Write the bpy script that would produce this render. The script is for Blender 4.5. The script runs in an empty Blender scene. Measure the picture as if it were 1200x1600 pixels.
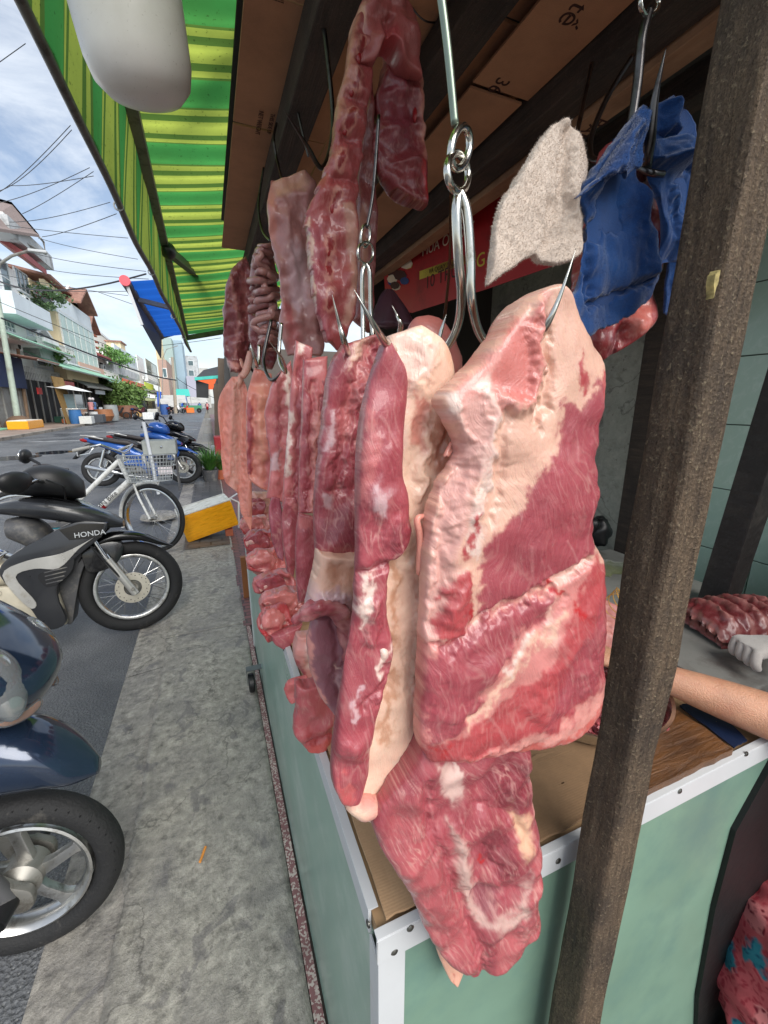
import bpy, bmesh, math, random
import numpy as np
from mathutils import Vector, Matrix
random.seed(7); np.random.seed(7)
R_ = math.radians
scene = bpy.context.scene
COL = scene.collection

# ------------------------------------------------------------------ camera
CAM = np.array([0.0, 0.0, 1.45]); FPX = 650.0; HORY = 630.0; VPX = 325.0
_p = math.atan((800-HORY)/FPX); _yw = math.atan((600-VPX)/math.hypot(FPX, 800-HORY))
CF = np.array([math.sin(_yw)*math.cos(_p), math.cos(_yw)*math.cos(_p), -math.sin(_p)])
CR = np.array([math.cos(_yw), -math.sin(_yw), 0.0]); CU = np.cross(CR, CF)
cd = bpy.data.cameras.new('camera'); co = bpy.data.objects.new('camera', cd); COL.objects.link(co)
cd.sensor_fit = 'VERTICAL'; cd.sensor_height = 36; cd.lens = 36*FPX/1600
cd.clip_start = 0.02; cd.clip_end = 3000
co.matrix_world = Matrix(((CR[0], CU[0], -CF[0], CAM[0]), (CR[1], CU[1], -CF[1], CAM[1]), (CR[2], CU[2], -CF[2], CAM[2]), (0, 0, 0, 1)))
scene.camera = co

# ------------------------------------------------------------------ light
SUN_EL, SUN_AZ = R_(42), R_(168)       # azimuth clockwise from +Y: behind the viewer
w = bpy.data.worlds.new('World'); scene.world = w; w.use_nodes = True
nt = w.node_tree; nt.nodes.clear()
def wn(t): return nt.nodes.new(t)
sky = wn('ShaderNodeTexSky'); sky.sky_type = 'NISHITA'; sky.sun_disc = False
sky.sun_elevation = SUN_EL; sky.sun_rotation = SUN_AZ; sky.air_density = 1.0; sky.dust_density = 1.2; sky.ozone_density = 1.5
tc = wn('ShaderNodeTexCoord'); mp = wn('ShaderNodeMapping'); mp.inputs['Scale'].default_value = (1.6, 1.6, 5.0); mp.inputs['Rotation'].default_value = (0.12, 0.2, 0.5)
no = wn('ShaderNodeTexNoise'); no.inputs['Scale'].default_value = 1.9; no.inputs['Detail'].default_value = 9; no.inputs['Roughness'].default_value = 0.62; no.inputs['Distortion'].default_value = 0.6
cr = wn('ShaderNodeValToRGB'); cr.color_ramp.elements[0].position = 0.36; cr.color_ramp.elements[1].position = 0.70
cr.color_ramp.elements[0].color = (0.16, 0.16, 0.16, 1); cr.color_ramp.elements[1].color = (0.9, 0.9, 0.9, 1)
mx = wn('ShaderNodeMix'); mx.data_type = 'RGBA'; mx.inputs['B'].default_value = (7.2, 7.6, 8.0, 1)
bg = wn('ShaderNodeBackground'); bg.inputs['Strength'].default_value = 0.1; ow = wn('ShaderNodeOutputWorld')
nt.links.new(tc.outputs['Generated'], mp.inputs['Vector']); nt.links.new(mp.outputs['Vector'], no.inputs['Vector'])
nt.links.new(no.outputs['Fac'], cr.inputs['Fac']); nt.links.new(cr.outputs['Color'], mx.inputs['Factor'])
nt.links.new(sky.outputs['Color'], mx.inputs['A']); nt.links.new(mx.outputs['Result'], bg.inputs['Color']); nt.links.new(bg.outputs['Background'], ow.inputs['Surface'])
sd = bpy.data.lights.new('sun', 'SUN'); so = bpy.data.objects.new('sun', sd); COL.objects.link(so)
sd.energy = 2.4; sd.angle = R_(44); sd.color = (1.0, 0.96, 0.9)
_sv = Vector((math.sin(SUN_AZ)*math.cos(SUN_EL), math.cos(SUN_AZ)*math.cos(SUN_EL), math.sin(SUN_EL)))
so.rotation_euler = _sv.to_track_quat('Z', 'Y').to_euler(); so.location = (0, -5, 12)
vs = scene.view_settings; vs.view_transform = 'Standard'; vs.look = 'None'; vs.gamma = 1; vs.use_curve_mapping = False
vs.exposure = 0.66

# ------------------------------------------------------------------ helpers
def S(r, g, b):
    f = lambda c: ((c/255+0.055)/1.055)**2.4 if c > 10.3 else c/255/12.92
    return (f(r), f(g), f(b), 1.0)
def ray(u, v): return CF + CR*((u-600)/FPX) + CU*((800-v)/FPX)
def oy(u, v, y): r = ray(u, v); return CAM + r*(y/r[1])
def ox(u, v, x): r = ray(u, v); return CAM + r*(x/r[0])
def oz(u, v, z): r = ray(u, v); return CAM + r*((z-CAM[2])/r[2])
def od(u, v, d): return CAM + ray(u, v)*d

def vnoise(P, seed=0):
    """gradient noise, P (n,3) -> (n,) about -1..1"""
    P = np.asarray(P, float); i = np.floor(P).astype(np.int64); f = P-i; w_ = f*f*f*(f*(f*6-15)+10)
    def h(ix, iy, iz):
        n = (ix*374761393 + iy*668265263 + iz*2147483647 + seed*1274126177) & 0xffffffff
        n = ((n ^ (n >> 13))*1274126177) & 0xffffffff; n = n ^ (n >> 16)
        a = (n & 0xffff)/65535*2*math.pi; z = ((n >> 16) & 0xffff)/65535*2-1; r = np.sqrt(1-z*z)
        return r*np.cos(a), r*np.sin(a), z
    out = 0
    for dx in (0, 1):
        for dy in (0, 1):
            for dz in (0, 1):
                gx, gy, gz = h(i[:, 0]+dx, i[:, 1]+dy, i[:, 2]+dz)
                d = gx*(f[:, 0]-dx) + gy*(f[:, 1]-dy) + gz*(f[:, 2]-dz)
                out = out + d*(w_[:, 0] if dx else 1-w_[:, 0])*(w_[:, 1] if dy else 1-w_[:, 1])*(w_[:, 2] if dz else 1-w_[:, 2])
    return out*1.6
def fbm(P, oct=4, seed=0, rough=0.5):
    o = 0; a = 1; s = 1
    for k in range(oct): o = o + a*vnoise(np.asarray(P)*s, seed+k*17); a *= rough; s *= 2.03
    return o

def link(o, parent=None, world=True):
    COL.objects.link(o)
    if parent is not None:
        o.parent = parent
        if world: o.matrix_parent_inverse = Matrix.Translation(-parent.location)
    return o
def thing(name, label, cat, loc=(0, 0, 0), rz=0, group=None):
    o = bpy.data.objects.new(name, None); COL.objects.link(o); o.empty_display_size = .1
    o.location = Vector(loc); o.rotation_euler = (0, 0, rz); o['label'] = label; o['category'] = cat
    if group: o['group'] = group
    return o
def tag(o, label, cat, group=None, kind=None):
    o['label'] = label; o['category'] = cat
    if group: o['group'] = group
    if kind: o['kind'] = kind
    return o
def mesh_obj(name, V, F, m=None, parent=None, smooth=True, world=True, kind=None):
    me = bpy.data.meshes.new(name); me.from_pydata([tuple(map(float, p)) for p in V], [], [tuple(map(int, f)) for f in F]); me.update()
    if smooth is True: me.shade_smooth()
    o = bpy.data.objects.new(name, me)
    if m is not None: me.materials.append(m)
    link(o, parent, world)
    if kind: o['kind'] = kind
    return o
def copy_tree(o, parent=None):
    c = o.copy(); COL.objects.link(c)
    if parent is not None: c.parent = parent
    for ch in o.children: copy_tree(ch, c)
    return c

class MB:
    """collects simple solids, builds ONE mesh object"""
    def __init__(s): s.V = []; s.F = []
    def add(s, V, F): n = len(s.V); s.V += [tuple(map(float, p)) for p in V]; s.F += [tuple(i+n for i in f) for f in F]; return s
    def box(s, lo, hi, M=None):
        x0, y0, z0 = lo; x1, y1, z1 = hi
        V = [(x0, y0, z0), (x1, y0, z0), (x1, y1, z0), (x0, y1, z0), (x0, y0, z1), (x1, y0, z1), (x1, y1, z1), (x0, y1, z1)]
        if M is not None: V = [M @ Vector(p) for p in V]
        return s.add(V, [(0, 3, 2, 1), (4, 5, 6, 7), (0, 1, 5, 4), (1, 2, 6, 5), (2, 3, 7, 6), (3, 0, 4, 7)])
    def bar(s, a, b, w_, h_, up=(0, 0, 1)):
        a, b = Vector(a), Vector(b); d = (b-a).normalized(); u = Vector(up); x = d.cross(u)
        if x.length < 1e-4: x = d.cross(Vector((1, 0, 0)))
        x.normalize(); z = x.cross(d)
        V = []
        for p in (a, b):
            for i, j in ((-1, -1), (1, -1), (1, 1), (-1, 1)): V.append(p + x*(i*w_/2) + z*(j*h_/2))
        return s.add(V, [(0, 1, 2, 3), (7, 6, 5, 4), (0, 4, 5, 1), (1, 5, 6, 2), (2, 6, 7, 3), (3, 7, 4, 0)])
    def tube(s, path, r, n=10, caps=True, closed=False, flat=None):
        P = [Vector(p) for p in path]; m = len(P); rr = list(r) if hasattr(r, '__len__') else [r]*m
        V = []; F = []; up = None
        for i, p in enumerate(P):
            if closed: t = (P[(i+1) % m]-P[i-1]).normalized()
            else: t = (P[min(i+1, m-1)]-P[max(i-1, 0)]).normalized()
            if up is None:
                up = Vector((0, 0, 1)) if abs(t.z) < .9 else Vector((1, 0, 0))
            x = t.cross(up)
            if x.length < 1e-6: x = t.orthogonal()
            x.normalize(); up = x.cross(t).normalized()
            for k in range(n):
                a = 2*math.pi*k/n; c_, s_ = math.cos(a), math.sin(a)
                if flat: s_ *= flat
                V.append(p + (x*c_ + up*s_)*rr[i])
        for i in range(m if closed else m-1):
            for k in range(n):
                a = i*n+k; b = i*n+(k+1) % n; c = ((i+1) % m)*n+(k+1) % n; d = ((i+1) % m)*n+k
                F.append((a, b, c, d))
        if caps and not closed: F.append(tuple(range(n-1, -1, -1))); F.append(tuple((m-1)*n+k for k in range(n)))
        return s.add(V, F)
    def cyl(s, a, b, r0, r1=None, n=16): return s.tube([a, b], [r0, r0 if r1 is None else r1], n)
    def lathe(s, prof, M=None, n=24, a0=0, a1=2*math.pi):
        """prof [(r,h)] about local Z"""
        full = abs(a1-a0-2*math.pi) < 1e-6; V = []; F = []; m = len(prof); k2 = n if full else n+1
        for k in range(k2):
            a = a0+(a1-a0)*k/n
            for r, h in prof:
                p = Vector((r*math.cos(a), r*math.sin(a), h)); V.append(M @ p if M is not None else p)
        for k in range(n):
            for j in range(m-1):
                a = k*m+j; b = ((k+1) % k2)*m+j; F.append((a, b, b+1, a+1))
        return s.add(V, F)
    def prism(s, poly, vec):
        """poly: 3d points, extruded by vec"""
        P = [Vector(p) for p in poly]; n = len(P); v = Vector(vec)
        return s.add(P+[p+v for p in P], [tuple(range(n-1, -1, -1)), tuple(range(n, 2*n))]+[(i, (i+1) % n, n+(i+1) % n, n+i) for i in range(n)])
    def ball(s, c, r, n=12, m=8, M=None):
        c = Vector(c); rx, ry, rz = (r, r, r) if not hasattr(r, '__len__') else r
        V = []; F = []
        for j in range(m+1):
            th = math.pi*j/m
            for k in range(n):
                a = 2*math.pi*k/n; p = Vector((rx*math.sin(th)*math.cos(a), ry*math.sin(th)*math.sin(a), rz*math.cos(th)))
                V.append(c + (M @ p if M is not None else p))
        for j in range(m):
            for k in range(n): F.append((j*n+k, (j+1)*n+k, (j+1)*n+(k+1) % n, j*n+(k+1) % n))
        return s.add(V, F)
    def ring(s, c, axis, r, tr, n=32, m=8):
        q = Vector(axis).to_track_quat('Z', 'Y').to_matrix(); P = [Vector(c) + q @ Vector((r*math.cos(2*math.pi*k/n), r*math.sin(2*math.pi*k/n), 0)) for k in range(n)]
        return s.tube(P, tr, m, closed=True)
    def build(s, name, m=None, parent=None, smooth=False, bevel=0, world=True, kind=None, seg=2, sub=0, angle=40):
        o = mesh_obj(name, s.V, s.F, m, parent, False, world, kind); me = o.data
        bm = bmesh.new(); bm.from_mesh(me); bmesh.ops.remove_doubles(bm, verts=bm.verts, dist=1e-6); bmesh.ops.recalc_face_normals(bm, faces=bm.faces)
        if bevel:
            es = [e for e in bm.edges if len(e.link_faces) == 2 and e.calc_face_angle(0) > R_(35)]
            bmesh.ops.bevel(bm, geom=es, offset=bevel, segments=seg, affect='EDGES', profile=.6, clamp_overlap=True)
        bm.to_mesh(me); bm.free()
        if smooth:
            me.shade_smooth()
            if angle: me.set_sharp_from_angle(angle=R_(angle))
        if sub:
            mo = o.modifiers.new('sub', 'SUBSURF'); mo.levels = sub; mo.render_levels = sub
        return o

# ------------------------------------------------------------------ materials
MATS = {}
def mat(name, col=(.5, .5, .5, 1), rough=.6, metal=0, var=.12, vs_=8, bump=0, bs=60, spec=.5, coat=0, dirt=None, dirt_s=5, dirt_lo=.5, dirt_hi=.7, stretch=(1, 1, 1), trans=0, alpha=1, rvar=.1, emit=0):
    if name in MATS: return MATS[name]
    m = bpy.data.materials.new(name); m.use_nodes = True; nt = m.node_tree; b = nt.nodes['Principled BSDF']; L = nt.links.new; N = nt.nodes.new
    tc = N('ShaderNodeTexCoord'); mp = N('ShaderNodeMapping'); mp.inputs['Scale'].default_value = stretch; L(tc.outputs['Object'], mp.inputs['Vector'])
    n1 = N('ShaderNodeTexNoise'); n1.inputs['Scale'].default_value = vs_; n1.inputs['Detail'].default_value = 6; n1.inputs['Roughness'].default_value = .62; L(mp.outputs['Vector'], n1.inputs['Vector'])
    mr = N('ShaderNodeMapRange'); mr.inputs['From Min'].default_value = .25; mr.inputs['From Max'].default_value = .75; mr.inputs['To Min'].default_value = 1-var*1.6; mr.inputs['To Max'].default_value = 1+var*1.6; L(n1.outputs['Fac'], mr.inputs['Value'])
    mu = N('ShaderNodeMix'); mu.data_type = 'RGBA'; mu.blend_type = 'MULTIPLY'; mu.inputs['Factor'].default_value = 1; mu.inputs['A'].default_value = tuple(col[:3])+(1,); L(mr.outputs['Result'], mu.inputs['B'])
    out = mu.outputs['Result']
    if dirt is not None:
        n2 = N('ShaderNodeTexNoise'); n2.inputs['Scale'].default_value = dirt_s; n2.inputs['Detail'].default_value = 8; n2.inputs['Roughness'].default_value = .7; L(mp.outputs['Vector'], n2.inputs['Vector'])
        r2 = N('ShaderNodeMapRange'); r2.inputs['From Min'].default_value = dirt_lo; r2.inputs['From Max'].default_value = dirt_hi; L(n2.outputs['Fac'], r2.inputs['Value'])
        m2 = N('ShaderNodeMix'); m2.data_type = 'RGBA'; L(r2.outputs['Result'], m2.inputs['Factor']); L(out, m2.inputs['A']); m2.inputs['B'].default_value = tuple(dirt[:3])+(1,); out = m2.outputs['Result']
    L(out, b.inputs['Base Color'])
    rr = N('ShaderNodeMapRange'); rr.inputs['To Min'].default_value = max(.02, rough-rvar); rr.inputs['To Max'].default_value = min(1, rough+rvar); L(n1.outputs['Fac'], rr.inputs['Value']); L(rr.outputs['Result'], b.inputs['Roughness'])
    b.inputs['Metallic'].default_value = metal; b.inputs['Specular IOR Level'].default_value = spec; b.inputs['Coat Weight'].default_value = coat; b.inputs['Coat Roughness'].default_value = .08
    b.inputs['Transmission Weight'].default_value = trans; b.inputs['Alpha'].default_value = alpha
    if emit: b.inputs['Emission Color'].default_value = tuple(col[:3])+(1,); b.inputs['Emission Strength'].default_value = emit
    if bump:
        n3 = N('ShaderNodeTexNoise'); n3.inputs['Scale'].default_value = bs; n3.inputs['Detail'].default_value = 5; L(mp.outputs['Vector'], n3.inputs['Vector'])
        bu = N('ShaderNodeBump'); bu.inputs['Strength'].default_value = min(1, bump); bu.inputs['Distance'].default_value = .01; L(n3.outputs['Fac'], bu.inputs['Height']); L(bu.outputs['Normal'], b.inputs['Normal'])
    MATS[name] = m; return m
def nodes(m): return m.node_tree, m.node_tree.nodes['Principled BSDF'], m.node_tree.nodes.new, m.node_tree.links.new
def text_obj(name, txt, size, m, parent, M, ext=.0005, align='LEFT'):
    cu = bpy.data.curves.new(name, 'FONT'); cu.body = txt; cu.size = size; cu.extrude = ext; cu.align_x = align; cu.resolution_u = 3
    t = bpy.data.objects.new('tmp', cu); COL.objects.link(t); dg = bpy.context.evaluated_depsgraph_get(); me = bpy.data.meshes.new_from_object(t.evaluated_get(dg)); bpy.data.objects.remove(t)
    me.transform(M); me.materials.clear(); me.materials.append(m); o = bpy.data.objects.new(name, me); link(o, parent); return o
def basis(o, ex, ey):
    ex = Vector(ex).normalized(); ey = Vector(ey); ez = ex.cross(ey).normalized(); ey = ez.cross(ex); o = Vector(o)
    return Matrix(((ex.x, ey.x, ez.x, o.x), (ex.y, ey.y, ez.y, o.y), (ex.z, ey.z, ez.z, o.z), (0, 0, 0, 1)))
def cat(P, n):
    """catmull-rom resample of matched control points -> n samples"""
    P = np.asarray(P, float); m = len(P); t = np.linspace(0, m-1, n); i = np.clip(np.floor(t).astype(int), 0, m-2); f = (t-i)[:, None]
    g = lambda k: P[np.clip(k, 0, m-1)]
    a, b, c, d = g(i-1), g(i), g(i+1), g(i+2)
    return .5*((2*b) + (c-a)*f + (2*a-5*b+4*c-d)*f*f + (3*b-a-3*c+d)*f**3)
def seg_dist(Q, P, closed=False):
    Q = np.asarray(Q, float); P = np.asarray(P, float); best = np.full(len(Q), 1e9); n = len(P)
    for k in range(n if closed else n-1):
        a = P[k]; b = P[(k+1) % n]; ab = b-a; t = np.clip(((Q-a)@ab)/max(1e-9, ab@ab), 0, 1); best = np.minimum(best, np.hypot(*(Q-a-t[:, None]*ab).T))
    return best
def poly_sd(Q, P):
    P = np.asarray(P, float); ins = np.zeros(len(Q), bool); n = len(P)
    for k in range(n):
        a = P[k]; b = P[(k+1) % n]; c = ((a[1] > Q[:, 1]) != (b[1] > Q[:, 1]))
        xx = (b[0]-a[0])*(Q[:, 1]-a[1])/((b[1]-a[1]) if b[1] != a[1] else 1e-9)+a[0]; ins ^= c & (Q[:, 0] < xx)
    d = seg_dist(Q, P, True); return np.where(ins, -d, d)
# ================================================================== ground
def struct(o): o['kind'] = 'structure'; return o
def noise_node(N, L, vec, scale, detail=6, rough=.6, dist=0):
    n = N('ShaderNodeTexNoise'); n.inputs['Scale'].default_value = scale; n.inputs['Detail'].default_value = detail; n.inputs['Roughness'].default_value = rough; n.inputs['Distortion'].default_value = dist; L(vec, n.inputs['Vector']); return n.outputs['Fac']
def mrange(N, L, v, a, b, c=0, d=1):
    n = N('ShaderNodeMapRange'); n.inputs['From Min'].default_value = a; n.inputs['From Max'].default_value = b; n.inputs['To Min'].default_value = c; n.inputs['To Max'].default_value = d; L(v, n.inputs['Value']); return n.outputs['Result']
def mixc(N, L, f, a, b, mode='MIX'):
    n = N('ShaderNodeMix'); n.data_type = 'RGBA'; n.blend_type = mode
    for k, x in (('Factor', f), ('A', a), ('B', b)):
        if isinstance(x, (tuple, list)): n.inputs[k].default_value = tuple(x[:3])+(1,)
        elif isinstance(x, (int, float)): n.inputs[k].default_value = x
        else: L(x, n.inputs[k])
    return n.outputs['Result']
def bumpn(N, L, b, hs, dist=.004, strength=.6):
    prev = None
    for h, st, di in hs:
        bu = N('ShaderNodeBump'); bu.inputs['Strength'].default_value = st; bu.inputs['Distance'].default_value = di; L(h, bu.inputs['Height'])
        if prev is not None: L(prev, bu.inputs['Normal'])
        prev = bu.outputs['Normal']
    L(prev, b.inputs['Normal'])
def asphalt():
    m = bpy.data.materials.new('asphalt'); m.use_nodes = True; nt, b, N, L = nodes(m); tc = N('ShaderNodeTexCoord').outputs['Object']
    big = noise_node(N, L, tc, .55, 5, .6, .4); mid = noise_node(N, L, tc, 6, 6, .65); fine = noise_node(N, L, tc, 130, 4, .7)
    vo = N('ShaderNodeTexVoronoi'); vo.inputs['Scale'].default_value = 95; L(tc, vo.inputs['Vector'])
    c = mixc(N, L, mrange(N, L, fine, .3, .75), S(48, 50, 54), S(150, 152, 154)); c = mixc(N, L, mrange(N, L, mid, .35, .7), c, S(92, 94, 98)); c = mixc(N, L, mrange(N, L, vo.outputs['Distance'], .0, .28, .6, 0), c, S(176, 176, 172))
    wet = mrange(N, L, big, .44, .62); c = mixc(N, L, wet, c, S(66, 69, 76)); L(c, b.inputs['Base Color'])
    L(mrange(N, L, big, .40, .66, .60, .26), b.inputs['Roughness']); bumpn(N, L, b, [(fine, 1.0, .006), (vo.outputs['Distance'], .8, .006)]); return m
def concrete(name, base, dark, light, wetc):
    m = bpy.data.materials.new(name); m.use_nodes = True; nt, b, N, L = nodes(m); tc = N('ShaderNodeTexCoord').outputs['Object']
    mp = N('ShaderNodeMapping'); mp.inputs['Scale'].default_value = (1, .35, 1); L(tc, mp.inputs['Vector']); st = noise_node(N, L, mp.outputs['Vector'], 14, 8, .7, .5)
    big = noise_node(N, L, tc, 2.6, 7, .62, .5); mid = noise_node(N, L, tc, 26, 8, .72); fine = noise_node(N, L, tc, 240, 3, .6); spots = noise_node(N, L, tc, 34, 2, .5)
    c = mixc(N, L, mrange(N, L, mid, .32, .68), dark, light); c = mixc(N, L, mrange(N, L, st, .42, .65, 0, .65), c, base); c = mixc(N, L, mrange(N, L, big, .48, .66, 0, .5), c, wetc)
    ve = N('ShaderNodeTexVoronoi'); ve.feature = 'DISTANCE_TO_EDGE'; ve.inputs['Scale'].default_value = 1.1; wq = N('ShaderNodeVectorMath'); wq.operation = 'ADD'; ws = N('ShaderNodeVectorMath'); ws.operation = 'SCALE'; wn_ = N('ShaderNodeTexNoise'); wn_.inputs['Scale'].default_value = 5; wn_.inputs['Detail'].default_value = 6; L(tc, wn_.inputs['Vector']); L(wn_.outputs['Color'], ws.inputs[0]); ws.inputs['Scale'].default_value = .5; L(tc, wq.inputs[0]); L(ws.outputs[0], wq.inputs[1]); L(wq.outputs[0], ve.inputs['Vector']); c = mixc(N, L, mrange(N, L, ve.outputs['Distance'], .002, .007, .45, 0), c, S(66, 63, 59)); st2 = noise_node(N, L, tc, 7, 5, .55, .8); c = mixc(N, L, mrange(N, L, st2, .60, .64, 0, .55), c, wetc)
    c = mixc(N, L, mrange(N, L, spots, .66, .71, 0, .4), c, S(70, 66, 62)); c = mixc(N, L, mrange(N, L, fine, .3, .8, 0, .5), c, (.72, .70, .66, 1), 'MULTIPLY'); L(c, b.inputs['Base Color'])
    L(mrange(N, L, big, .40, .66, .78, .38), b.inputs['Roughness']); bumpn(N, L, b, [(st, .55, .02), (mid, .7, .012), (fine, .35, .003)]); return m
M_ASPH = asphalt(); M_CONC = concrete('wet concrete', S(156, 152, 143), S(100, 97, 91), S(196, 191, 180), S(102, 99, 101))
M_GUT = concrete('gutter concrete', S(150, 146, 138), S(96, 93, 88), S(196, 190, 180), S(104, 102, 106))
def sheet(name, x0, x1, y0, y1, z, m, nx=2, ny=2, amp=0, parent=None, z2=None, seed=3, rag=0):
    V = []; F = []
    for j in range(ny):
        for i in range(nx):
            V.append((x0+(x1-x0)*i/(nx-1), y0+(y1-y0)*j/(ny-1), z if z2 is None else z+(z2-z)*i/(nx-1)))
    V = np.array(V)
    if amp:
        V[:, 2] += amp*fbm(V*2.2, 4, seed)
        if rag: e = (np.abs(V[:, 0]-x0) < 1e-6)*1.0; V[:, 0] += e*.012*fbm(V*np.array([0, 7, 0])+seed, 4, seed+2, .6)
    for j in range(ny-1):
        for i in range(nx-1): a = j*nx+i; F.append((a, a+1, a+nx+1, a+nx))
    return mesh_obj(name, V, F, m, parent)
struct(sheet('ground', -600, 600, -300, 1500, -.06, mat('earth', S(120, 115, 105), .9)))
struct(sheet('road', -7.7, -.53, -12, 260, 0, M_ASPH, 30, 200))
# kerbside concrete in cast lengths: sloping gutter then slab
gut = thing('gutter', '', '', (-.45, 1, 0)); del gut['label'], gut['category']; struct(gut)
slabs = thing('pavement', '', '', (-.1, 1, 0)); del slabs['label'], slabs['category']; struct(slabs)
ycuts = [-6, -3.2, -1.1, .0, 2.35, 4.05, 6.3, 9, 12, 16, 22, 30, 45]
for a, b in zip(ycuts[:-1], ycuts[1:]):
    n = 60 if b < 5 else 8
    o = sheet('gutter_length', -.56, -.36, a+.002, b-.002, .004, M_GUT, 14 if b < 5 else 3, n, .0035 if b < 9 else 0, gut, .022, 5)
    m2 = MB(); 
    o = sheet('slab', -.374, .090, a+.3+.002, b+.3-.002, .034, M_CONC, 24 if b < 5 else 3, n*2, .005 if b < 9 else 0, slabs, .04, 9, 1)
    me = o.data; bm = bmesh.new(); bm.from_mesh(me); es = [e for e in bm.edges if e.is_boundary]; r = bmesh.ops.extrude_edge_only(bm, edges=es)
    bmesh.ops.translate(bm, verts=[v for v in r['geom'] if isinstance(v, bmesh.types.BMVert)], vec=(0, 0, -.06)); bm.to_mesh(me); bm.free()
struct(sheet('gutter_bed', -.6, .12, -6, 46, -.02, mat('joint dirt', S(60, 57, 53), .9)))
# terrazzo edging strip with pale chips
def terrazzo():
    m = bpy.data.materials.new('terrazzo'); m.use_nodes = True; nt, b, N, L = nodes(m); tc = N('ShaderNodeTexCoord').outputs['Object']
    vo = N('ShaderNodeTexVoronoi'); vo.inputs['Scale'].default_value = 210; L(tc, vo.inputs['Vector']); k = N('ShaderNodeSeparateColor'); L(vo.outputs['Color'], k.inputs[0])
    c = mixc(N, L, mrange(N, L, k.outputs[0], .62, .68), S(132, 92, 92), S(190, 178, 168)); c = mixc(N, L, mrange(N, L, noise_node(N, L, tc, 9), .45, .7, 0, .6), c, S(96, 70, 68)); L(c, b.inputs['Base Color']); b.inputs['Roughness'].default_value = .5; return m
M_TER = terrazzo(); struct(sheet('terrazzo_strip', .092, .116, -1, 2.6, .04, M_TER, 2, 30, .001))
def redtile():
    m = bpy.data.materials.new('red paving'); m.use_nodes = True; nt, b, N, L = nodes(m); tc = N('ShaderNodeTexCoord').outputs['Object']
    br = N('ShaderNodeTexBrick'); br.inputs['Scale'].default_value = 1; br.inputs['Brick Width'].default_value = .10; br.inputs['Row Height'].default_value = .05; br.inputs['Mortar Size'].default_value = .006
    br.inputs['Color1'].default_value = S(140, 92, 90); br.inputs['Color2'].default_value = S(120, 78, 78); br.inputs['Mortar'].default_value = S(70, 60, 58); L(tc, br.inputs['Vector'])
    c = mixc(N, L, mrange(N, L, noise_node(N, L, tc, 4, 8, .7), .42, .68, 0, .7), br.outputs['Color'], S(88, 80, 76)); L(c, b.inputs['Base Color']); b.inputs['Roughness'].default_value = .5
    bumpn(N, L, b, [(br.outputs['Fac'], -.5, .004)]); return m
struct(sheet('tile_pavement', .076, 4.0, 2.61, 60, .038, redtile(), 4, 60))
struct(sheet('shop_floor', .108, 5.0, -6, 2.6, .03, mat('shop floor', S(58, 54, 50), .5, dirt=S(30, 28, 26), dirt_s=3), 4, 10))
# darker wet paving bay by the parked scooters
def bay():
    m = bpy.data.materials.new('grey paving'); m.use_nodes = True; nt, b, N, L = nodes(m); tc = N('ShaderNodeTexCoord').outputs['Object']
    br = N('ShaderNodeTexBrick'); br.inputs['Scale'].default_value = 1; br.inputs['Brick Width'].default_value = .22; br.inputs['Row Height'].default_value = .11; br.inputs['Mortar Size'].default_value = .008
    br.inputs['Color1'].default_value = S(104, 102, 100); br.inputs['Color2'].default_value = S(84, 82, 82); br.inputs['Mortar'].default_value = S(52, 50, 50); L(tc, br.inputs['Vector'])
    c = mixc(N, L, mrange(N, L, noise_node(N, L, tc, 2.2, 8, .7), .45, .66, 0, .8), br.outputs['Color'], S(66, 66, 68)); L(c, b.inputs['Base Color']); b.inputs['Roughness'].default_value = .38; return m
struct(sheet('paving_bay', -.366, .074, 4.36, 12, .046, bay(), 4, 8))
# far pavement across the street
kb = thing('kerb', '', '', (-7.8, 30, 0)); del kb['label'], kb['category']; struct(kb)
mk = mat('kerb stone', S(150, 142, 132), .8, dirt=S(90, 84, 78), dirt_s=2)
y = 14.0
while y < 110:
    MB().box((-7.86, y+.01, -.05), (-7.7, y+.99*(1 if y < 60 else 4), .13)).build('kerbstone', mk, kb, bevel=.012); y += 1 if y < 60 else 4
struct(sheet('far_pavement', -13, -7.86, -5, 260, .115, mat('far paving', S(150, 132, 120), .8, var=.2, vs_=1.5, dirt=S(104, 92, 84), dirt_s=.9), 4, 60))
# worn zebra bars and pale patches on the road
mz = mat('worn road paint', S(176, 178, 178), .6, dirt=S(104, 106, 110), dirt_s=1.6, dirt_lo=.36, dirt_hi=.58)
zb = thing('zebra_crossing', '', '', (-2, 14, 0)); del zb['label'], zb['category']; struct(zb)
for k in range(2): sheet('painted_bar', -1.35-.75*k, -.85-.75*k, 12.4, 14.2, .004, mz, parent=zb)
sheet('painted_bar', -6.6, -.7, 20.0, 20.5, .004, mz, parent=zb); sheet('painted_bar', -6.6, -.7, 26.0, 26.6, .004, mz, parent=zb)
mp_ = mat('still water', S(40, 46, 54), .06, var=.02, rvar=.02)
for k, (px, py, a, b_) in enumerate([(28, 715, .55, .16), (85, 707, .5, .14), (20, 745, .4, .12)]):
    c = oz(px, py, .004); th = np.linspace(0, 2*math.pi, 40)[:-1]; rr = 1+.28*vnoise(np.c_[np.cos(th)*1.4, np.sin(th)*1.4, th*0+k*7.3])
    V = [(c[0]+a*r*math.cos(t), c[1]+b_*4*r*math.sin(t), .003) for t, r in zip(th, rr)]; o = mesh_obj('puddle', V, [tuple(range(len(V)))], mp_); struct(o)
# cigarette butt
p = oz(317, 1336, .046); cb = MB().cyl(p+np.array([-.008, -.022, .003]), p+np.array([.008, .022, .003]), .0042, n=10).build('cigarette_butt', mat('filter paper', S(214, 140, 62), .8, bump=.2, bs=900), smooth=True); tag(cb, 'short orange cigarette butt lying on the grey concrete', 'cigarette butt')
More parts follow.
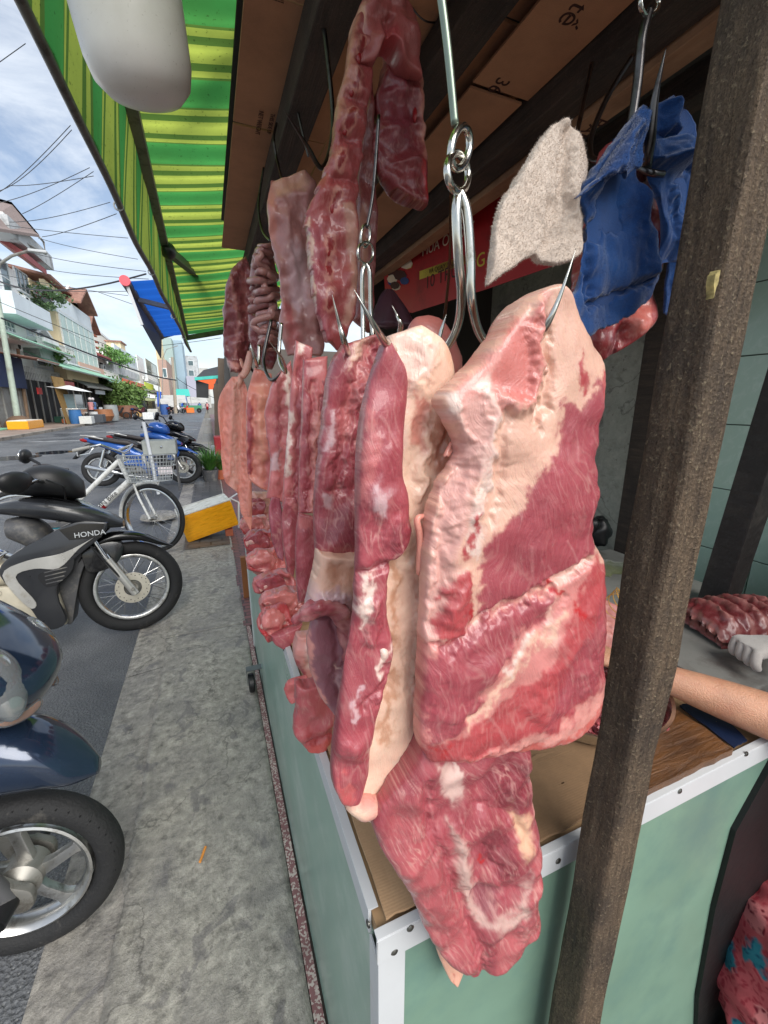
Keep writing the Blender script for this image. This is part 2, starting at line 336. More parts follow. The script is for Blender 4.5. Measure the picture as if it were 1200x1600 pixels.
# ================================================================== stall structure
def wood(name, c1, c2, c3, rough=.75, grain=(30, 30, 1.6), sp=1.0, bump=.6):
    m = bpy.data.materials.new(name); m.use_nodes = True; nt, b, N, L = nodes(m); tc = N('ShaderNodeTexCoord').outputs['Object']
    mp = N('ShaderNodeMapping'); mp.inputs['Scale'].default_value = grain; L(tc, mp.inputs['Vector']); g = noise_node(N, L, mp.outputs['Vector'], 3.5, 9, .72, .7)
    big = noise_node(N, L, tc, 7, 7, .65); sp_ = noise_node(N, L, tc, 260, 3, .6); c = mixc(N, L, mrange(N, L, g, .3, .7), c1, c2); c = mixc(N, L, mrange(N, L, big, .45, .66, 0, .8), c, c3)
    c = mixc(N, L, mrange(N, L, sp_, .58, .70, 0, min(.8, .5*sp)), c, S(186, 168, 138)); sp2 = noise_node(N, L, tc, 420, 2, .6); c = mixc(N, L, mrange(N, L, sp2, .3, .6, .45*min(1, sp), 0), c, tuple(x*.3 for x in c1[:3])); L(c, b.inputs['Base Color']); b.inputs['Roughness'].default_value = rough
    bumpn(N, L, b, [(g, bump, .012 if sp < 1 else .022), (sp_, min(1, .6*sp), .004 if sp < 1 else .007)]); return m
M_POST = wood('weathered post', S(78, 64, 53), S(158, 134, 108), S(76, 67, 61), grain=(40, 40, 5), sp=2.0, bump=.9)
M_BEAM = wood('dark rafter', S(46, 38, 34), S(84, 70, 60), S(38, 32, 30), grain=(20, 1.2, 20), sp=.2)
M_PINE = wood('pale plank', S(150, 112, 84), S(176, 138, 106), S(126, 92, 70), grain=(18, 1, 18), sp=.1, bump=.2)
def cardboard(name, c, wet=.5):
    m = bpy.data.materials.new(name); m.use_nodes = True; nt, b, N, L = nodes(m); tc = N('ShaderNodeTexCoord').outputs['Object']
    wv = N('ShaderNodeTexWave'); wv.bands_direction = 'Y'; wv.inputs['Scale'].default_value = 90; wv.inputs['Distortion'].default_value = .6; L(tc, wv.inputs['Vector'])
    n = noise_node(N, L, tc, 5, 8, .68); f = noise_node(N, L, tc, 300, 2, .5)
    k = mixc(N, L, mrange(N, L, n, .42, .7, 0, wet), c, tuple(x*.55 for x in c[:3])); k = mixc(N, L, mrange(N, L, wv.outputs['Fac'], 0, 1, 0, .10), k, tuple(x*.72 for x in c[:3])); k = mixc(N, L, mrange(N, L, f, .35, .7, 0, .3), k, (.8, .78, .75, 1), 'MULTIPLY')
    L(k, b.inputs['Base Color']); b.inputs['Roughness'].default_value = .85; bumpn(N, L, b, [(wv.outputs['Fac'], .10, .002)]); return m
M_CARD = cardboard('kraft cardboard', S(186, 152, 116)); M_CARDC = cardboard('ceiling cardboard', S(190, 140, 106), .6); M_CARDW = cardboard('damp cardboard', S(128, 100, 72), .9)
M_WHITE = mat('white painted steel', S(200, 203, 205), .35, var=.03, dirt=S(176, 172, 162), dirt_s=14, dirt_lo=.62, dirt_hi=.8)
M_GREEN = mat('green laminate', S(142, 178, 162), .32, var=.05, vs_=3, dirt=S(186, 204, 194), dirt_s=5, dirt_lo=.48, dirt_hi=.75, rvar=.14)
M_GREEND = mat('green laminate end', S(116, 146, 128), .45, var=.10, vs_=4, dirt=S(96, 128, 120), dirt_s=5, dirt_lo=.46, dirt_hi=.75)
M_STEEL = mat('stainless steel', S(205, 205, 200), .22, 1, var=.06, vs_=30, rvar=.08, dirt=S(120, 108, 92), dirt_s=40, dirt_lo=.6, dirt_hi=.85)
M_SCREW = mat('zinc screw', S(130, 130, 126), .35, 1)
M_BLACK = mat('black plastic', S(26, 26, 28), .45, var=.1)
CX0, CX1, CY0, CY1, CZ = .118, .93, .305, 2.35, .87
ct = thing('meat_counter', 'pale green laminate market counter with white steel edging on castors', 'counter', (CX0, CY0, 0))
M_GREEN.node_tree.nodes['Principled BSDF'].inputs['Coat Weight'].default_value = .25
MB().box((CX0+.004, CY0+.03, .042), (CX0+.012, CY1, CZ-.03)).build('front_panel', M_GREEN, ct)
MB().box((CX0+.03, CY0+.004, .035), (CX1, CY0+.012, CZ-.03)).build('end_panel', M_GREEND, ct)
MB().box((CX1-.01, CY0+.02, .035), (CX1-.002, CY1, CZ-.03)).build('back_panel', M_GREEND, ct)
MB().box((CX0+.004, CY0+.004, CZ-.025), (CX1, CY1, CZ-.004)).build('top_board', mat('plywood', S(160, 130, 96), .7), ct)
MB().box((CX0-.001, CY0+.03, CZ-.034), (CX0+.003, CY1, CZ+.001)).box((CX0-.001, CY0+.03, CZ+.0012), (CX0+.012, CY1, CZ+.003)).build('edge_strip', M_WHITE, ct, bevel=.0006)
MB().box((CX0-.0015, CY0-.001, CZ-.036), (CX1+.002, CY0+.003, CZ+.002)).box((CX0-.0015, CY0-.001, CZ+.002), (CX1, CY0+.010, CZ+.0042)).build('edge_strip', M_WHITE, ct, bevel=.0006)
MB().box((CX0, CY0+.0005, .02), (CX0+.034, CY0+.0035, CZ-.037)).box((CX0, CY0+.0035, .02), (CX0+.003, CY0+.030, CZ-.036)).build('corner_post', M_WHITE, ct, bevel=.0006)
def screw(p, n, r=.0045):
    q = Vector(n).to_track_quat('Z', 'Y').to_matrix().to_4x4(); q.translation = Vector(p)
    MB().lathe([(0, .0022), (r*.6, .002), (r, .0008), (r, -.001)], q, 14).build('screw', M_SCREW, ct, smooth=True)
for px, py in ((641, 1450), (872, 1345), (1062, 1236), (1166, 1178)): screw(oy(px, py, CY0-.0012), (0, -1, 0))
screw(oy(616, 1487, CY0-.0002), (0, -1, 0))
for y_ in (.335, .62, .95, 1.4): screw((CX0-.0012, y_, CZ-.018), (-1, 0, 0))
MB().box((CX0-.002, CY1, .03), (CX0+.02, CY1+.02, CZ)).build('end_post', M_WHITE, ct)
for k, y_ in enumerate((1.93,)):
    c_ = thing('castor', '', ''); bpy.data.objects.remove(c_)
    cw = MB().lathe([(.012, -.014), (.042, -.014), (.047, -.009), (.047, .009), (.042, .014), (.012, .014)], basis((CX0-.05, y_, .087), (0, 1, 0), (0, 0, 1)), 24).build('castor_wheel', M_BLACK, ct, smooth=True)
    MB().box((CX0-.070, y_-.010, .08), (CX0-.067, y_+.03, .16)).box((CX0-.033, y_-.010, .08), (CX0-.030, y_+.03, .16)).box((CX0-.070, y_-.010, .158), (CX0+.004, y_+.03, .163)).build('castor_fork', mat('galvanised', S(130, 132, 132), .5, .8), ct)
# things lying on the counter top
def flat_sheet(name, pts, z0, z1, m, label=None, catg=None, curl=.004, seed=0, par=None):
    P = np.array(pts, float); c = P.mean(0); mb = MB(); n = 14; ring = []
    for k in range(len(P)):
        a, b = P[k], P[(k+1) % len(P)]
        for j in range(n): ring.append(a+(b-a)*j/n)
    ring = np.array(ring); j = .0025*fbm(np.c_[ring*40, ring[:, :1]*0], 3, seed); ring = ring+((ring-c)/np.linalg.norm(ring-c, axis=1)[:, None])*j[:, None]
    lift = curl*np.clip(fbm(np.c_[ring*6, ring[:, :1]*0+seed], 2, seed+3), 0, 1); m_ = len(ring); V = []; F = []
    for s_, (sc, lf) in enumerate(((1, 1), (.9, .3), (.5, 0), (.02, 0))):
        for k in range(m_): V.append((*(c+(ring[k]-c)*sc), z1+lift[k]*lf))
    for k in range(m_): V.append((*ring[k], z0+lift[k]*.8))
    for s_ in range(3):
        for k in range(m_): F.append((s_*m_+k, s_*m_+(k+1) % m_, (s_+1)*m_+(k+1) % m_, (s_+1)*m_+k))
    for k in range(m_): F.append((4*m_+k, 4*m_+(k+1) % m_, (k+1) % m_, k))
    o = mesh_obj(name, V, F, m, par, smooth=False)
    if label: tag(o, label, catg)
    return o
flat_sheet('cardboard_sheet', [(.133, .318), (.30, .318), (.50, .36), (.50, 1.0), (.133, 1.0)], CZ+.0044, CZ+.008, M_CARD, 'clean kraft cardboard covering the near corner of the counter', 'cardboard', seed=2)
flat_sheet('cardboard_sheet', [(.27, .317), (.63, .317), (.63, .40), (.45, .43), (.27, .40)], CZ+.0085, CZ+.0125, M_CARDW, 'damp brown cardboard strip along the white counter end', 'cardboard', seed=5)
flat_sheet('cardboard_sheet', [(.30, .415), (.69, .415), (.72, .80), (.30, .85)], CZ+.0088, CZ+.0128, M_CARDW, 'damp brown cardboard under the steel tray', 'cardboard', seed=8)
flat_sheet('wooden_board', [tuple(oz(u, v, .89)[:2]) for u, v in ((985, 1245), (1040, 1218), (1145, 1168), (1092, 1128), (1060, 1108), (985, 1120))], CZ+.0045, CZ+.017, wood('wet brown board', S(84, 52, 26), S(122, 80, 42), S(58, 34, 18), .3, (3, 22, 22), .1), 'wet dark brown wooden board beside the wooden post', 'board', curl=0, seed=4)
flat_sheet('blue_sheet', [tuple(oz(u, v, .88)[:2]) for u, v in ((1062, 1100), (1148, 1166), (1168, 1154), (1110, 1090))], CZ+.0045, CZ+.007, mat('blue plastic', S(14, 32, 62), .5), 'dark blue plastic sheet under the forearm', 'plastic sheet', curl=0)
# steel tray of mince
tp = oz(905, 1085, CZ+.013); tr = thing('steel_tray', 'round stainless steel tray with a rolled rim', 'tray', tp)
MB().lathe([(.0, .002), (.125, .002), (.14, .010), (.15, .036), (.156, .037), (.156, .034), (.152, .033), (.142, .008), (.127, 0), (0, 0)], Matrix.Translation(tp), 48).build('dish', M_STEEL, tr, smooth=True)
# wooden post
def tube_grid(path, half, nseg, amp, seed):
    """square post with rounded, worn edges, many rings"""
    P = cat(path, nseg); n = 40; V = []; F = []
    for i, p in enumerate(P):
        for k in range(n):
            a = 2*math.pi*k/n+math.pi/4; c_, s_ = math.cos(a), math.sin(a); r = half/max(abs(c_), abs(s_)); r = min(r, half*1.30); V.append((p[0]+r*c_, p[1]+r*s_, p[2]))
    V = np.array(V); C = np.repeat(P, n, 0); d = V-C; dl = d/np.linalg.norm(d, axis=1)[:, None]
    q = V*np.array([70, 70, 5]); nz = fbm(q, 3, seed)*.35+fbm(V*np.array([14, 14, 4]), 3, seed+5)*.8; cr_ = np.clip(vnoise(V*np.array([55, 55, 2.5]), seed+9)-.45, 0, 1)
    V += dl*((nz*amp)-cr_*amp*3.5)[:, None]
    for i in range(nseg-1):
        for k in range(n): F.append((i*n+k, i*n+(k+1) % n, (i+1)*n+(k+1) % n, (i+1)*n+k))
    F.append(tuple(range(n-1, -1, -1))); F.append(tuple((nseg-1)*n+k for k in range(n))); return V, F
pp = [oy(1150, 120, .262), oy(1106, 600, .262), oy(893, 1590, .262)]; _x = np.polyfit([p[2] for p in pp]+[oy(1048, 800, .262)[2], oy(962, 1250, .262)[2]], [p[0] for p in pp]+[oy(1048, 800, .262)[0], oy(962, 1250, .262)[0]], 1); pp = [np.array([np.polyval(_x, z_), .262, z_]) for z_ in (1.7, 1.4, 1.1, .8, .5, .3)]
top = np.array([np.polyval(_x, 2.5), .262, 2.5]); bot = np.array([np.polyval(_x, .03), .262, .03])
V, F = tube_grid([top]+pp+[bot], .0238, 420, .0034, 4)
o = mesh_obj('wooden_post', V, F, M_POST); tag(o, 'rough weathered square timber post in front of the counter end', 'post')
pg = oy(1120, 437, .236); _t = np.linspace(0, 6.283, 33)[:-1]; _r = (1+.5*vnoise(np.c_[np.cos(_t)*2, np.sin(_t)*2, _t*0+3])); mb = MB().prism([pg+np.array([.0025*r_*math.cos(t_)*(1 if math.sin(t_) > -.2 else .5), 0, .009*r_*math.sin(t_)-.002]) for t_, r_ in zip(_t, _r)], (0, .006, 0)); tag(mb.build('paint_drip', mat('yellow paint', S(156, 142, 92), .8, var=.4, vs_=200), smooth=True), 'small pale yellow paint drip on the wooden post', 'paint')
# ceiling of cardboard between rafters
ZC = 2.2
cl = thing('stall_ceiling', 'low stall roof of brown cardboard sheets laid over dark timber rafters', 'ceiling', (.5, 1, ZC))
def cx(u, v=0, z=ZC): return float(oz(u, v, z)[0])
ye = [-.1, 1.02, 1.445, 1.83, 2.5]
for a, b, dz, tl in zip(ye[:-1], ye[1:], (0, .006, .0, .008), (.0, .012, -.01, .006)):
    M = Matrix.Translation((0, 0, ZC+dz)) @ Matrix.Rotation(tl, 4, 'Y')
    MB().box((.139, a+.004, 0), (.40, b-.004, .006), M).build('cardboard_sheet', M_CARDC, cl, bevel=.001)
for k, (a, b) in enumerate(((-.1, .9), (.906, 1.8), (1.806, 2.6))): MB().box((.405, a, ZC+.012-.004*k), (.98, b, ZC+.018-.004*k)).build('cardboard_sheet', M_CARDC, cl)
MB().box((.64, -.3, ZC-.030), (.80, 1.02, ZC-.025)).box((.64, 1.03, ZC-.034), (.79, 2.3, ZC-.029)).build('cardboard_sheet', M_CARDC, cl)
for x0, x1, dz in ((.245, .315, .075), (.50, .58, .06), (.805, .885, .085), (1.1, 1.16, .07)):
    bm_ = MB(); n = 24
    bm_.box((x0, -.1, ZC-dz), (x1, 2.6, ZC-.001)).build('rafter', M_BEAM, cl, bevel=.004)
MB().box((.89, -.1, ZC-.10), (.945, 2.45, ZC-.075)).build('plank', M_PINE, cl, bevel=.002)
MB().box((.16, -.1, ZC+.2), (2.4, 2.7, ZC+.21)).build('light_block_roof', mat('dark light block', S(60, 58, 56), .8), cl)  # unseen sheet added above the ceiling to block light from the interior
M_INK = mat('brown print', S(62, 34, 28), .8, var=.3, vs_=60); M_INKR = mat('red print', S(120, 30, 26), .8, var=.3, vs_=60)
def ceil_text(txt, x, y, z, size, m=None, rot=90):
    M = Matrix.Translation((x, y, z)) @ Matrix.Rotation(R_(rot), 4, 'Z') @ Matrix.Rotation(math.pi, 4, 'X'); text_obj('print', txt, size, m or M_INK, cl, M, .0003)
ceil_text('Tinh tế', .70, .66, ZC-.0305, .055); ceil_text('36 kg', .685, .98, ZC-.0305, .05); ceil_text('PANO', .915, .9, ZC-.1005, .05)
ceil_text('G', .47, .80, ZC-.001+.008, .12, M_INKR); ceil_text('Tinh tế', .68, 1.9, ZC-.0345, .06); ceil_text('NET WEIGHT', .20, 1.36, ZC-.0004, .018); ceil_text('THIS SIDE UP', .23, 1.36, ZC-.0004, .016)
for k in range(7): ceil_text('| | || | ||| | ||', .17+.006*k, 1.0, ZC-.0004, .006)
# dark panel added behind the stall to stop light leaking in
MB().box((.98, 2.6, 0), (2.4, 2.64, ZC+.2)).build('light_block_panel', mat('dark plywood', S(52, 46, 40), .8)); tag(bpy.data.objects['light_block_panel'], 'dark plywood panel added across the back end of the stall to keep light out', 'partition')
# --- awning
A_b0 = oz(25, 0, 2.25); A_b1 = oy(298, 549, 5.5); A_t0 = oz(206, 182, 2.62); A_t1 = oy(289, 522, 5.5)
def along(a, b, y): t = (y-a[1])/(b[1]-a[1]); return a+(b-a)*t
def awn_mat():
    m = bpy.data.materials.new('striped awning'); m.use_nodes = True; nt, b, N, L = nodes(m); at = N('ShaderNodeAttribute'); at.attribute_name = 'stripe'; tc = N('ShaderNodeTexCoord').outputs['Object']
    fr = N('ShaderNodeMath'); fr.operation = 'FRACT'; L(at.outputs['Fac'], fr.inputs[0]); cr = N('ShaderNodeValToRGB'); cr.color_ramp.interpolation = 'CONSTANT'; L(fr.outputs[0], cr.inputs['Fac'])
    g, yl, dk, ol = S(74, 156, 78), S(182, 198, 86), S(96, 130, 58), S(150, 170, 80); st = [(0, g), (.40, dk), (.43, yl), (.50, dk), (.57, yl), (.82, dk), (.88, yl), (.95, dk)]
    e = cr.color_ramp.elements; e[0].position = 0; e[0].color = g; e[1].position = .40; e[1].color = dk
    for p_, c_ in st[2:]: k = e.new(p_); k.color = c_
    sp = mrange(N, L, noise_node(N, L, tc, 70, 3, .6), .62, .72, 0, .7); c = mixc(N, L, sp, cr.outputs['Color'], S(40, 60, 26)); c = mixc(N, L, mrange(N, L, noise_node(N, L, tc, 3, 5), .45, .75, 0, .4), c, S(70, 100, 40))
    L(c, b.inputs['Base Color']); b.inputs['Roughness'].default_value = .7; tr = N('ShaderNodeBsdfTranslucent'); L(c, tr.inputs['Color']); mx = N('ShaderNodeMixShader'); mx.inputs[0].default_value = .72; L(b.outputs[0], mx.inputs[1]); L(tr.outputs[0], mx.inputs[2]); L(mx.outputs[0], nt.nodes['Material Output'].inputs['Surface']); return m
M_AWN = awn_mat(); M_ALU = mat('aged aluminium', S(112, 110, 104), .5, .6, dirt=S(64, 62, 56), dirt_s=20); M_ARM = mat('green grey arm', S(74, 88, 66), .5, .3, dirt=S(44, 48, 40), dirt_s=12)
def attr_float(o, name, vals): a = o.data.attributes.new(name, 'FLOAT', 'POINT'); a.data.foreach_set('value', np.asarray(vals, dtype=np.float32))
aw = thing('striped_awning', 'green and yellow striped folding awning with a hanging valance over the pavement', 'awning', (A_t0[0], 2, 2.6))
ny, nx = 420, 14; Y = np.linspace(-.2, 5.5, ny); V = []; F = []; st = []
for j, y_ in enumerate(Y):
    a = along(A_t0, A_t1, y_); hi = a+np.array([1.0, 0, .22])
    for i in range(nx): t = i/(nx-1); V.append(a+(hi-a)*t); st.append(y_/.36)
V = np.array(V); V[:, 2] += .007*np.sin(V[:, 1]*2*math.pi/.12)*1.0+.012*vnoise(V*np.array([1.2, 5, 1]), 3)-.02*np.sin(np.tile(np.linspace(0, math.pi, nx), ny))
for j in range(ny-1):
    for i in range(nx-1): a = j*nx+i; F.append((a, a+1, a+nx+1, a+nx))
o = mesh_obj('canopy', V, F, M_AWN, aw); attr_float(o, 'stripe', np.array(st))
V = []; F = []; st = []; nx = 10
for j, y_ in enumerate(Y):
    a = along(A_t0, A_t1, y_); b = along(A_b0, A_b1, y_)
    for i in range(nx): t = i/(nx-1); V.append(a+(b-a)*t+np.array([0, 0, -.0])); st.append(y_/.36+.13)
V = np.array(V); T = np.tile(np.linspace(0, 1, nx), ny); V[:, 0] += T*(.012*np.sin(V[:, 1]*2*math.pi/.34)+.02*vnoise(V*np.array([1, 1.3, 1]), 8))
for j in range(ny-1):
    for i in range(nx-1): a = j*nx+i; F.append((a, a+1, a+nx+1, a+nx))
o = mesh_obj('valance', V, F, M_AWN, aw); attr_float(o, 'stripe', np.array(st))
bp = np.array([along(A_b0, A_b1, y_) for y_ in np.linspace(-.2, 5.5, 60)]); bp[:, 0] += .02*vnoise(bp*np.array([1, 1.3, 1]), 8); bp[:, 2] -= .0
MB().tube(bp, .013, 10).build('hem_tube', M_ALU, aw, smooth=True)
for y_ in (1.02, 2.15, 2.9, 3.9, 4.7):
    p = along(A_b0, A_b1, y_); MB().ring(p, A_b1-A_b0, .0155, .0035, 16, 6).build('hem_ring', M_WHITE, aw, smooth=True)
ta = along(A_t0, A_t1, -.2); tb = along(A_t0, A_t1, 5.5); MB().bar(ta+np.array([.012, 0, -.03]), tb+np.array([.012, 0, -.03]), .05, .05).build('front_bar', M_ALU, aw, bevel=.006)
e1 = along(A_t0, A_t1, 5.47); MB().bar(e1+np.array([.0, 0, -.05]), e1+np.array([1.0, -.05, .16]), .04, .05).build('folding_arm', M_ARM, aw, bevel=.005)
a1 = od(270, 372, 3.3); a1 = along(A_t0, A_t1, float(oy(270, 372, 3.4)[1]))+np.array([.03, 0, -.06]); a2 = od(352, 464, 4.4)
MB().bar(a1, a2, .05, .055).build('folding_arm', M_ARM, aw, bevel=.006); MB().ball(a1, (.05, .07, .05), 10, 8).build('arm_joint', M_BLACK, aw, smooth=True)
b1, b2 = od(296, 116, 1.75), od(400, -20, 1.45); MB().bar(b1+(b1-b2)*.25, b2+(b2-b1)*.6, .07, .05, (.2, .2, 1)).build('folding_arm', M_ARM, aw, bevel=.008)
MB().bar(b1+(b1-b2)*.25+np.array([0, 0, -.03]), b2+(b2-b1)*.6+np.array([0, 0, -.03]), .03, .02, (.2, .2, 1)).build('arm_track', M_ALU, aw, bevel=.004)
# white plastic bucket hung under the awning
bc = od(203, 30, .80); jq = Matrix.Translation(bc) @ Matrix.Rotation(R_(-6), 4, 'Y') @ Matrix.Rotation(R_(8), 4, 'X') @ Matrix.Scale(.84, 4)
def plastic():
    m = bpy.data.materials.new('milky plastic'); m.use_nodes = True; nt, b, N, L = nodes(m); tc = N('ShaderNodeTexCoord').outputs['Object']
    c = mixc(N, L, mrange(N, L, noise_node(N, L, tc, 190, 3, .6), .66, .72, 0, .45), S(238, 236, 230), S(150, 142, 128)); c = mixc(N, L, mrange(N, L, noise_node(N, L, tc, 9, 6, .6), .45, .75, 0, .3), c, S(196, 190, 176)); L(c, b.inputs['Base Color']); b.inputs['Roughness'].default_value = .32; b.inputs['Subsurface Weight'].default_value = .35; b.inputs['Subsurface Radius'].default_value = (.03, .03, .028); return m
r0 = .119; prof = [(0, -.148), (.05, -.146), (.082, -.136), (.105, -.112), (.115, -.075), (.118, -.02), (.121, .06), (.123, .16), (.126, .24), (.133, .245), (.133, .26), (.12, .26)]
jg = thing('plastic_bucket', 'milky white plastic bucket with rounded base hanging under the awning', 'bucket', bc)
MB().lathe(prof, jq, 64).build('bucket_body', plastic(), jg, smooth=True, angle=60)
MB().tube([jq @ Vector((.128*math.cos(a), 0, .25+.16*math.sin(a))) for a in np.linspace(0, math.pi, 16)], .003, 8).build('bucket_handle', M_STEEL, jg, smooth=True)
# --- red banner behind the rafters
dv = ray(203, 630); dv = np.array([dv[0], dv[1], 0]); dv /= np.linalg.norm(dv); pl0 = ox(644, 489, .97); nv = np.array([dv[1], -dv[0], 0])
def onb(u, v): r = ray(u, v); return CAM+r*(((pl0-CAM)@nv)/(r@nv))
M_RED = mat('red banner vinyl', S(176, 24, 30), .5, var=.08, dirt=S(120, 20, 24), dirt_s=4); M_YEL = mat('yellow print', S(206, 190, 70), .6); M_CRE = mat('cream print', S(226, 206, 180), .6); M_DKB = mat('dark brown print', S(70, 24, 16), .6)
bn = thing('red_banner', 'red advertising banner with cream and yellow lettering under the ceiling', 'banner', tuple(pl0))
pts = [(644, 489), (760, 452), (905, 402), (930, 300), (860, 240), (640, 360), (598, 400), (604, 480)]
P3 = [onb(*q) for q in pts]; MB().prism(P3, -nv*.002).build('vinyl', M_RED, bn)
def btext(txt, u, v, u2, v2, m, h):
    a = onb(u, v); b = onb(u2, v2); ex = b-a; size = h*1.35
    text_obj('lettering', txt, size, m, bn, basis(a+(-nv if nv@(CAM-a) < 0 else nv)*.003, ex, (0, 0, 1)), .0003)
hh = lambda u, v, v2: float(np.linalg.norm(onb(u, v)-onb(u, v2)))
btext('MUA OMO T', 660, 401, 706, 380, M_CRE, hh(660, 401, 384)); btext('NG', 730, 426, 744, 420, M_YEL, hh(735, 424, 402)); btext('10 TRÚ', 665, 452, 705, 436, M_DKB, hh(660, 452, 432))
f_ = (nv if nv@(CAM-pl0) > 0 else -nv)
MB().prism([onb(*q)+f_*.001 for q in ((656, 437), (745, 407), (744, 392), (656, 424))], f_*.001).build('yellow_band', M_YEL, bn); 
a = onb(671, 428); text_obj('lettering', 'VÀ QUAY CÀO', hh(671, 428, 420)*1.3, M_DKB, bn, basis(a+f_*.004, onb(710, 415)-a, (0, 0, 1)), .0003)
random.seed(3)
for k in range(16):
    u = 612+random.random()*30; v = 395+random.random()*55-(u-612)*.3; m_ = [M_YEL, M_DKB, mat('blue print', S(40, 60, 120), .6), M_CRE][k % 4]; r = 4+random.random()*5
    MB().prism([onb(u+r*math.cos(t)*1.2, v+r*math.sin(t))+f_*(.001+.0004*k) for t in np.linspace(0, 6.28, 9)[:-1]], f_*.0003).build('printed_picture', m_, bn)
# thin purple bag tied up beneath the banner
V = []; F = []; n = 28; m_ = 14
for j in range(m_):
    t = j/(m_-1); c = oy(608+6*t, 452+58*t, 1.55); r = .012+.075*t**.8
    for k in range(n): a = 2*math.pi*k/n; q = r*(1+.22*math.sin(a*7+3*t)+.1*math.sin(a*13)); V.append((c[0]+q*math.cos(a), c[1]+q*math.sin(a)*.6, c[2]))
for j in range(m_-1):
    for k in range(n): F.append((j*n+k, j*n+(k+1) % n, (j+1)*n+(k+1) % n, (j+1)*n+k))
F.append(tuple((m_-1)*n+k for k in range(n))); tag(mesh_obj('plastic_bag', V, F, mat('purple film', S(104, 70, 84), .35, alpha=.8)), 'thin purplish plastic bag tied at the neck below the red banner', 'bag')
# --- interior walls
M_CW = concrete('old cement wall', S(176, 176, 164), S(150, 150, 138), S(196, 194, 182), S(128, 128, 120))
o = MB().box((1.86, 1.25, 0), (2.0, 2.6, 2.3)).build('cement_wall', M_CW); tag(o, 'stained grey cement wall at the back of the stall', 'wall')
o = MB().bar((1.79, 1.30, 0), (1.79, 1.30, 2.3), .09, .07).build('timber_stud', M_BEAM, bevel=.004); tag(o, 'dark timber stud against the cement wall', 'stud')
tw = thing('tiled_wall', 'pale green glazed tile wall behind the stall', 'wall', (1.86, .5, 0))
MB().box((1.87, -1.2, 0), (2.0, 1.249, 2.3)).build('wall_backing', mat('grout', S(70, 78, 70), .9), tw)
def tile_mat():
    m = bpy.data.materials.new('green glazed tile'); m.use_nodes = True; nt, b, N, L = nodes(m); tc = N('ShaderNodeTexCoord').outputs['Object']; n = noise_node(N, L, tc, 16, 7, .7, 1.6); oi = N('ShaderNodeObjectInfo')
    c = mixc(N, L, mrange(N, L, n, .5, .6, 0, .5), S(180, 208, 192), S(204, 224, 212)); c = mixc(N, L, mrange(N, L, oi.outputs['Random'], 0, 1, 0, .25), c, S(160, 188, 172)); L(c, b.inputs['Base Color']); b.inputs['Roughness'].default_value = .22; return m
tm = MB().box((0, .002, .002), (.009, .198, .248)).build('tile', tile_mat(), tw, bevel=.0015)
tm.data.transform(Matrix.Translation((1.861, 0, 0)))
for j in range(9):
    for i in range(10):
        y_ = 1.045-.2*i; z_ = .13+.25*j-.0
        if z_ > 2.1 or y_ < -.9: continue
        o = tm if (i == 0 and j == 0) else tm.copy()
        if o is not tm: COL.objects.link(o)
        o.location = (0, y_, z_-.01); o.parent = tw; o.matrix_parent_inverse = Matrix.Translation(-tw.location)
dp0, dp1 = ox(1200, 640, 1.30), ox(1112, 920, 1.30); dd = (dp1-dp0)/np.linalg.norm(dp1-dp0)
o = MB().bar(dp0-dd*.9+np.array([.05, 0, 0]), dp1+dd*.1+np.array([.05, 0, 0]), .075, .07, (0, 1, 0)).build('dark_post', mat('tarred timber', S(34, 31, 30), .6, bump=.4, bs=40, dirt=S(58, 54, 50), dirt_s=9), bevel=.004); tag(o, 'almost black leaning timber post in front of the tiled wall', 'post')
o = MB().box((1.5, -.25, .0), (1.84, .60, 1.12)).build('dark_cupboard', mat('dark cupboard paint', S(24, 22, 22), .6)); tag(o, 'near black cupboard in the shade beside the tiled wall', 'cupboard')
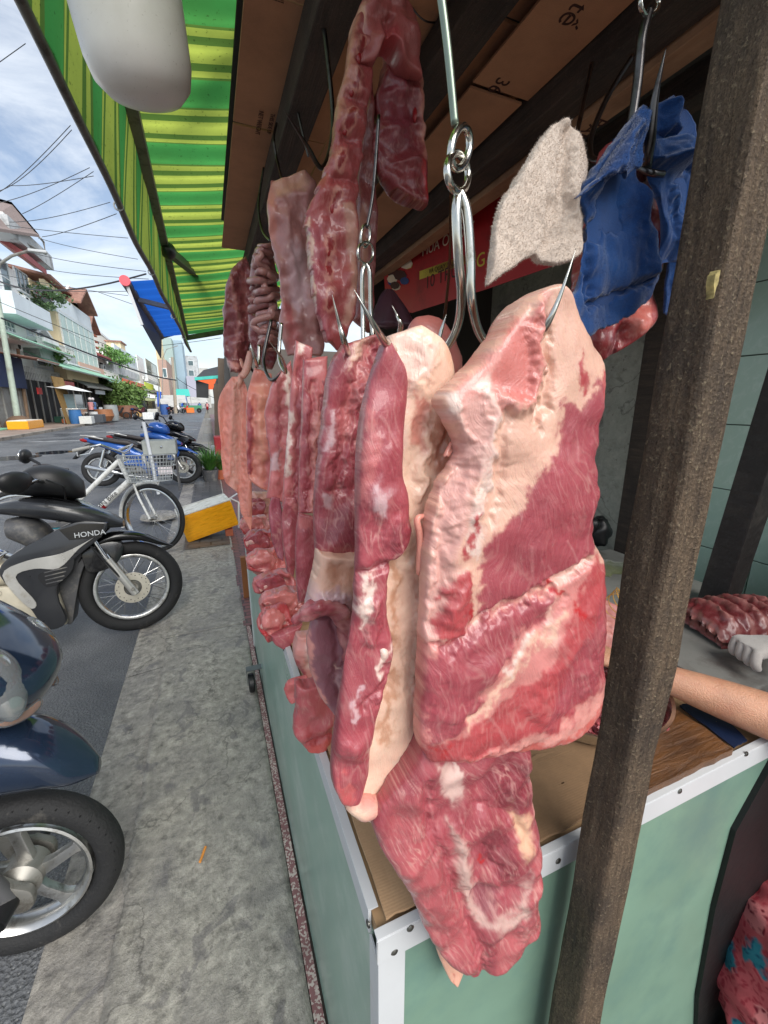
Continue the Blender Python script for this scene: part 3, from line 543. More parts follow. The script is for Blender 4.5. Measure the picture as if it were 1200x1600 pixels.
# ================================================================== meat
LEAN, LEAND, LEANP, LEANR = S(160, 70, 80), S(132, 50, 62), S(190, 104, 105), S(178, 72, 76)
FAT, FATW, FATP, CREAM, SKIN, RED, SILV, PURP = S(226, 182, 160), S(232, 206, 194), S(220, 152, 142), S(238, 202, 178), S(234, 172, 154), S(184, 34, 40), S(204, 168, 172), S(150, 98, 110)
def meat_mat(name='raw meat', rough=.34, sss=.12, fib=1.0, coat=.42):
    m = bpy.data.materials.new(name); m.use_nodes = True; nt, b, N, L = nodes(m)
    at = N('ShaderNodeAttribute'); at.attribute_name = 'tone'; fb = N('ShaderNodeAttribute'); fb.attribute_name = 'fib'; tc = N('ShaderNodeTexCoord').outputs['Object']
    mp = N('ShaderNodeMapping'); mp.inputs['Scale'].default_value = (90, 900, 300); L(fb.outputs['Vector'], mp.inputs['Vector']); f1 = noise_node(N, L, mp.outputs['Vector'], 1, 4, .6, .5)
    mp2 = N('ShaderNodeMapping'); mp2.inputs['Scale'].default_value = (60, 420, 150); L(fb.outputs['Vector'], mp2.inputs['Vector']); f2 = noise_node(N, L, mp2.outputs['Vector'], 1, 6, .65, .8)
    big = noise_node(N, L, tc, 24, 6, .6); fine = noise_node(N, L, tc, 900, 2, .5); lean = at.outputs['Alpha']
    mul = N('ShaderNodeMath'); mul.operation = 'MULTIPLY'; L(lean, mul.inputs[0]); L(mrange(N, L, f1, .45, .74, 0, .26*fib), mul.inputs[1])
    c = mixc(N, L, mul.outputs[0], at.outputs['Color'], S(206, 138, 136))
    m3 = N('ShaderNodeMath'); m3.operation = 'MULTIPLY'; L(lean, m3.inputs[0]); L(mrange(N, L, f2, .62, .74, 0, .38*fib), m3.inputs[1]); c = mixc(N, L, m3.outputs[0], c, S(224, 188, 176))
    c = mixc(N, L, mrange(N, L, big, .3, .7, 0, .22), c, (.62, .50, .52, 1), 'MULTIPLY'); c = mixc(N, L, mrange(N, L, fine, .3, .7, 0, .16), c, (.75, .7, .7, 1), 'MULTIPLY')
    L(c, b.inputs['Base Color']); L(mrange(N, L, f2, .3, .7, rough-.08, rough+.16), b.inputs['Roughness']); b.inputs['Coat Weight'].default_value = coat; b.inputs['Coat Roughness'].default_value = .10
    b.inputs['Subsurface Weight'].default_value = sss; b.inputs['Subsurface Radius'].default_value = (.008, .002, .0015); b.inputs['Subsurface Scale'].default_value = .6
    mid = noise_node(N, L, tc, 150, 4, .65, .4)
    bumpn(N, L, b, [(f2, .22, .002), (mid, .32, .0022), (f1, .5*min(1, fib), .0012), (fine, .2, .0006)]); return m
M_MEAT = meat_mat(); M_SKINM = meat_mat('pig skin', .36, .2, .25, .2)
def finish_meat(o, tone, fibv):
    ca = o.data.attributes.new('tone', 'FLOAT_COLOR', 'POINT'); ca.data.foreach_set('color', np.asarray(tone, np.float32).ravel())
    fa = o.data.attributes.new('fib', 'FLOAT_VECTOR', 'POINT'); fa.data.foreach_set('vector', np.asarray(fibv, np.float32).ravel())
def slab(name, Lp, Rp, y, T, base, paint=(), relief=(), nr=120, nc=60, parent=None, label=None, group=None, bottom=None, top=None, fibre=90, seed=1, rag=3.0, amp=.004, lean=1.0, yaw=0, m=None, power=5, back=.5, vein=.5, hf=.13, rk=.55, lowoct=10, category='meat', tilt=0.0, thin_edge=0.32, bk=3, streaks=0):
    """raw cut: px outline (matched left/right control points) laid on a vertical plane through y, with real thickness"""
    Lc, Rc = cat(Lp, nr), cat(Rp, nr); s = np.linspace(0, 1, nc); t = np.linspace(0, 1, nr)
    G = Lc[:, None, :]*(1-s)[None, :, None]+Rc[:, None, :]*s[None, :, None]
    if bottom is not None:
        B = cat(bottom, nc); G += (t[:, None, None]**bk)*(B-G[-1])[None]
    if top is not None:
        B = cat(top, nc); G += ((1-t)[:, None, None]**bk)*(B-G[0])[None]
    # ragged outline
    cen = G.mean(1, keepdims=True); e = np.abs(2*s-1)**12; ev = np.maximum(np.abs(2*t-1)[:, None]**22, e[None, :])
    nz = fbm(np.c_[G.reshape(-1, 2)/26, np.full(nr*nc, seed*3.1)], 3, seed).reshape(nr, nc); d = G-G.mean((0, 1)); d /= np.linalg.norm(d, axis=2, keepdims=True)+1e-6
    G = G+d*(nz*rag*ev)[..., None]
    Q = G.reshape(-1, 2)
    # plane
    r = CF[None]+CR[None]*((Q[:, :1]-600)/FPX)+CU[None]*((800-Q[:, 1:])/FPX)
    uc, vc = G.mean((0, 1)); P0 = oy(uc, vc, y); n = np.array([-math.sin(R_(yaw)), -math.cos(R_(yaw)), tilt]); n /= np.linalg.norm(n)
    k = ((P0-CAM)@n)/(r@n); P = CAM+r*k[:, None]
    sc = float(np.linalg.norm(P0-CAM))/FPX
    th = (np.clip(1-np.abs(2*s-1)**power, 0, 1)**.5)[None, :]*(np.clip(1-np.abs(2*t-1)**(power*5), 0, 1)**.5)[:, None]; th = (thin_edge+(1-thin_edge)*th).ravel()
    q3 = P*1.0
    h = fbm(q3*20, 2, seed+1)*amp*1.7+fbm(np.c_[q3[:, 0]*70, q3[:, 1]*70, q3[:, 2]*30], 3, seed+2, .45)*amp*hf
    wob = np.c_[fbm(q3*60, 3, seed+20), fbm(q3*60, 3, seed+21)]/sc*.006; Qw = Q+wob
    fine = fbm(q3*200, 4, seed+30, .65)/sc*.0020
    tone = np.tile(np.array(base), (len(Q), 1)).astype(float); tone[:, 3] = lean
    for it in paint:
        col, geo, soft = it[0], it[1], it[2]; ln = it[3] if len(it) > 3 else None; w_ = it[4] if len(it) > 4 else None
        dd = (seg_dist(Qw, geo)-w_ if w_ is not None else poly_sd(Qw, geo))+fine
        f = 1/(1+np.exp(np.clip(dd/(soft*.16), -30, 30))); f = f[:, None]
        c4 = np.array(col, float).copy(); c4[3] = (ln if ln is not None else 1.0); tone = tone*(1-f)+c4[None]*f
    for geo, w_, hh_ in relief:
        dd = (seg_dist(Qw, geo) if len(geo) > 1 else np.hypot(*(Qw-np.array(geo[0])).T)); h += rk*hh_*np.exp(-(dd/w_)**2)
    # marbling veins of fat in the lean
    a = R_(fibre); al = (Q[:, 0]*math.cos(a)+Q[:, 1]*math.sin(a))*sc; ac = (-Q[:, 0]*math.sin(a)+Q[:, 1]*math.cos(a))*sc
    wv = fbm(np.c_[al*14, ac*14, al*0+seed], 3, seed+40)*.016; fibv = np.c_[al+seed*.37, ac+wv, P@n]
    if vein:
        vn = 1-np.abs(fbm(np.c_[al*26, (ac+wv)*80, al*0+seed], 3, seed+50)); f = np.clip((vn-.86)/.14, 0, 1)*vein*np.clip(fbm(q3*22, 2, seed+60)+.35, 0, 1)*tone[:, 3]
        tone[:, :3] = tone[:, :3]*(1-f[:, None])+np.array(S(216, 168, 158)[:3])*f[:, None]
    tone[:, :3] *= np.clip(1+.11*fbm(q3*34, 3, seed+70), .6, 1.4)[:, None]
    if streaks:
        rs_ = np.random.RandomState(seed); lo, hi = Q.min(0), Q.max(0); ca_, sa_ = math.cos(a), math.sin(a)
        for k_ in range(streaks):
            c_ = lo+(hi-lo)*rs_.rand(2); L__ = (8+34*rs_.rand()); da_ = rs_.randn()*.22; d_ = np.array([math.cos(a+da_), math.sin(a+da_)])*L__; b_ = np.array([-d_[1], d_[0]])*rs_.randn()*.12
            sel = np.where((np.abs(Q[:, 0]-c_[0]) < 50) & (np.abs(Q[:, 1]-c_[1]) < 50))[0]
            if len(sel) < 4: continue
            dd = seg_dist(Q[sel], [c_-d_, c_-d_*.3+b_, c_+d_*.3+b_*.8, c_+d_]); w_ = .6+1.6*rs_.rand()**2
            f = np.clip(1.5-dd/w_, 0, 1)*(.05+.13*rs_.rand())*np.clip(tone[sel, 3]*1.5, 0, 1); tone[sel, :3] = tone[sel, :3]*(1-f[:, None])+np.array(S(222, 178, 172)[:3])*f[:, None]; h[sel] += f*.0008
    edge = 1-th
    front = P+n[None]*((T*(1-back))*th+h*np.clip(th*2.2, 0, 1))[:, None]; bk_ = P-n[None]*((T*back)*th*(.8+.2*np.cos(Q[:, 0]/9)))[:, None]
    V = np.vstack([front, bk_]); F = []; o_ = nr*nc
    ii, jj = np.meshgrid(np.arange(nr-1), np.arange(nc-1), indexing='ij'); a_ = (ii*nc+jj).ravel(); f1 = np.c_[a_, a_+nc, a_+nc+1, a_+1]; F = f1.tolist()+(f1[:, ::-1]+o_).tolist()
    ring = [j for j in range(nc)]+[i*nc+nc-1 for i in range(1, nr)]+[(nr-1)*nc+j for j in range(nc-2, -1, -1)]+[i*nc for i in range(nr-2, 0, -1)]
    for q in range(len(ring)): a1, b1 = ring[q], ring[(q+1) % len(ring)]; F.append((a1, b1, b1+o_, a1+o_))
    o = mesh_obj(name, V, F, m or M_MEAT, parent); finish_meat(o, np.vstack([tone, tone*np.array([.92, .9, .9, 1])]), np.vstack([fibv, fibv]))
    if label: tag(o, label, category, group)
    return o
def mtube(name, path, base, parent=None, label=None, n=18, sub=8, seed=1, m=None, amp=.12, flat=None, tone2=None, group=None, world_r=False, category='meat', lean=.4):
    """soft tube through (u,v,y,r_px) points"""
    A = np.array(path, float); C = cat(A, (len(A)-1)*sub+1); P = np.array([oy(u, v, y) for u, v, y in C[:, :3]]); rr = np.array([c[3]*float((p-CAM)@CF)/FPX for c, p in zip(C, P)])
    e = np.linspace(0, 1, len(C)); cap = np.clip(np.minimum(e, 1-e)/.06, 0, 1)**.5*.9+.1; rr = rr*cap
    mb = MB().tube(P, rr, n, flat=flat); V = np.array(mb.V); cen = np.repeat(P, n, 0)[:len(V)]; d = V[:len(cen)]-cen; V[:len(cen)] += d*(amp*fbm(V[:len(cen)]*60, 3, seed))[:, None]
    o = mesh_obj(name, V, mb.F, m or M_MEAT, parent); tone = np.tile(np.array(base, float), (len(V), 1)); tone[:, 3] = lean
    if tone2 is not None: f = np.clip(fbm(V*45, 3, seed+4)*1.2+.3, 0, 1)[:, None]; tone = tone*(1-f)+np.array(tone2, float)[None]*f; tone[:, 3] = lean
    finish_meat(o, tone, V*1.0)
    if label: tag(o, label, category, group)
    return o
HANG = 'raw cuts hanging in the row'
# ---- A: the big nearest slab
LA = [(836, 456), (806, 474), (768, 522), (732, 572), (684, 622), (698, 662), (711, 705), (690, 748), (668, 810), (660, 900), (655, 1000), (650, 1090), (649, 1145), (664, 1180)]
RA = [(852, 453), (868, 466), (886, 495), (912, 540), (931, 575), (924, 630), (919, 700), (914, 760), (907, 822), (933, 874), (938, 920), (930, 1000), (935, 1062), (926, 1100)]
slab('pork_slab', LA, RA, .255, .035, FAT, [
    (FATP, [(836, 452), (800, 485), (800, 560), (770, 520), (690, 622), (712, 705), (720, 640), (760, 640), (812, 610), (815, 500)], 14, .1),
    (S(206, 120, 112), [(806, 480), (812, 545), (812, 605), (800, 630), (768, 622), (748, 600), (756, 556), (778, 520)], 16, .25),
    (FATW, [(690, 624), (708, 655), (718, 700)], 8, .0, 7), (FATW, [(738, 598), (742, 640), (735, 700), (740, 760), (714, 805), (722, 850)], 9, 0, 8), (S(216, 164, 154), [(722, 640), (716, 720), (690, 800), (672, 900), (664, 980)], 22, .15, 18),  # first two white fat strokes carry glints painted into the tone
    (LEAN, [(848, 630), (842, 700), (810, 726), (794, 770), (778, 802), (744, 822), (728, 872), (735, 926), (728, 956), (760, 944), (812, 917), (852, 890), (890, 864), (910, 858), (912, 800), (920, 700), (934, 620), (930, 585), (905, 600), (880, 645)], 11, 1),
    (LEANR, [(878, 558), (892, 590), (882, 616), (872, 590)], 9, .7), (S(190, 92, 92), [(934, 570), (918, 590), (922, 640), (934, 640)], 8, .8),
    (S(206, 132, 126), [(640, 1010), (728, 962), (812, 918), (890, 868), (945, 870), (945, 1110), (660, 1195), (640, 1180)], 10, .45),
    (LEANR, [(676, 920), (692, 888), (714, 884), (722, 926), (720, 950), (696, 984), (678, 1000), (670, 960)], 8, 1),
    (LEAN, [(655, 1016), (680, 995), (728, 964), (776, 940), (812, 924), (844, 912), (834, 958), (802, 972), (778, 1000), (758, 1032), (738, 1062), (706, 1116), (660, 1134), (646, 1120)], 10, 1),
    (LEANR, [(908, 864), (944, 884), (938, 940), (930, 1040), (900, 1072), (848, 1120), (800, 1136), (768, 1146), (720, 1164), (672, 1186), (650, 1176), (652, 1140), (704, 1128), (752, 1090), (800, 1050), (842, 1008), (866, 960), (882, 912)], 10, .9),
    (LEAN, [(922, 930), (934, 1000), (925, 1050), (880, 1085), (830, 1115), (850, 1040), (885, 980)], 22, 1),
    (FATP, [(896, 1082), (932, 1048), (932, 1108), (870, 1152), (790, 1162), (776, 1152), (850, 1122)], 9, .25), (S(206, 104, 96), [(930, 1085), (880, 1135), (820, 1156), (740, 1172), (690, 1178)], 8, .6, 7),
    (S(222, 176, 162), [(884, 868), (850, 900), (836, 940), (842, 985)], 10, .15, 6), (FAT, [(858, 950), (800, 1004), (764, 1052), (712, 1112)], 9, .2, 5), (FATW, [(812, 985), (790, 1010), (770, 1036)], 7, .1, 3),
    (RED, [(660, 1150), (686, 1142), (680, 1164)], 12, .6), (RED, [(716, 942), (718, 960)], 6, .5, 3), (RED, [(840, 905), (846, 918)], 7, .5, 5), (RED, [(874, 928), (880, 950)], 9, .6, 4), (LEANR, [(720, 800), (712, 850), (710, 856)], 6, .4, 3)],
    [([(808, 480), (812, 545), (812, 600), (800, 628), (765, 628)], 12, .011), ([(824, 520), (826, 600), (816, 660)], 9, -.009), ([(890, 866), (812, 918), (728, 960), (676, 1002)], 8, -.013), ([(730, 1040), (690, 1075)], 46, .013), ([(885, 980), (840, 1080)], 40, .012), ([(860, 760)], 90, .012),
     ([(850, 930), (780, 1010), (720, 1100)], 10, -.006), ([(712, 700), (690, 770), (676, 860), (668, 960)], 10, -.012), ([(740, 620), (735, 720), (720, 800)], 10, .007), ([(700, 640), (716, 700)], 9, .006), ([(760, 640), (758, 740), (740, 800)], 9, -.006), ([(690, 940), (705, 900)], 18, .008), ([(720, 1165), (800, 1150)], 6, .004)],
    nr=420, nc=210, bottom=[(664, 1180), (700, 1176), (740, 1173), (768, 1166), (810, 1162), (850, 1154), (890, 1136), (926, 1104)], bk=8, fibre=82, seed=11, rag=4, amp=.0026, label='large raw pork slab on the near steel hook, cream fat above two dark lean muscles', group=HANG, vein=.3, power=7, streaks=150)
# ---- B: belly strip with skin flap and lean roll
tb_ = thing('belly_strip', 'long belly strip with cream skin flap and lean roll, left of the largest slab', 'meat', tuple(oy(600, 900, .31)), group=HANG)
slab('skin_flap', [(604, 526), (592, 590), (578, 660), (570, 740), (572, 820), (573, 900), (568, 980), (560, 1060), (553, 1140), (548, 1205), (560, 1268)], [(652, 508), (690, 545), (706, 610), (713, 690), (672, 812), (662, 900), (658, 1000), (654, 1090), (648, 1160), (624, 1222), (596, 1274)], .287, .022, CREAM, [
    (S(236, 200, 184), [(604, 520), (640, 512), (672, 545), (650, 580), (625, 640), (618, 700), (600, 700), (596, 600)], 14, .1), (S(208, 140, 124), [(640, 618), (662, 640), (650, 700), (630, 690)], 14, .1), (S(214, 160, 134), [(660, 660), (690, 655), (700, 690), (680, 740), (662, 720)], 14, .1),
    (S(224, 150, 136), [(716, 600), (716, 695), (672, 815), (661, 900), (657, 1000), (651, 1100), (640, 1180)], 5, .1, 7), (S(228, 186, 158), [(690, 545), (708, 620)], 8, .1, 8), (S(226, 200, 178), [(612, 1180), (634, 1160), (628, 1225), (600, 1240)], 9, 0), (S(196, 146, 116), [(622, 780), (614, 900), (606, 1020), (592, 1140)], 16, .1, 6), (RED, [(703, 706), (712, 708)], 4, .3, 2)],
    [([(655, 660), (640, 740), (628, 840), (620, 960)], 12, -.007), ([(690, 660), (668, 720), (650, 800)], 9, -.006), ([(705, 600), (712, 690), (672, 812), (662, 900), (657, 1000), (651, 1100)], 7, .010), ([(676, 640), (656, 680), (645, 760)], 12, .007), ([(640, 900), (632, 1060)], 12, -.005), ([(650, 540), (640, 600)], 18, .008), ([(596, 700), (604, 860), (590, 1050)], 16, -.006)],
    nr=380, nc=120, parent=tb_, fibre=90, seed=21, rag=2.5, amp=.0022, lean=.12, vein=0, power=8, thin_edge=.5)
slab('lean_roll', [(594, 540), (570, 620), (558, 700), (556, 790), (556, 860), (554, 930), (548, 985), (536, 1050), (525, 1120), (518, 1180), (519, 1220), (534, 1254)], [(606, 536), (634, 590), (632, 650), (622, 720), (636, 790), (638, 835), (608, 878), (600, 940), (610, 1010), (594, 1070), (580, 1130), (576, 1180), (572, 1215), (556, 1258)], .272, .018, LEAN, [
    (SILV, [(582, 740), (600, 760), (592, 800), (572, 790)], 14, .8), (LEAND, [(604, 820), (632, 815), (628, 862), (600, 880)], 14, 1), (FATW, [(562, 900), (580, 888), (570, 960), (556, 980)], 9, .1), (FATW, [(590, 1012), (604, 1005), (600, 1040), (584, 1044)], 7, .0), (LEANP, [(560, 620), (572, 700), (560, 780)], 10, .9, 6), (S(196, 90, 92), [(528, 1200), (524, 1240), (545, 1262), (556, 1240)], 10, .7), (SILV, [(556, 1060), (548, 1110)], 7, .7, 4)],
    [([(598, 880), (575, 885), (558, 900)], 10, -.012), ([(615, 830)], 26, .010), ([(585, 700), (590, 800)], 24, .006), ([(578, 940), (575, 990)], 13, .008), ([(600, 1040), (570, 1090)], 8, -.007), ([(545, 1160)], 22, .008)],
    nr=330, nc=90, parent=tb_, fibre=78, seed=23, rag=3, amp=.004, vein=.4, power=4.5, streaks=90)
mtube('fat_knob', [(594, 1012, .266, 4), (600, 1020, .264, 7), (596, 1032, .266, 5)], S(230, 202, 188), tb_, seed=3, lean=0)
mtube('strip_end', [(548, 1232, .276, 12), (556, 1254, .274, 17), (576, 1260, .274, 19), (592, 1248, .278, 12)], S(214, 150, 138), tb_, seed=5, tone2=CREAM, lean=.1)
# pale curl of skin hanging between belly strip and big slab
mtube('skin_curl', [(664, 806, .262, 4), (652, 812, .260, 5), (656, 840, .261, 5), (654, 900, .264, 5)], S(222, 150, 134), tb_, seed=6, lean=0); mtube('skin_curl', [(708, 700, .262, 3), (697, 712, .260, 4), (706, 690, .262, 3)], S(222, 150, 134), tb_, seed=7, lean=0)
# ---- C: third cut, ends in a shank
tcut = thing('shoulder_strip', 'raw pork shoulder strip ending in a curled shank, left of the skin-on belly strip', 'meat', tuple(oy(540, 700, .46)), group=HANG)
slab('lean_strip', [(534, 538), (513, 580), (505, 640), (498, 700), (492, 760), (490, 820), (494, 880)], [(590, 522), (600, 548), (592, 600), (584, 660), (576, 720), (570, 790), (566, 876)], .46, .032, LEAN, [
    (LEANP, [(560, 530), (585, 525), (560, 600), (535, 700), (520, 680), (540, 600)], 14, .9), (FAT, [(548, 534), (572, 528), (556, 560), (536, 580)], 10, .2), (SILV, [(508, 650), (520, 640), (514, 700), (504, 700)], 9, .6), (SILV, [(500, 770), (515, 772), (512, 790), (500, 786)], 7, .6), (LEAND, [(500, 790), (550, 780), (556, 850), (500, 840)], 26, 1), (FATP, [(590, 520), (600, 560), (584, 640), (578, 720)], 7, .2, 4)],
    [([(572, 540), (548, 600), (528, 700), (522, 760)], 9, -.014), ([(584, 560), (562, 640), (552, 760)], 9, -.010), ([(512, 720)], 24, .010), ([(556, 600), (540, 680)], 12, .010)], nr=240, nc=90, parent=tcut, fibre=80, seed=31, rag=2.5, amp=.005, vein=.5, streaks=90)
slab('fat_cap', [(496, 858), (487, 900), (476, 946)], [(556, 862), (556, 900), (548, 946)], .45, .05, FAT, [(S(210, 156, 130), [(505, 872), (545, 872), (540, 905), (505, 905)], 16, 0), (SILV, [(480, 920), (520, 905), (552, 925), (550, 950), (470, 960)], 14, .3)], [([(525, 885)], 18, -.008), ([(500, 925), (530, 920)], 8, .008)], nr=70, nc=60, parent=tcut, seed=33, rag=3, lean=.1, vein=0, amp=.003)
mtube('shank', [(462, 972, .44, 9), (476, 958, .43, 15), (505, 948, .425, 17), (534, 960, .43, 18), (545, 1000, .44, 15), (548, 1050, .445, 12), (535, 1100, .45, 8)], LEAN, tcut, seed=8, tone2=S(206, 140, 138), lean=.9, n=28, amp=.42, flat=.8)
slab('shank_inside', [(488, 960), (480, 1000), (484, 1045), (500, 1085), (520, 1110)], [(545, 960), (548, 1000), (550, 1045), (545, 1085), (532, 1112)], .455, .025, PURP, [(SILV, [(525, 1050), (535, 1090)], 9, .2, 3), (FATW, [(522, 1032), (526, 1040)], 3, 0, 2), (FATP, [(478, 980), (482, 1040), (500, 1085)], 6, .2, 5)], [([(520, 970), (528, 1080)], 10, -.010)], nr=70, nc=40, parent=tcut, seed=35, rag=2, lean=.4, vein=.1)
# ---- D: narrow loin strips further along
slab('loin_strip', [(462, 532), (455, 600), (449, 680), (444, 740), (441, 790)], [(488, 544), (482, 610), (476, 690), (472, 750), (466, 792)], .66, .016, LEANP, [(LEAN, [(468, 560), (486, 560), (476, 780), (455, 780)], 9, 1), (FATW, [(462, 534), (478, 532), (472, 548), (462, 552)], 5, 0), (FATW, [(452, 640), (447, 740)], 5, .1, 3)], [([(470, 560), (458, 780)], 4, -.006)], nr=130, nc=34, label='slim loin strip with a squared pale top, next left of the shoulder strip', group=HANG, fibre=84, seed=41, rag=1.5)
slab('loin_strip', [(474, 562), (471, 640), (468, 720), (466, 800)], [(512, 556), (508, 640), (502, 720), (496, 800)], .58, .018, LEANP, [(LEAN, [(474, 560), (486, 560), (480, 800), (466, 800)], 7, 1), (S(214, 140, 132), [(488, 640), (500, 640), (494, 800), (482, 800)], 5, .3), (LEAND, [(503, 600), (510, 600), (497, 800), (492, 800)], 4, 1)], [([(487, 600), (480, 790)], 4, -.008), ([(501, 620), (493, 800)], 4, -.008)], nr=130, nc=40, label='ridged loin strip hanging just left of the shoulder strip, with a pale sinew', group=HANG, fibre=86, seed=43, rag=1.5)
slab('meat_tongue', [(466, 800), (462, 840), (462, 900), (466, 940)], [(490, 806), (492, 850), (490, 900), (482, 936)], .56, .014, LEAN, [(LEANP, [(464, 806), (488, 806), (488, 822), (464, 820)], 5, .7)], [([(476, 830), (474, 920)], 8, .005)], nr=70, nc=30, label='flat dark lean strip tucked under the ridged loin strip', group=HANG, seed=45, rag=1.2)
slab('meat_tongue', [(446, 776), (440, 810), (442, 850), (448, 892)], [(462, 776), (468, 800), (464, 860), (458, 900)], .63, .014, LEAN, [(LEANP, [(444, 776), (466, 790), (460, 800)], 5, .7)], [([(455, 790), (452, 880)], 6, .005)], nr=60, nc=28, label='dark lean strip with pointed top above the chops on the counter', group=HANG, seed=46, rag=1.2)
slab('meat_tongue', [(425, 775), (420, 800), (424, 840), (434, 870)], [(437, 778), (442, 810), (444, 850), (442, 876)], .70, .012, S(150, 66, 82), [], [], nr=50, nc=24, label='leftmost of three short dark lean strips low in the row', group=HANG, seed=47, rag=1.2)
slab('rib_piece', [(428, 592), (414, 640), (418, 690), (422, 730), (416, 778)], [(454, 562), (462, 620), (460, 690), (456, 740), (452, 784)], .78, .022, LEANP, [(LEAN, [(428, 620), (440, 640), (436, 700), (428, 700)], 7, 1), (FATW, [(446, 580), (452, 640)], 5, .1, 4), (SILV, [(418, 715), (436, 700), (436, 730), (424, 736)], 5, .2)], [([(440, 600), (440, 770)], 5, -.008)], nr=100, nc=34, label='ragged pink rib piece hanging between the fatty orange cut and the loin strips', group=HANG, seed=49, rag=3)
slab('fatty_cut', [(398, 576), (386, 620), (385, 680), (387, 740), (398, 756)], [(424, 584), (434, 640), (434, 690), (440, 740), (436, 778)], .98, .024, S(212, 130, 114), [(LEAN, [(386, 620), (394, 640), (394, 740), (386, 740)], 5, .8), (LEANP, [(420, 640), (428, 760), (412, 760)], 8, .7), (S(222, 150, 128), [(400, 600), (414, 600), (412, 720), (400, 720)], 10, .1)], [([(404, 620), (408, 740)], 6, .008), ([(396, 620), (396, 740)], 4, -.008)], nr=110, nc=40, label='fatty orange-pink cut hanging beside the smooth sheet of skin', group=HANG, seed=51, rag=2.5, lean=.4, amp=.007, vein=.3)
# ---- F: smooth sheet of pig skin
slab('skin_sheet', [(362, 588), (341, 628), (345, 690), (350, 748), (370, 770), (376, 800)], [(378, 588), (388, 620), (388, 690), (392, 740), (394, 800), (392, 830)], 1.28, .012, S(228, 148, 132), [(S(240, 182, 168), [(372, 600), (366, 760)], 12, .0, 6)], [([(366, 600), (356, 740)], 7, .018), ([(378, 600), (374, 780)], 6, -.018), ([(388, 620), (388, 800)], 5, .012), ([(349, 640), (352, 740)], 5, -.012)], nr=130, nc=60, label='smooth pink sheet of pig skin hanging at the far end of the row', group=HANG, seed=53, rag=1.0, lean=.0, vein=0, m=M_SKINM, amp=.002, thin_edge=.5)
# ---- smooth rounded joint behind
mtube('pig_snout', [(640, 515, .52, 18), (668, 530, .52, 34), (692, 566, .52, 30), (706, 596, .53, 16)], S(216, 132, 122), None, 'smooth rounded pink cut on a hook behind the belly strip', m=M_SKINM, lean=0, amp=.05, group=HANG, seed=9, n=28)
# ---- top row
RB = ((576, 26), (563, 82), (552, 134), (541, 196), (528, 260), (521, 318), (515, 386), (512, 424), (511, 470))
rk = thing('rib_rack', 'rack of ribs folded over a hook high above the counter, red bone ends showing', 'meat', tuple(oy(560, 270, .75)), group='offcuts hanging above the row')
slab('rack_front', [(560, 20), (546, 60), (540, 105), (528, 150), (520, 205), (512, 250), (494, 300), (477, 345), (480, 400), (486, 450), (498, 500), (510, 540)], [(590, 8), (586, 70), (583, 112), (574, 165), (567, 215), (561, 275), (556, 330), (557, 400), (556, 450), (552, 500), (530, 542)], .74, .035, S(160, 70, 70), [(S(196, 132, 112), [(548, 40), (540, 110), (524, 190)], 9, .2, 7), (LEAN, [(478, 350), (500, 350), (512, 530), (498, 530), (484, 440)], 8, .9), (S(206, 170, 150), [(478, 345), (482, 420), (490, 480)], 3, .1, 2), (S(190, 140, 122), [(540, 330), (552, 440), (540, 500)], 10, .3, 7)]+[(S(204, 140, 126), [(u, v-10), (u-2, v+12)], 7, .2, 8) for u, v in RB]+[(S(140, 24, 30), [(u+1, v-8), (u-2, v+9)], 3, .6, 4.5) for u, v in RB],
    [([(563, 78)], 20, .016), ([(552, 130)], 20, .014), ([(540, 192)], 20, .014), ([(528, 255)], 20, .014), ([(556, 105), (580, 100)], 8, -.012), ([(545, 160), (568, 165)], 8, -.012), ([(532, 222), (560, 225)], 8, -.012), ([(520, 288), (552, 290)], 8, -.012)], nr=300, nc=80, parent=rk, seed=61, rag=8, lean=.5, amp=.007)
slab('rack_inside', [(556, 300), (556, 360), (556, 430), (552, 500)], [(578, 110), (584, 240), (586, 400), (576, 520)], .80, .03, S(120, 52, 50), [(S(160, 108, 88), [(562, 330), (566, 480)], 8, .3, 6)], [], nr=80, nc=30, parent=rk, seed=63, rag=2, amp=.006)
slab('rack_back', [(596, 30), (600, 90), (586, 150), (584, 210), (586, 262), (606, 298), (644, 322)], [(630, 14), (648, 60), (655, 130), (660, 200), (664, 262), (666, 300), (662, 326)], .79, .045, S(132, 44, 50), [(S(196, 132, 116), [(640, 40), (652, 110), (658, 190), (662, 250)], 9, .2, 8), (LEAND, [(590, 140), (630, 120), (640, 240), (600, 250)], 20, .8), (RED, [(652, 262), (664, 320)], 7, .5, 3)], [([(600, 160), (620, 160), (640, 150)], 8, .010), ([(596, 215), (640, 205)], 8, .012), ([(610, 265), (650, 260)], 8, .012)], nr=160, nc=60, parent=rk, seed=65, rag=7, amp=.007)
slab('rack_crown', [(584, -8), (560, 12), (548, 50), (543, 84), (543, 112)], [(604, -10), (634, 12), (648, 44), (654, 84), (657, 124)], .748, .05, S(168, 86, 84), [(S(214, 164, 142), [(556, 30), (548, 90)], 10, .1, 8), (LEANR, [(585, 60), (612, 60), (612, 90), (588, 90)], 10, .6)], [([(575, 30)], 14, .018), ([(612, 20)], 14, .016), ([(638, 60)], 14, .016), ([(598, 50), (592, 90)], 6, -.02)], nr=70, nc=70, parent=rk, bottom=[(543, 112), (560, 114), (580, 108), (588, 86), (600, 78), (612, 86), (624, 108), (657, 124)], bk=2, seed=67, rag=4, amp=.007, lean=.3)
if 0: mtube('rack_top', [(566, 40, .745, 18), (572, 12, .75, 22), (596, 2, .76, 24), (622, 14, .775, 20), (634, 44, .785, 16)], S(190, 112, 104), rk, seed=12, tone2=S(206, 150, 130), lean=.3, amp=.25)
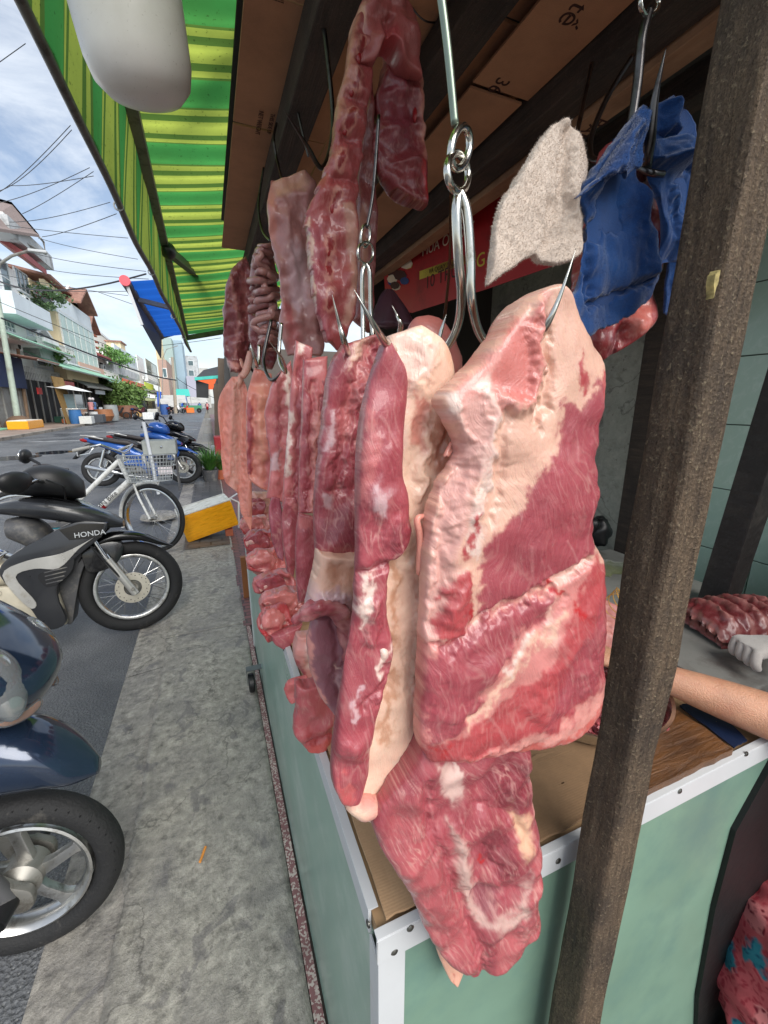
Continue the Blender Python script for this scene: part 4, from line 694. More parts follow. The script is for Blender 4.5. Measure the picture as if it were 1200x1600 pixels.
for u, v in RB:
    p = oy(u, v, .718); q = 1.0 if v < 300 else 1.3
    b_ = MB().ball(p+np.array([0, .0095, 0]), (.0048, .004, .0085*q), 10, 8).build('rib_bone', M_MEAT, rk, smooth=True); finish_meat(b_, np.tile(np.array(S(150, 24, 30)), (len(b_.data.vertices), 1)), np.zeros((len(b_.data.vertices), 3)))
for u, v in ((615, 45), (638, 105), (648, 180)):
    b_ = MB().ball(oy(u, v, .768), (.004, .006, .011), 10, 8).build('rib_bone', M_MEAT, rk, smooth=True); finish_meat(b_, np.tile(np.array(S(150, 24, 30)), (len(b_.data.vertices), 1)), np.zeros((len(b_.data.vertices), 3)))
slab('belly_piece', [(424, 282), (418, 320), (422, 370), (434, 420), (440, 470), (436, 510), (450, 555)], [(478, 266), (494, 300), (492, 380), (494, 440), (502, 490), (506, 540), (500, 558)], .98, .03, S(176, 120, 116), [(S(206, 150, 130), [(428, 280), (478, 268), (470, 300), (430, 310)], 12, .2), (S(200, 130, 116), [(420, 290), (424, 370)], 8, .2, 6), (SILV, [(450, 380), (476, 400), (478, 470), (460, 500), (450, 440)], 16, .3), (S(110, 44, 48), [(488, 400), (500, 520)], 7, .8, 6), (LEANP, [(446, 480), (460, 540)], 12, .7, 8)], [([(440, 320), (450, 400), (470, 480)], 9, .010), ([(470, 320), (480, 420)], 8, -.010)], nr=130, nc=50, label='greyish belly piece with silvery membrane hanging left of the rib rack', group='offcuts hanging above the row', seed=71, rag=3, amp=.008, lean=.5)
# intestines: one continuous looping gut over a core
gut_ = thing('intestines', 'coiled greyish pink intestines hanging high beside the awning', 'meat', tuple(oy(415, 450, 1.12)), group='offcuts hanging above the row')
rng = np.random.RandomState(5)
mtube('core', [(412, 385, 1.16, 12), (412, 430, 1.16, 20), (416, 490, 1.16, 17), (424, 545, 1.16, 8)], S(150, 96, 92), gut_, seed=4)
path = []; y0 = 1.115
for i in range(30):
    v = 380+i*5.6; half = 20 if 8 < i < 22 else 13; xc = 412+ (6 if i > 18 else 0)+3*math.sin(i); x = xc+(half if i % 2 else -half)*(.7+.3*rng.rand()); path.append((x, v+rng.rand()*4, y0+rng.rand()*.03, 5.2+rng.rand()*1.4))
    if rng.rand() < .6: path.append((xc+rng.uniform(-8, 8), v+rng.uniform(-4, 7), y0-.015-rng.rand()*.03, 5.4))
mtube('gut', path, S(176, 126, 120), gut_, seed=6, sub=5, n=12, amp=.1, lean=.1, tone2=S(150, 96, 94))
path = [(396+rng.rand()*36, 392+i*7.2, 1.075+rng.rand()*.03, 5) for i in range(20)]; mtube('gut', path, S(184, 134, 128), gut_, seed=7, sub=5, n=12, amp=.1, lean=.1)
slab('offal_piece', [(360, 420), (350, 460), (348, 510), (352, 550), (360, 580)], [(384, 400), (396, 440), (394, 500), (390, 540), (378, 585)], 1.30, .045, S(128, 58, 62), [(S(176, 116, 110), [(360, 440), (372, 500), (366, 560)], 6, .3, 3), (S(160, 90, 88), [(380, 430), (384, 520)], 7, .4, 4), (FATP, [(354, 565), (378, 570), (366, 584)], 5, .1)], [([(362, 440), (376, 560)], 7, .016), ([(384, 420), (386, 540)], 6, -.016)], nr=100, nc=50, label='dark red bundle of lungs and offal at the left end of the upper row', group='offcuts hanging above the row', seed=73, rag=5, amp=.014, lean=.6)
slab('offal_piece', [(386, 490), (388, 520), (398, 550), (410, 574)], [(432, 500), (436, 530), (432, 556), (424, 576)], 1.20, .06, S(124, 52, 58), [(S(170, 110, 104), [(400, 500), (415, 560)], 6, .3, 4)], [], nr=60, nc=40, label='dark offal scrap hanging below the coiled intestines', group='offcuts hanging above the row', seed=74, rag=4, amp=.012)
for k, pth in enumerate(([(372, 560, 1.29, 6), (378, 580, 1.28, 5), (372, 600, 1.28, 5), (364, 598, 1.28, 4)], [(392, 548, 1.26, 5), (386, 575, 1.26, 6), (378, 590, 1.26, 5)])): mtube('pig_tail', pth, S(226, 170, 154), None, ('thin pale pig tail curling under the dark red offal', 'pale pig tail hanging straight behind the pink skin sheet')[k], m=M_SKINM, lean=0, group='pig tails', seed=k, amp=.05)
# ---- K: meat behind the blue cloth
slab('flank_piece', [(940, 235), (925, 300), (905, 380), (900, 470), (905, 540), (925, 570)], [(985, 250), (1030, 290), (1034, 360), (1016, 440), (1010, 500), (965, 545)], .40, .05, S(156, 50, 54), [(S(206, 112, 100), [(960, 480), (1000, 460), (995, 520), (965, 530)], 12, .5), (S(200, 96, 88), [(1000, 260), (1034, 290), (1030, 360), (1010, 330)], 10, .5), (LEAND, [(930, 530), (955, 520), (950, 560), (930, 568)], 10, .9)], [([(955, 520), (940, 560)], 7, -.012), ([(985, 500)], 18, .010)], nr=120, nc=60, label='red flank piece hanging behind the blue cloth', group=HANG, seed=81, rag=4, amp=.010, yaw=20)
# ---- L: low piece hanging over the counter corner
lw = thing('pork_leg_cut', 'thick marbled pork cut hanging lowest, over the corner of the counter', 'meat', tuple(oy(720, 1380, .28)), group=HANG)
slab('leg_meat', [(660, 1120), (632, 1190), (596, 1240), (582, 1290), (602, 1330), (630, 1372), (652, 1418), (672, 1462), (700, 1492), (736, 1506)], [(800, 1110), (818, 1170), (822, 1200), (826, 1240), (833, 1290), (832, 1350), (833, 1420), (826, 1450), (800, 1478), (770, 1496)], .270, .036, LEAN, [
    (S(176, 84, 90), [(600, 1240), (640, 1210), (656, 1300), (700, 1380), (730, 1440), (730, 1500), (660, 1450), (600, 1330)], 20, 1), (S(222, 188, 178), [(668, 1170), (700, 1175), (714, 1220), (700, 1240), (680, 1215)], 12, .1), (S(206, 172, 162), [(690, 1260), (720, 1300), (726, 1370), (750, 1410), (790, 1390), (806, 1330), (800, 1400), (770, 1420), (735, 1420), (712, 1380), (700, 1320)], 12, .3), (S(220, 176, 146), [(786, 1250), (816, 1258), (812, 1300), (796, 1310)], 11, .1), (S(142, 72, 82), [(728, 1370), (770, 1366), (760, 1402), (740, 1408)], 12, .8),
    (LEAND, [(740, 1180), (818, 1165), (822, 1240), (780, 1252), (745, 1225)], 14, 1), (LEAND, [(742, 1262), (780, 1280), (786, 1330), (760, 1350), (735, 1310)], 16, 1), (S(180, 92, 96), [(812, 1300), (833, 1290), (833, 1430), (790, 1480), (760, 1496), (762, 1440), (806, 1400)], 14, 1), (RED, [(735, 1318), (742, 1324)], 5, .4, 3), (FATP, [(822, 1190), (832, 1225), (826, 1260)], 5, .1, 5), (S(224, 196, 186), [(690, 1165), (704, 1190)], 6, 0, 4)],
    [([(652, 1200), (660, 1280), (690, 1340), (715, 1400), (738, 1450), (742, 1500)], 8, -.011), ([(640, 1300), (680, 1400)], 30, .008), ([(745, 1385)], 26, -.014), ([(810, 1340), (806, 1420)], 18, .011), ([(780, 1290), (760, 1350)], 10, .008), ([(700, 1270), (720, 1350)], 10, .009), ([(780, 1210)], 24, .008), ([(735, 1240), (790, 1255), (810, 1290)], 8, -.008), ([(745, 1300), (770, 1360)], 6, -.006)],
    nr=320, nc=170, parent=lw, bottom=[(736, 1506), (738, 1500), (745, 1500), (752, 1496), (770, 1494)], fibre=60, seed=91, rag=3, amp=.006, vein=.7, power=6, bk=10, streaks=190)
slab('skin_tip', [(672, 1440), (684, 1490), (700, 1525)], [(740, 1440), (728, 1500), (712, 1535)], .287, .012, S(230, 176, 152), [(S(200, 120, 104), [(705, 1510), (708, 1532)], 4, 0, 1)], [], nr=40, nc=24, parent=lw, seed=93, rag=1, lean=0, vein=0, m=M_SKINM, amp=.001)
slab('pale_offcut', [(700, 1165), (690, 1180), (684, 1196)], [(720, 1165), (716, 1182), (706, 1200)], .30, .01, S(212, 184, 176), [], [], nr=20, nc=14, parent=lw, seed=94, lean=0, vein=0, rag=1)
def yc_(u, v, z=.872): return float(oz(u, v, z)[1])
# ---- cuts lying along the front edge of the counter
def lump(name, pts, z, label, base, tone2, seed, flat=.7, parent=None, bones=0):
    """heap piece resting on the counter edge: blob swept through px points at plane x"""
    o = mtube(name, pts, base, parent, None, n=26, sub=8, seed=seed, amp=.5, flat=flat, tone2=tone2, lean=.7)
    if label: tag(o, label, 'meat', 'chops and bones laid along the counter edge')
    return o
def yx(u, v, x): return float(ox(u, v, x)[1])
def pts_on(path, x): return [(u, v, yx(u, v, x), r) for u, v, r in path]
slab('pork_chop', [(462, 1066), (460, 1100), (460, 1140), (478, 1170)], [(505, 1060), (522, 1085), (520, 1130), (516, 1166)], yc_(495, 1168), .035, S(190, 92, 96), [(LEANR, [(470, 1130), (520, 1120), (518, 1170), (476, 1176)], 10, .8), (S(206, 90, 84), [(476, 1160), (500, 1150), (520, 1146), (516, 1172), (484, 1178)], 6, .7), (FATP, [(505, 1062), (520, 1090)], 5, .1, 3)], [([(478, 1150), (515, 1140)], 5, -.008)], nr=90, nc=60, label='flat boneless pork chop draped over the near counter edge', group='chops and bones laid along the counter edge', seed=101, rag=6, amp=.006)
slab('pork_chop', [(450, 1066), (446, 1080), (454, 1098)], [(478, 1056), (480, 1072), (470, 1090)], yc_(462, 1094), .02, S(204, 100, 100), [], [], nr=40, nc=30, label='small pink scrap of pork beside the draped chop', group='chops and bones laid along the counter edge', seed=102, rag=4)
slab('knuckle_bone', [(462, 990), (458, 1020), (470, 1050), (500, 1072)], [(490, 985), (500, 1010), (512, 1040), (524, 1080)], yc_(490, 1064), .04, FATP, [(FATW, [(474, 1000), (490, 1010), (490, 1040), (476, 1040)], 10, 0), (LEANR, [(462, 1030), (474, 1056), (500, 1075)], 6, .6, 5), (S(196, 110, 96), [(496, 1050), (520, 1075)], 5, .2, 4)], [([(482, 1010)], 14, .014)], nr=70, nc=40, label='pale knuckle bone with pink scraps in front of the curled shank', group='chops and bones laid along the counter edge', seed=103, rag=3, lean=.4, amp=.006)
rows = [(426, 970, 34, 24, .78, 'bright red bony chop end sticking out from the counter edge', S(190, 70, 74), 105), (440, 940, 50, 22, .80, 'rib chop with a pale bone band at the counter edge', S(200, 116, 114), 107), (428, 910, 42, 20, .90, 'stacked pink rib chop in the middle of the heap', S(196, 104, 104), 108), (412, 876, 40, 20, 1.02, 'torn pink chop pieces above the stacked rib chop', S(206, 108, 104), 109), (404, 846, 38, 20, 1.16, 'pile of bloody neck bones near the far end of the counter', S(186, 80, 82), 110), (396, 822, 34, 18, 1.30, 'pale vertebra bone with red flesh at the far counter end', S(216, 140, 134), 111), (402, 792, 30, 22, 1.42, 'pale striped fat trimmings below the pink skin sheet', S(224, 164, 148), 112)]
for u, v, w_, h_, y_, lab, c_, sd_ in rows:
    y_ = yc_(u+w_*.2, v+h_*.75)
    lu = thing('rib_chop', lab, 'meat', tuple(oy(u, v, y_)), group='chops and bones laid along the counter edge')
    slab('flesh', [(u-w_*.35, v-h_*.8), (u-w_*.7, v-h_*.2), (u-w_*.65, v+h_*.3), (u-w_*.4, v+h_*.9)], [(u+w_*.6, v-h_*1.0), (u+w_*.9, v-h_*.2), (u+w_*.9, v+h_*.3), (u+w_*.6, v+h_*1.1)], y_, .06, c_, [(FATW, [(u-w_*.3, v-h_*.2), (u+w_*.4, v-h_*.3)], 6, .1, 3), (LEANR, [(u-w_*.5, v+h_*.4), (u+w_*.3, v+h_*.5)], 6, .7, 4), (RED, [(u-w_*.55, v), (u-w_*.45, v+4)], 5, .5, 4)], [([(u-w_*.5, v-h_*.1), (u+w_*.5, v-h_*.2)], 5, -.014), ([(u-w_*.5, v+h_*.3), (u+w_*.5, v+h_*.2)], 6, .014)], nr=54, nc=56, parent=lu, seed=sd_, rag=9, amp=.012, rk=.5, lean=.6)
    k_ = (sd_*37 % 100)/100-.5; mtube('bone', [(u-w_*.5, v+h_*k_, y_-.034, 5), (u-w_*.3, v+h_*(k_*.8-.1), y_-.04, 4), (u-w_*.05, v+h_*(k_*.4-.35), y_-.03, 5)], S(220, 172, 160), lu, seed=sd_, lean=.1, amp=.5, tone2=S(196, 100, 98))
    slab('scrap', [(u-w_*.2, v-h_*.6), (u-w_*.55, v-h_*.1), (u-w_*.5, v+h_*.4), (u-w_*.15, v+h_*.8)], [(u+w_*.1, v-h_*.7), (u+w_*.45, v-h_*.3), (u+w_*.4, v+h_*.4), (u+w_*.05, v+h_*.85)], y_-.04, .02, S(206, 120, 116) if sd_ % 2 else LEAN, [(LEANR, [(u-w_*.3, v+h_*.4), (u+w_*.2, v+h_*.3)], 5, .7, 4)], [([(u-w_*.2, v), (u+w_*.2, v+h_*.1)], 6, .008)], nr=40, nc=34, parent=lu, seed=sd_+200, rag=6, amp=.007, lean=.6, rk=.4)
slab('rib_chop', [(424, 992), (428, 1004), (440, 1010)], [(470, 975), (466, 995), (458, 1006)], yc_(446, 1006), .03, S(176, 84, 92), [], [], nr=36, nc=30, label='dark pink lean nugget lying under the curled shank', group='chops and bones laid along the counter edge', seed=115, rag=3)
# mince in the tray
mb = MB(); rs = np.random.RandomState(2)
th = rs.rand(700)*6.283; rd = np.sqrt(rs.rand(700))*.125; hz = .045*(1-(rd/.135)**2)
for a, r, h_ in zip(th, rd, hz): c = Vector((tp[0]+r*math.cos(a), tp[1]+r*math.sin(a), tp[2]+.006+h_*rs.rand()**.4)); d = Vector(rs.randn(3))*.008; mb.tube([c-d, c+Vector(rs.randn(3))*.002, c+d], .0042, 6)
mb.lathe([(0, .04), (.05, .036), (.09, .024), (.125, .006), (.12, .003)], Matrix.Translation(tp), 24)
o = mb.build('minced_pork', M_MEAT, smooth=True); finish_meat(o, np.tile(np.array(S(150, 70, 76)), (len(o.data.vertices), 1))*(1+.3*rs.randn(len(o.data.vertices), 1)).clip(.6, 1.6), np.zeros((len(o.data.vertices), 3))); tag(o, 'heap of dark pink minced pork in the steel tray', 'meat')
# ================================================================== hooks and cloths
M_HOOK = mat('polished hook steel', S(196, 194, 186), .18, 1, var=.08, vs_=60, rvar=.1, dirt=S(104, 88, 70), dirt_s=60, dirt_lo=.58, dirt_hi=.8)
M_HOOKD = mat('dark hook steel', S(92, 90, 90), .32, 1, var=.15, vs_=40, dirt=S(50, 44, 40), dirt_s=40)
M_ROD = mat('greenish rod', S(128, 140, 126), .35, .8, var=.1, vs_=30)
def wire(path, r, n=12, sub=8, point=False, closed=False):
    A = np.array(path, float); C = cat(A, (len(A)-1)*sub+1); P = [oy(u, v, y) for u, v, y in C]; rr = np.full(len(P), r)
    if point: e = np.linspace(0, 1, len(P)); rr = r*np.clip((1-e)/point, .06, 1)
    return P, rr
def hook(label, parts, group='steel meat hooks'):
    """parts: (name, path, r_m, point, mat)"""
    p0 = oy(*parts[0][1][0]); h = thing('meat_hook', label, 'hook', tuple(p0), group=group)
    for nm, path, r, pt, m in parts:
        P, rr = wire(path, r, point=pt); MB().tube(P, rr, 12).build(nm, m, h, smooth=True, angle=0)
    return h
def loop(u, v, y, a, b, rot, r, name, par, m, dy=.0):
    P = []
    for k in range(28):
        t = 2*math.pi*k/28; x_, z_ = a*math.cos(t), b*math.sin(t); c_, s_ = math.cos(rot), math.sin(rot); P.append(oy(u+x_*c_-z_*s_, v+x_*s_+z_*c_, y+dy*math.cos(t)))
    MB().tube(P, r, 10, closed=True).build(name, m, par, smooth=True, angle=0)
h = hook('large polished double hook on a green rod carrying the two nearest cuts', [
    ('rod', [(672, -120, .305), (690, 0, .305), (701, 90, .305), (711, 196, .305)], .0028, False, M_ROD),
    ('prong', [(718, 300, .305), (713, 330, .303), (716, 400, .305), (721, 462, .315), (714, 512, .335), (692, 548, .355), (660, 560, .35), (630, 556, .31), (606, 540, .268), (580, 500, .250), (553, 452, .248)], .0037, .24, M_HOOK),
    ('prong', [(718, 300, .305), (729, 330, .303), (735, 400, .303), (737, 470, .305), (752, 525, .315), (790, 560, .315), (825, 552, .275), (850, 515, .236), (875, 462, .228), (900, 388, .226)], .0037, .30, M_HOOK)])
loop(719, 231, .305, 14, 33, .16, .0028, 'eye', h, M_HOOK, .006); loop(715, 270, .305, 16, 30, -.1, .0028, 'ring', h, M_HOOK, .012)
h = hook('second double hook on a thin rod further back, behind the shoulder strip', [
    ('rod', [(592, 180, .62), (583, 300, .62), (573, 356, .62)], .0022, False, M_HOOKD),
    ('prong', [(572, 412, .62), (566, 430, .618), (567, 500, .62), (566, 560, .60), (555, 575, .52), (540, 540, .42), (530, 505, .408), (519, 460, .405)], .0032, .26, M_HOOK),
    ('prong', [(572, 412, .62), (578, 430, .618), (580, 500, .62), (590, 545, .60), (612, 548, .55), (626, 512, .48), (620, 492, .478), (612, 477, .478)], .0032, .3, M_HOOK)])
loop(571, 368, .62, 7, 18, .1, .002, 'eye', h, M_HOOK, .005); loop(571, 395, .62, 12, 17, 0, .002, 'ring', h, M_HOOK, .008)
hook('slim hook tip standing behind the smooth rounded cut', [('shank', [(704, 300, .8), (702, 420, .7), (690, 530, .52), (684, 540, .47), (690, 515, .462), (698, 490, .46)], .0024, .2, M_HOOK)])
for k, (lab, path) in enumerate([
    ('thin steel hook holding the slim loin strip', [(440, 505, .75), (436, 560, .74), (446, 582, .68), (440, 560, .64), (420, 532, .62)]),
    ('dark steel hook curving above the rib piece', [(424, 500, .86), (412, 560, .84), (420, 590, .8), (430, 592, .76), (440, 580, .75)]),
    ('thin steel hook above the fatty orange cut', [(405, 540, 1.02), (404, 572, 1.0), (398, 560, .94), (391, 536, .93)]),
    ('small hook at the top of the pink skin sheet', [(385, 545, 1.3), (392, 575, 1.28), (402, 584, 1.26), (398, 566, 1.2)])]):
    hook(lab, [('wire', path, .0030 if k < 2 else .0036, .3, M_HOOKD if k % 2 else M_HOOK)])
for k, (lab, path, r) in enumerate([
    ('dark pointed hook spike sticking out above the belly piece', [(498, -10, .95), (512, 90, .95), (520, 200, .95), (504, 262, .93), (478, 225, .88), (443, 171, .84)], .0045),
    ('thin bent hook near the cardboard edge, topmost of three', [(452, 60, 1.2), (456, 130, 1.2), (476, 220, 1.2), (482, 245, 1.2)], .0030),
    ('thin bent hook near the cardboard edge, middle of three', [(432, 192, 1.35), (428, 220, 1.35), (436, 262, 1.33), (450, 312, 1.05)], .0032),
    ('thin bent hook near the cardboard edge, lowest of three', [(412, 262, 1.5), (404, 320, 1.5), (410, 360, 1.45), (422, 376, 1.2)], .0032),
    ('black wire hook beside the pale towel', [(925, 100, .62), (912, 160, .6), (900, 215, .56), (896, 240, .5)], .0035),
    ('black curved hook behind the blue cloth', [(988, 88, .52), (950, 150, .52), (925, 210, .5), (924, 245, .48), (940, 250, .45)], .0035)]): hook(lab, [('wire', path, r, .25 if k in (0,) else False, M_HOOKD)])
h = hook('heavy old hook on a ring carrying the blue cloth, its spike upright', [
    ('shank', [(1014, 16, .42), (1003, 60, .42), (996, 130, .42), (986, 200, .42), (982, 250, .42)], .0050, False, M_HOOKD),
    ('spike', [(982, 230, .42), (984, 268, .40), (1004, 276, .36), (1012, 240, .335), (1024, 150, .325), (1041, 74, .32)], .0052, .34, M_HOOKD), ('cross_wire', [(1000, 262, .345), (1018, 270, .335), (1036, 272, .335)], .003, False, M_HOOKD)])
loop(1015, 4, .42, 14, 20, .1, .0026, 'ring', h, M_HOOK, .006)
# bits of wire under the ceiling
hook('thin loose wire sagging under the ceiling cardboard', [('wire', [(632, -5, .95), (660, 30, .95), (690, 36, .95), (740, 40, .95)], .0016, False, M_HOOKD)], group='loose wires')
def cloth_mat(name, c1, c2, scale=620, bump=.9):
    m = bpy.data.materials.new(name); m.use_nodes = True; nt, b, N, L = nodes(m); tc = N('ShaderNodeTexCoord').outputs['Object']; vo = N('ShaderNodeTexVoronoi'); vo.inputs['Scale'].default_value = scale; L(tc, vo.inputs['Vector']); n = noise_node(N, L, tc, 22, 7, .65); f = noise_node(N, L, tc, 1500, 2, .6)
    c = mixc(N, L, mrange(N, L, n, .35, .68), c1, c2); c = mixc(N, L, mrange(N, L, vo.outputs['Distance'], .1, .6, 0, .4), c, tuple(x*.5 for x in c1[:3])); L(c, b.inputs['Base Color']); b.inputs['Roughness'].default_value = .95; b.inputs['Sheen Weight'].default_value = .4; b.inputs['Specular IOR Level'].default_value = .15; bumpn(N, L, b, [(vo.outputs['Distance'], -bump, .003), (f, .4, .001)]); return m
M_TOWEL = cloth_mat('pale terry', S(236, 220, 206), S(222, 204, 188), 620, .5); M_BLUE = cloth_mat('blue terry', S(24, 58, 112), S(34, 80, 140), 800, .6)
def drape(name, Lp, Rp, y, m, folds, seed, nr=140, nc=90, parent=None, label=None, bottom=None, amp=.004, rag=2, T=.006, yaw=0, jag=0):
    Lp, Rp = list(Lp), list(Rp)
    bt = None
    if bottom is not None:
        bt = cat(bottom, 60); 
        if jag: bt = bt+np.c_[np.zeros(60), jag*fbm(np.c_[bt/7, bt[:, :1]*0+seed], 3, seed)]
    return slab(name, Lp, Rp, y, T, (1, 1, 1, 1), [], folds, nr=nr, nc=nc, parent=parent, label=label, bottom=bt, seed=seed, rag=rag, amp=amp, vein=0, m=m, power=8, thin_edge=.6, yaw=yaw, category='cloth', bk=3, hf=.3, rk=1.0)
drape('towel', [(862, 196), (836, 232), (802, 286), (778, 330), (768, 380), (760, 446)], [(880, 187), (902, 214), (911, 256), (907, 306), (902, 352), (906, 392)], .345, M_TOWEL, [([(882, 205), (876, 270), (872, 340)], 9, -.006), ([(892, 240), (888, 340)], 10, .004), ([(858, 330), (852, 380)], 12, -.005), ([(830, 260), (812, 380)], 24, .006)], 201, label='pale beige terry towel hung over a hook beside the blue cloth', bottom=[(760, 446), (782, 428), (806, 412), (828, 399), (842, 408), (862, 413), (886, 408), (906, 392)], amp=.003, rag=3, T=.012)
def fuzz(o, n, ln, m, seed=1):
    me = o.data; me.calc_loop_triangles(); rs = np.random.RandomState(seed); nv = len(me.vertices); co_ = np.empty(nv*3); me.vertices.foreach_get('co', co_); co_ = co_.reshape(-1, 3); nt_ = len(me.loop_triangles); tri = np.empty(nt_*3, np.int32); me.loop_triangles.foreach_get('vertices', tri); tri = tri.reshape(-1, 3)
    a, b, c = co_[tri[:, 0]], co_[tri[:, 1]], co_[tri[:, 2]]; nn = np.cross(b-a, c-a); ar = np.linalg.norm(nn, axis=1)+1e-12; k = rs.choice(nt_, n, p=ar/ar.sum()); r1, r2 = rs.rand(n, 1), rs.rand(n, 1); f = (r1+r2) > 1; r1 = np.where(f, 1-r1, r1); r2 = np.where(f, 1-r2, r2); P = a[k]+(b-a)[k]*r1+(c-a)[k]*r2; N_ = nn[k]/ar[k][:, None]+rs.randn(n, 3)*.55; T_ = np.cross(N_, rs.randn(n, 3)); T_ /= np.linalg.norm(T_, axis=1)[:, None]+1e-9; L_ = ln*(.5+rs.rand(n, 1)); V = np.stack([P-T_*ln*.22, P+T_*ln*.22, P+N_*L_], 1).reshape(-1, 3); mesh_obj('terry_pile', V, np.arange(3*n).reshape(-1, 3).tolist(), m, o, smooth=False, kind='stuff')
fuzz(bpy.data.objects['towel'], 30000, .0009, M_TOWEL)
bc_ = thing('blue_cloth', 'ragged dark blue towelling cloth hung over the upright spike by the post', 'cloth', tuple(oy(960, 350, .33)))
drape('front_fold', [(1000, 168), (960, 218), (925, 270), (905, 305), (918, 360), (900, 450), (876, 478), (898, 530)], [(1020, 178), (1000, 230), (994, 290), (1008, 340), (1018, 400), (1020, 440), (1014, 470), (1000, 490)], .335, M_BLUE, [([(990, 190), (940, 270), (918, 300)], 10, .012), ([(972, 262), (940, 310), (930, 370)], 8, -.016), ([(955, 320), (960, 350)], 10, -.014), ([(1000, 300), (1010, 430)], 10, .006), ([(916, 480), (1010, 440)], 5, -.010), ([(914, 380), (912, 470)], 6, -.008)], 203, parent=bc_, bottom=[(898, 530), (930, 516), (960, 504), (985, 490), (1012, 466), (1019, 440)], rag=5, jag=3, amp=.005)
drape('upper_fold', [(1000, 170), (985, 200), (950, 250), (922, 292), (900, 312)], [(1016, 176), (1004, 222), (996, 262), (978, 272), (950, 300)], .318, M_BLUE, [([(990, 200), (940, 280)], 10, .010)], 205, parent=bc_, bottom=[(900, 312), (918, 290), (935, 282), (955, 276), (972, 268), (978, 280)], rag=4, jag=4, nr=80, nc=50)
drape('side_fold', [(1008, 176), (1003, 220), (1008, 262), (1030, 320), (1034, 370), (1030, 410)], [(1050, 150), (1084, 182), (1092, 240), (1086, 300), (1070, 340), (1058, 408)], .345, M_BLUE, [([(1040, 170), (1050, 230), (1040, 260)], 9, .012), ([(1066, 180), (1072, 260)], 8, -.014), ([(1010, 255), (1060, 262), (1090, 250)], 7, .012), ([(1050, 300), (1060, 380)], 8, .010), ([(1030, 210), (1080, 230)], 6, -.01)], 207, parent=bc_, rag=5, amp=.008)
drape('torn_tail', [(1040, 330), (1048, 380), (1040, 440), (1038, 488)], [(1080, 300), (1074, 370), (1066, 430), (1046, 492)], .355, M_BLUE, [([(1060, 330), (1056, 450)], 6, .01)], 209, parent=bc_, rag=5, nr=70, nc=40)

for o_ in list(bc_.children): fuzz(o_, 14000 if o_.name.startswith('front') else 7000, .0008, M_BLUE)
# ================================================================== two-wheelers
M_TYRE = mat('tyre rubber', S(30, 30, 31), .75, var=.15, vs_=30, bump=.3, bs=160, dirt=S(92, 88, 82), dirt_s=14, dirt_lo=.58, dirt_hi=.8)
M_RIM = mat('alloy rim', S(190, 190, 188), .3, .9, dirt=S(110, 104, 96), dirt_s=18); M_CHROME = mat('chrome', S(210, 210, 208), .15, 1, dirt=S(110, 100, 90), dirt_s=30, dirt_lo=.6, dirt_hi=.8)
M_BPL = mat('glossy black paint', S(18, 18, 20), .22, coat=.4, dirt=S(70, 68, 64), dirt_s=7, dirt_lo=.6, dirt_hi=.85); M_GPL = mat('grey plastic', S(78, 78, 80), .5, dirt=S(124, 120, 112), dirt_s=9); M_SIL = mat('silver paint', S(196, 194, 188), .3, .5, dirt=S(150, 136, 108), dirt_s=9, dirt_lo=.56, dirt_hi=.8)
M_CHAMP = mat('dusty champagne panel', S(190, 182, 162), .42, .2, dirt=S(146, 122, 84), dirt_s=11, dirt_lo=.56, dirt_hi=.8); M_BLUEP = mat('blue paint', S(34, 84, 158), .2, .2, coat=.5); M_NAVY = mat('navy paint', S(38, 52, 74), .14, .35, coat=.8, dirt=S(80, 88, 98), dirt_s=12, dirt_lo=.62, dirt_hi=.9)
M_DGR = mat('dark grey paint', S(44, 45, 48), .3, coat=.3, dirt=S(90, 88, 84), dirt_s=9, dirt_lo=.6, dirt_hi=.85); M_SEAT = mat('seat vinyl', S(52, 46, 44), .5, bump=.2, bs=300); M_LENS = mat('clear lens', S(225, 230, 232), .05, var=.02, trans=.85); M_ORL = mat('orange lens', S(220, 120, 40), .15, trans=.3); M_REDL = mat('red lens', S(150, 20, 24), .15); M_ENG = mat('engine alloy', S(150, 148, 142), .5, .7, dirt=S(84, 76, 64), dirt_s=16)
def tfm(mb, M): mb.V = [tuple(M @ Vector(p)) for p in mb.V]; return mb
def B(mb, name, m, par, M=None, **k):
    if M is not None: tfm(mb, M)
    return mb.build(name, m, par, world=False, **k)
def loft(secs, n=20, e=2.4):
    """secs: (x, zc, hw, hh) superellipse rings along x"""
    S_ = cat(np.array(secs, float), (len(secs)-1)*5+1); V = []; F = []
    for x, zc, hw, hh in S_:
        for k in range(n): a = 2*math.pi*k/n; c_, s_ = math.cos(a), math.sin(a); V.append((x, max(hw, .002)*math.copysign(abs(c_)**(2/e), c_), zc+max(hh, .002)*math.copysign(abs(s_)**(2/e), s_)))
    m = len(S_)
    for i in range(m-1):
        for k in range(n): F.append((i*n+k, i*n+(k+1) % n, (i+1)*n+(k+1) % n, (i+1)*n+k))
    F.append(tuple(range(n-1, -1, -1))); F.append(tuple((m-1)*n+k for k in range(n))); return MB().add(V, F)
def side(poly, y0, y1, curve=True):
    P = cat(np.array(list(poly)+[poly[0]], float), len(poly)*4+1)[:-1] if curve else np.array(poly, float); return MB().prism([(p[0], y0, p[1]) for p in P], (0, y1-y0, 0))
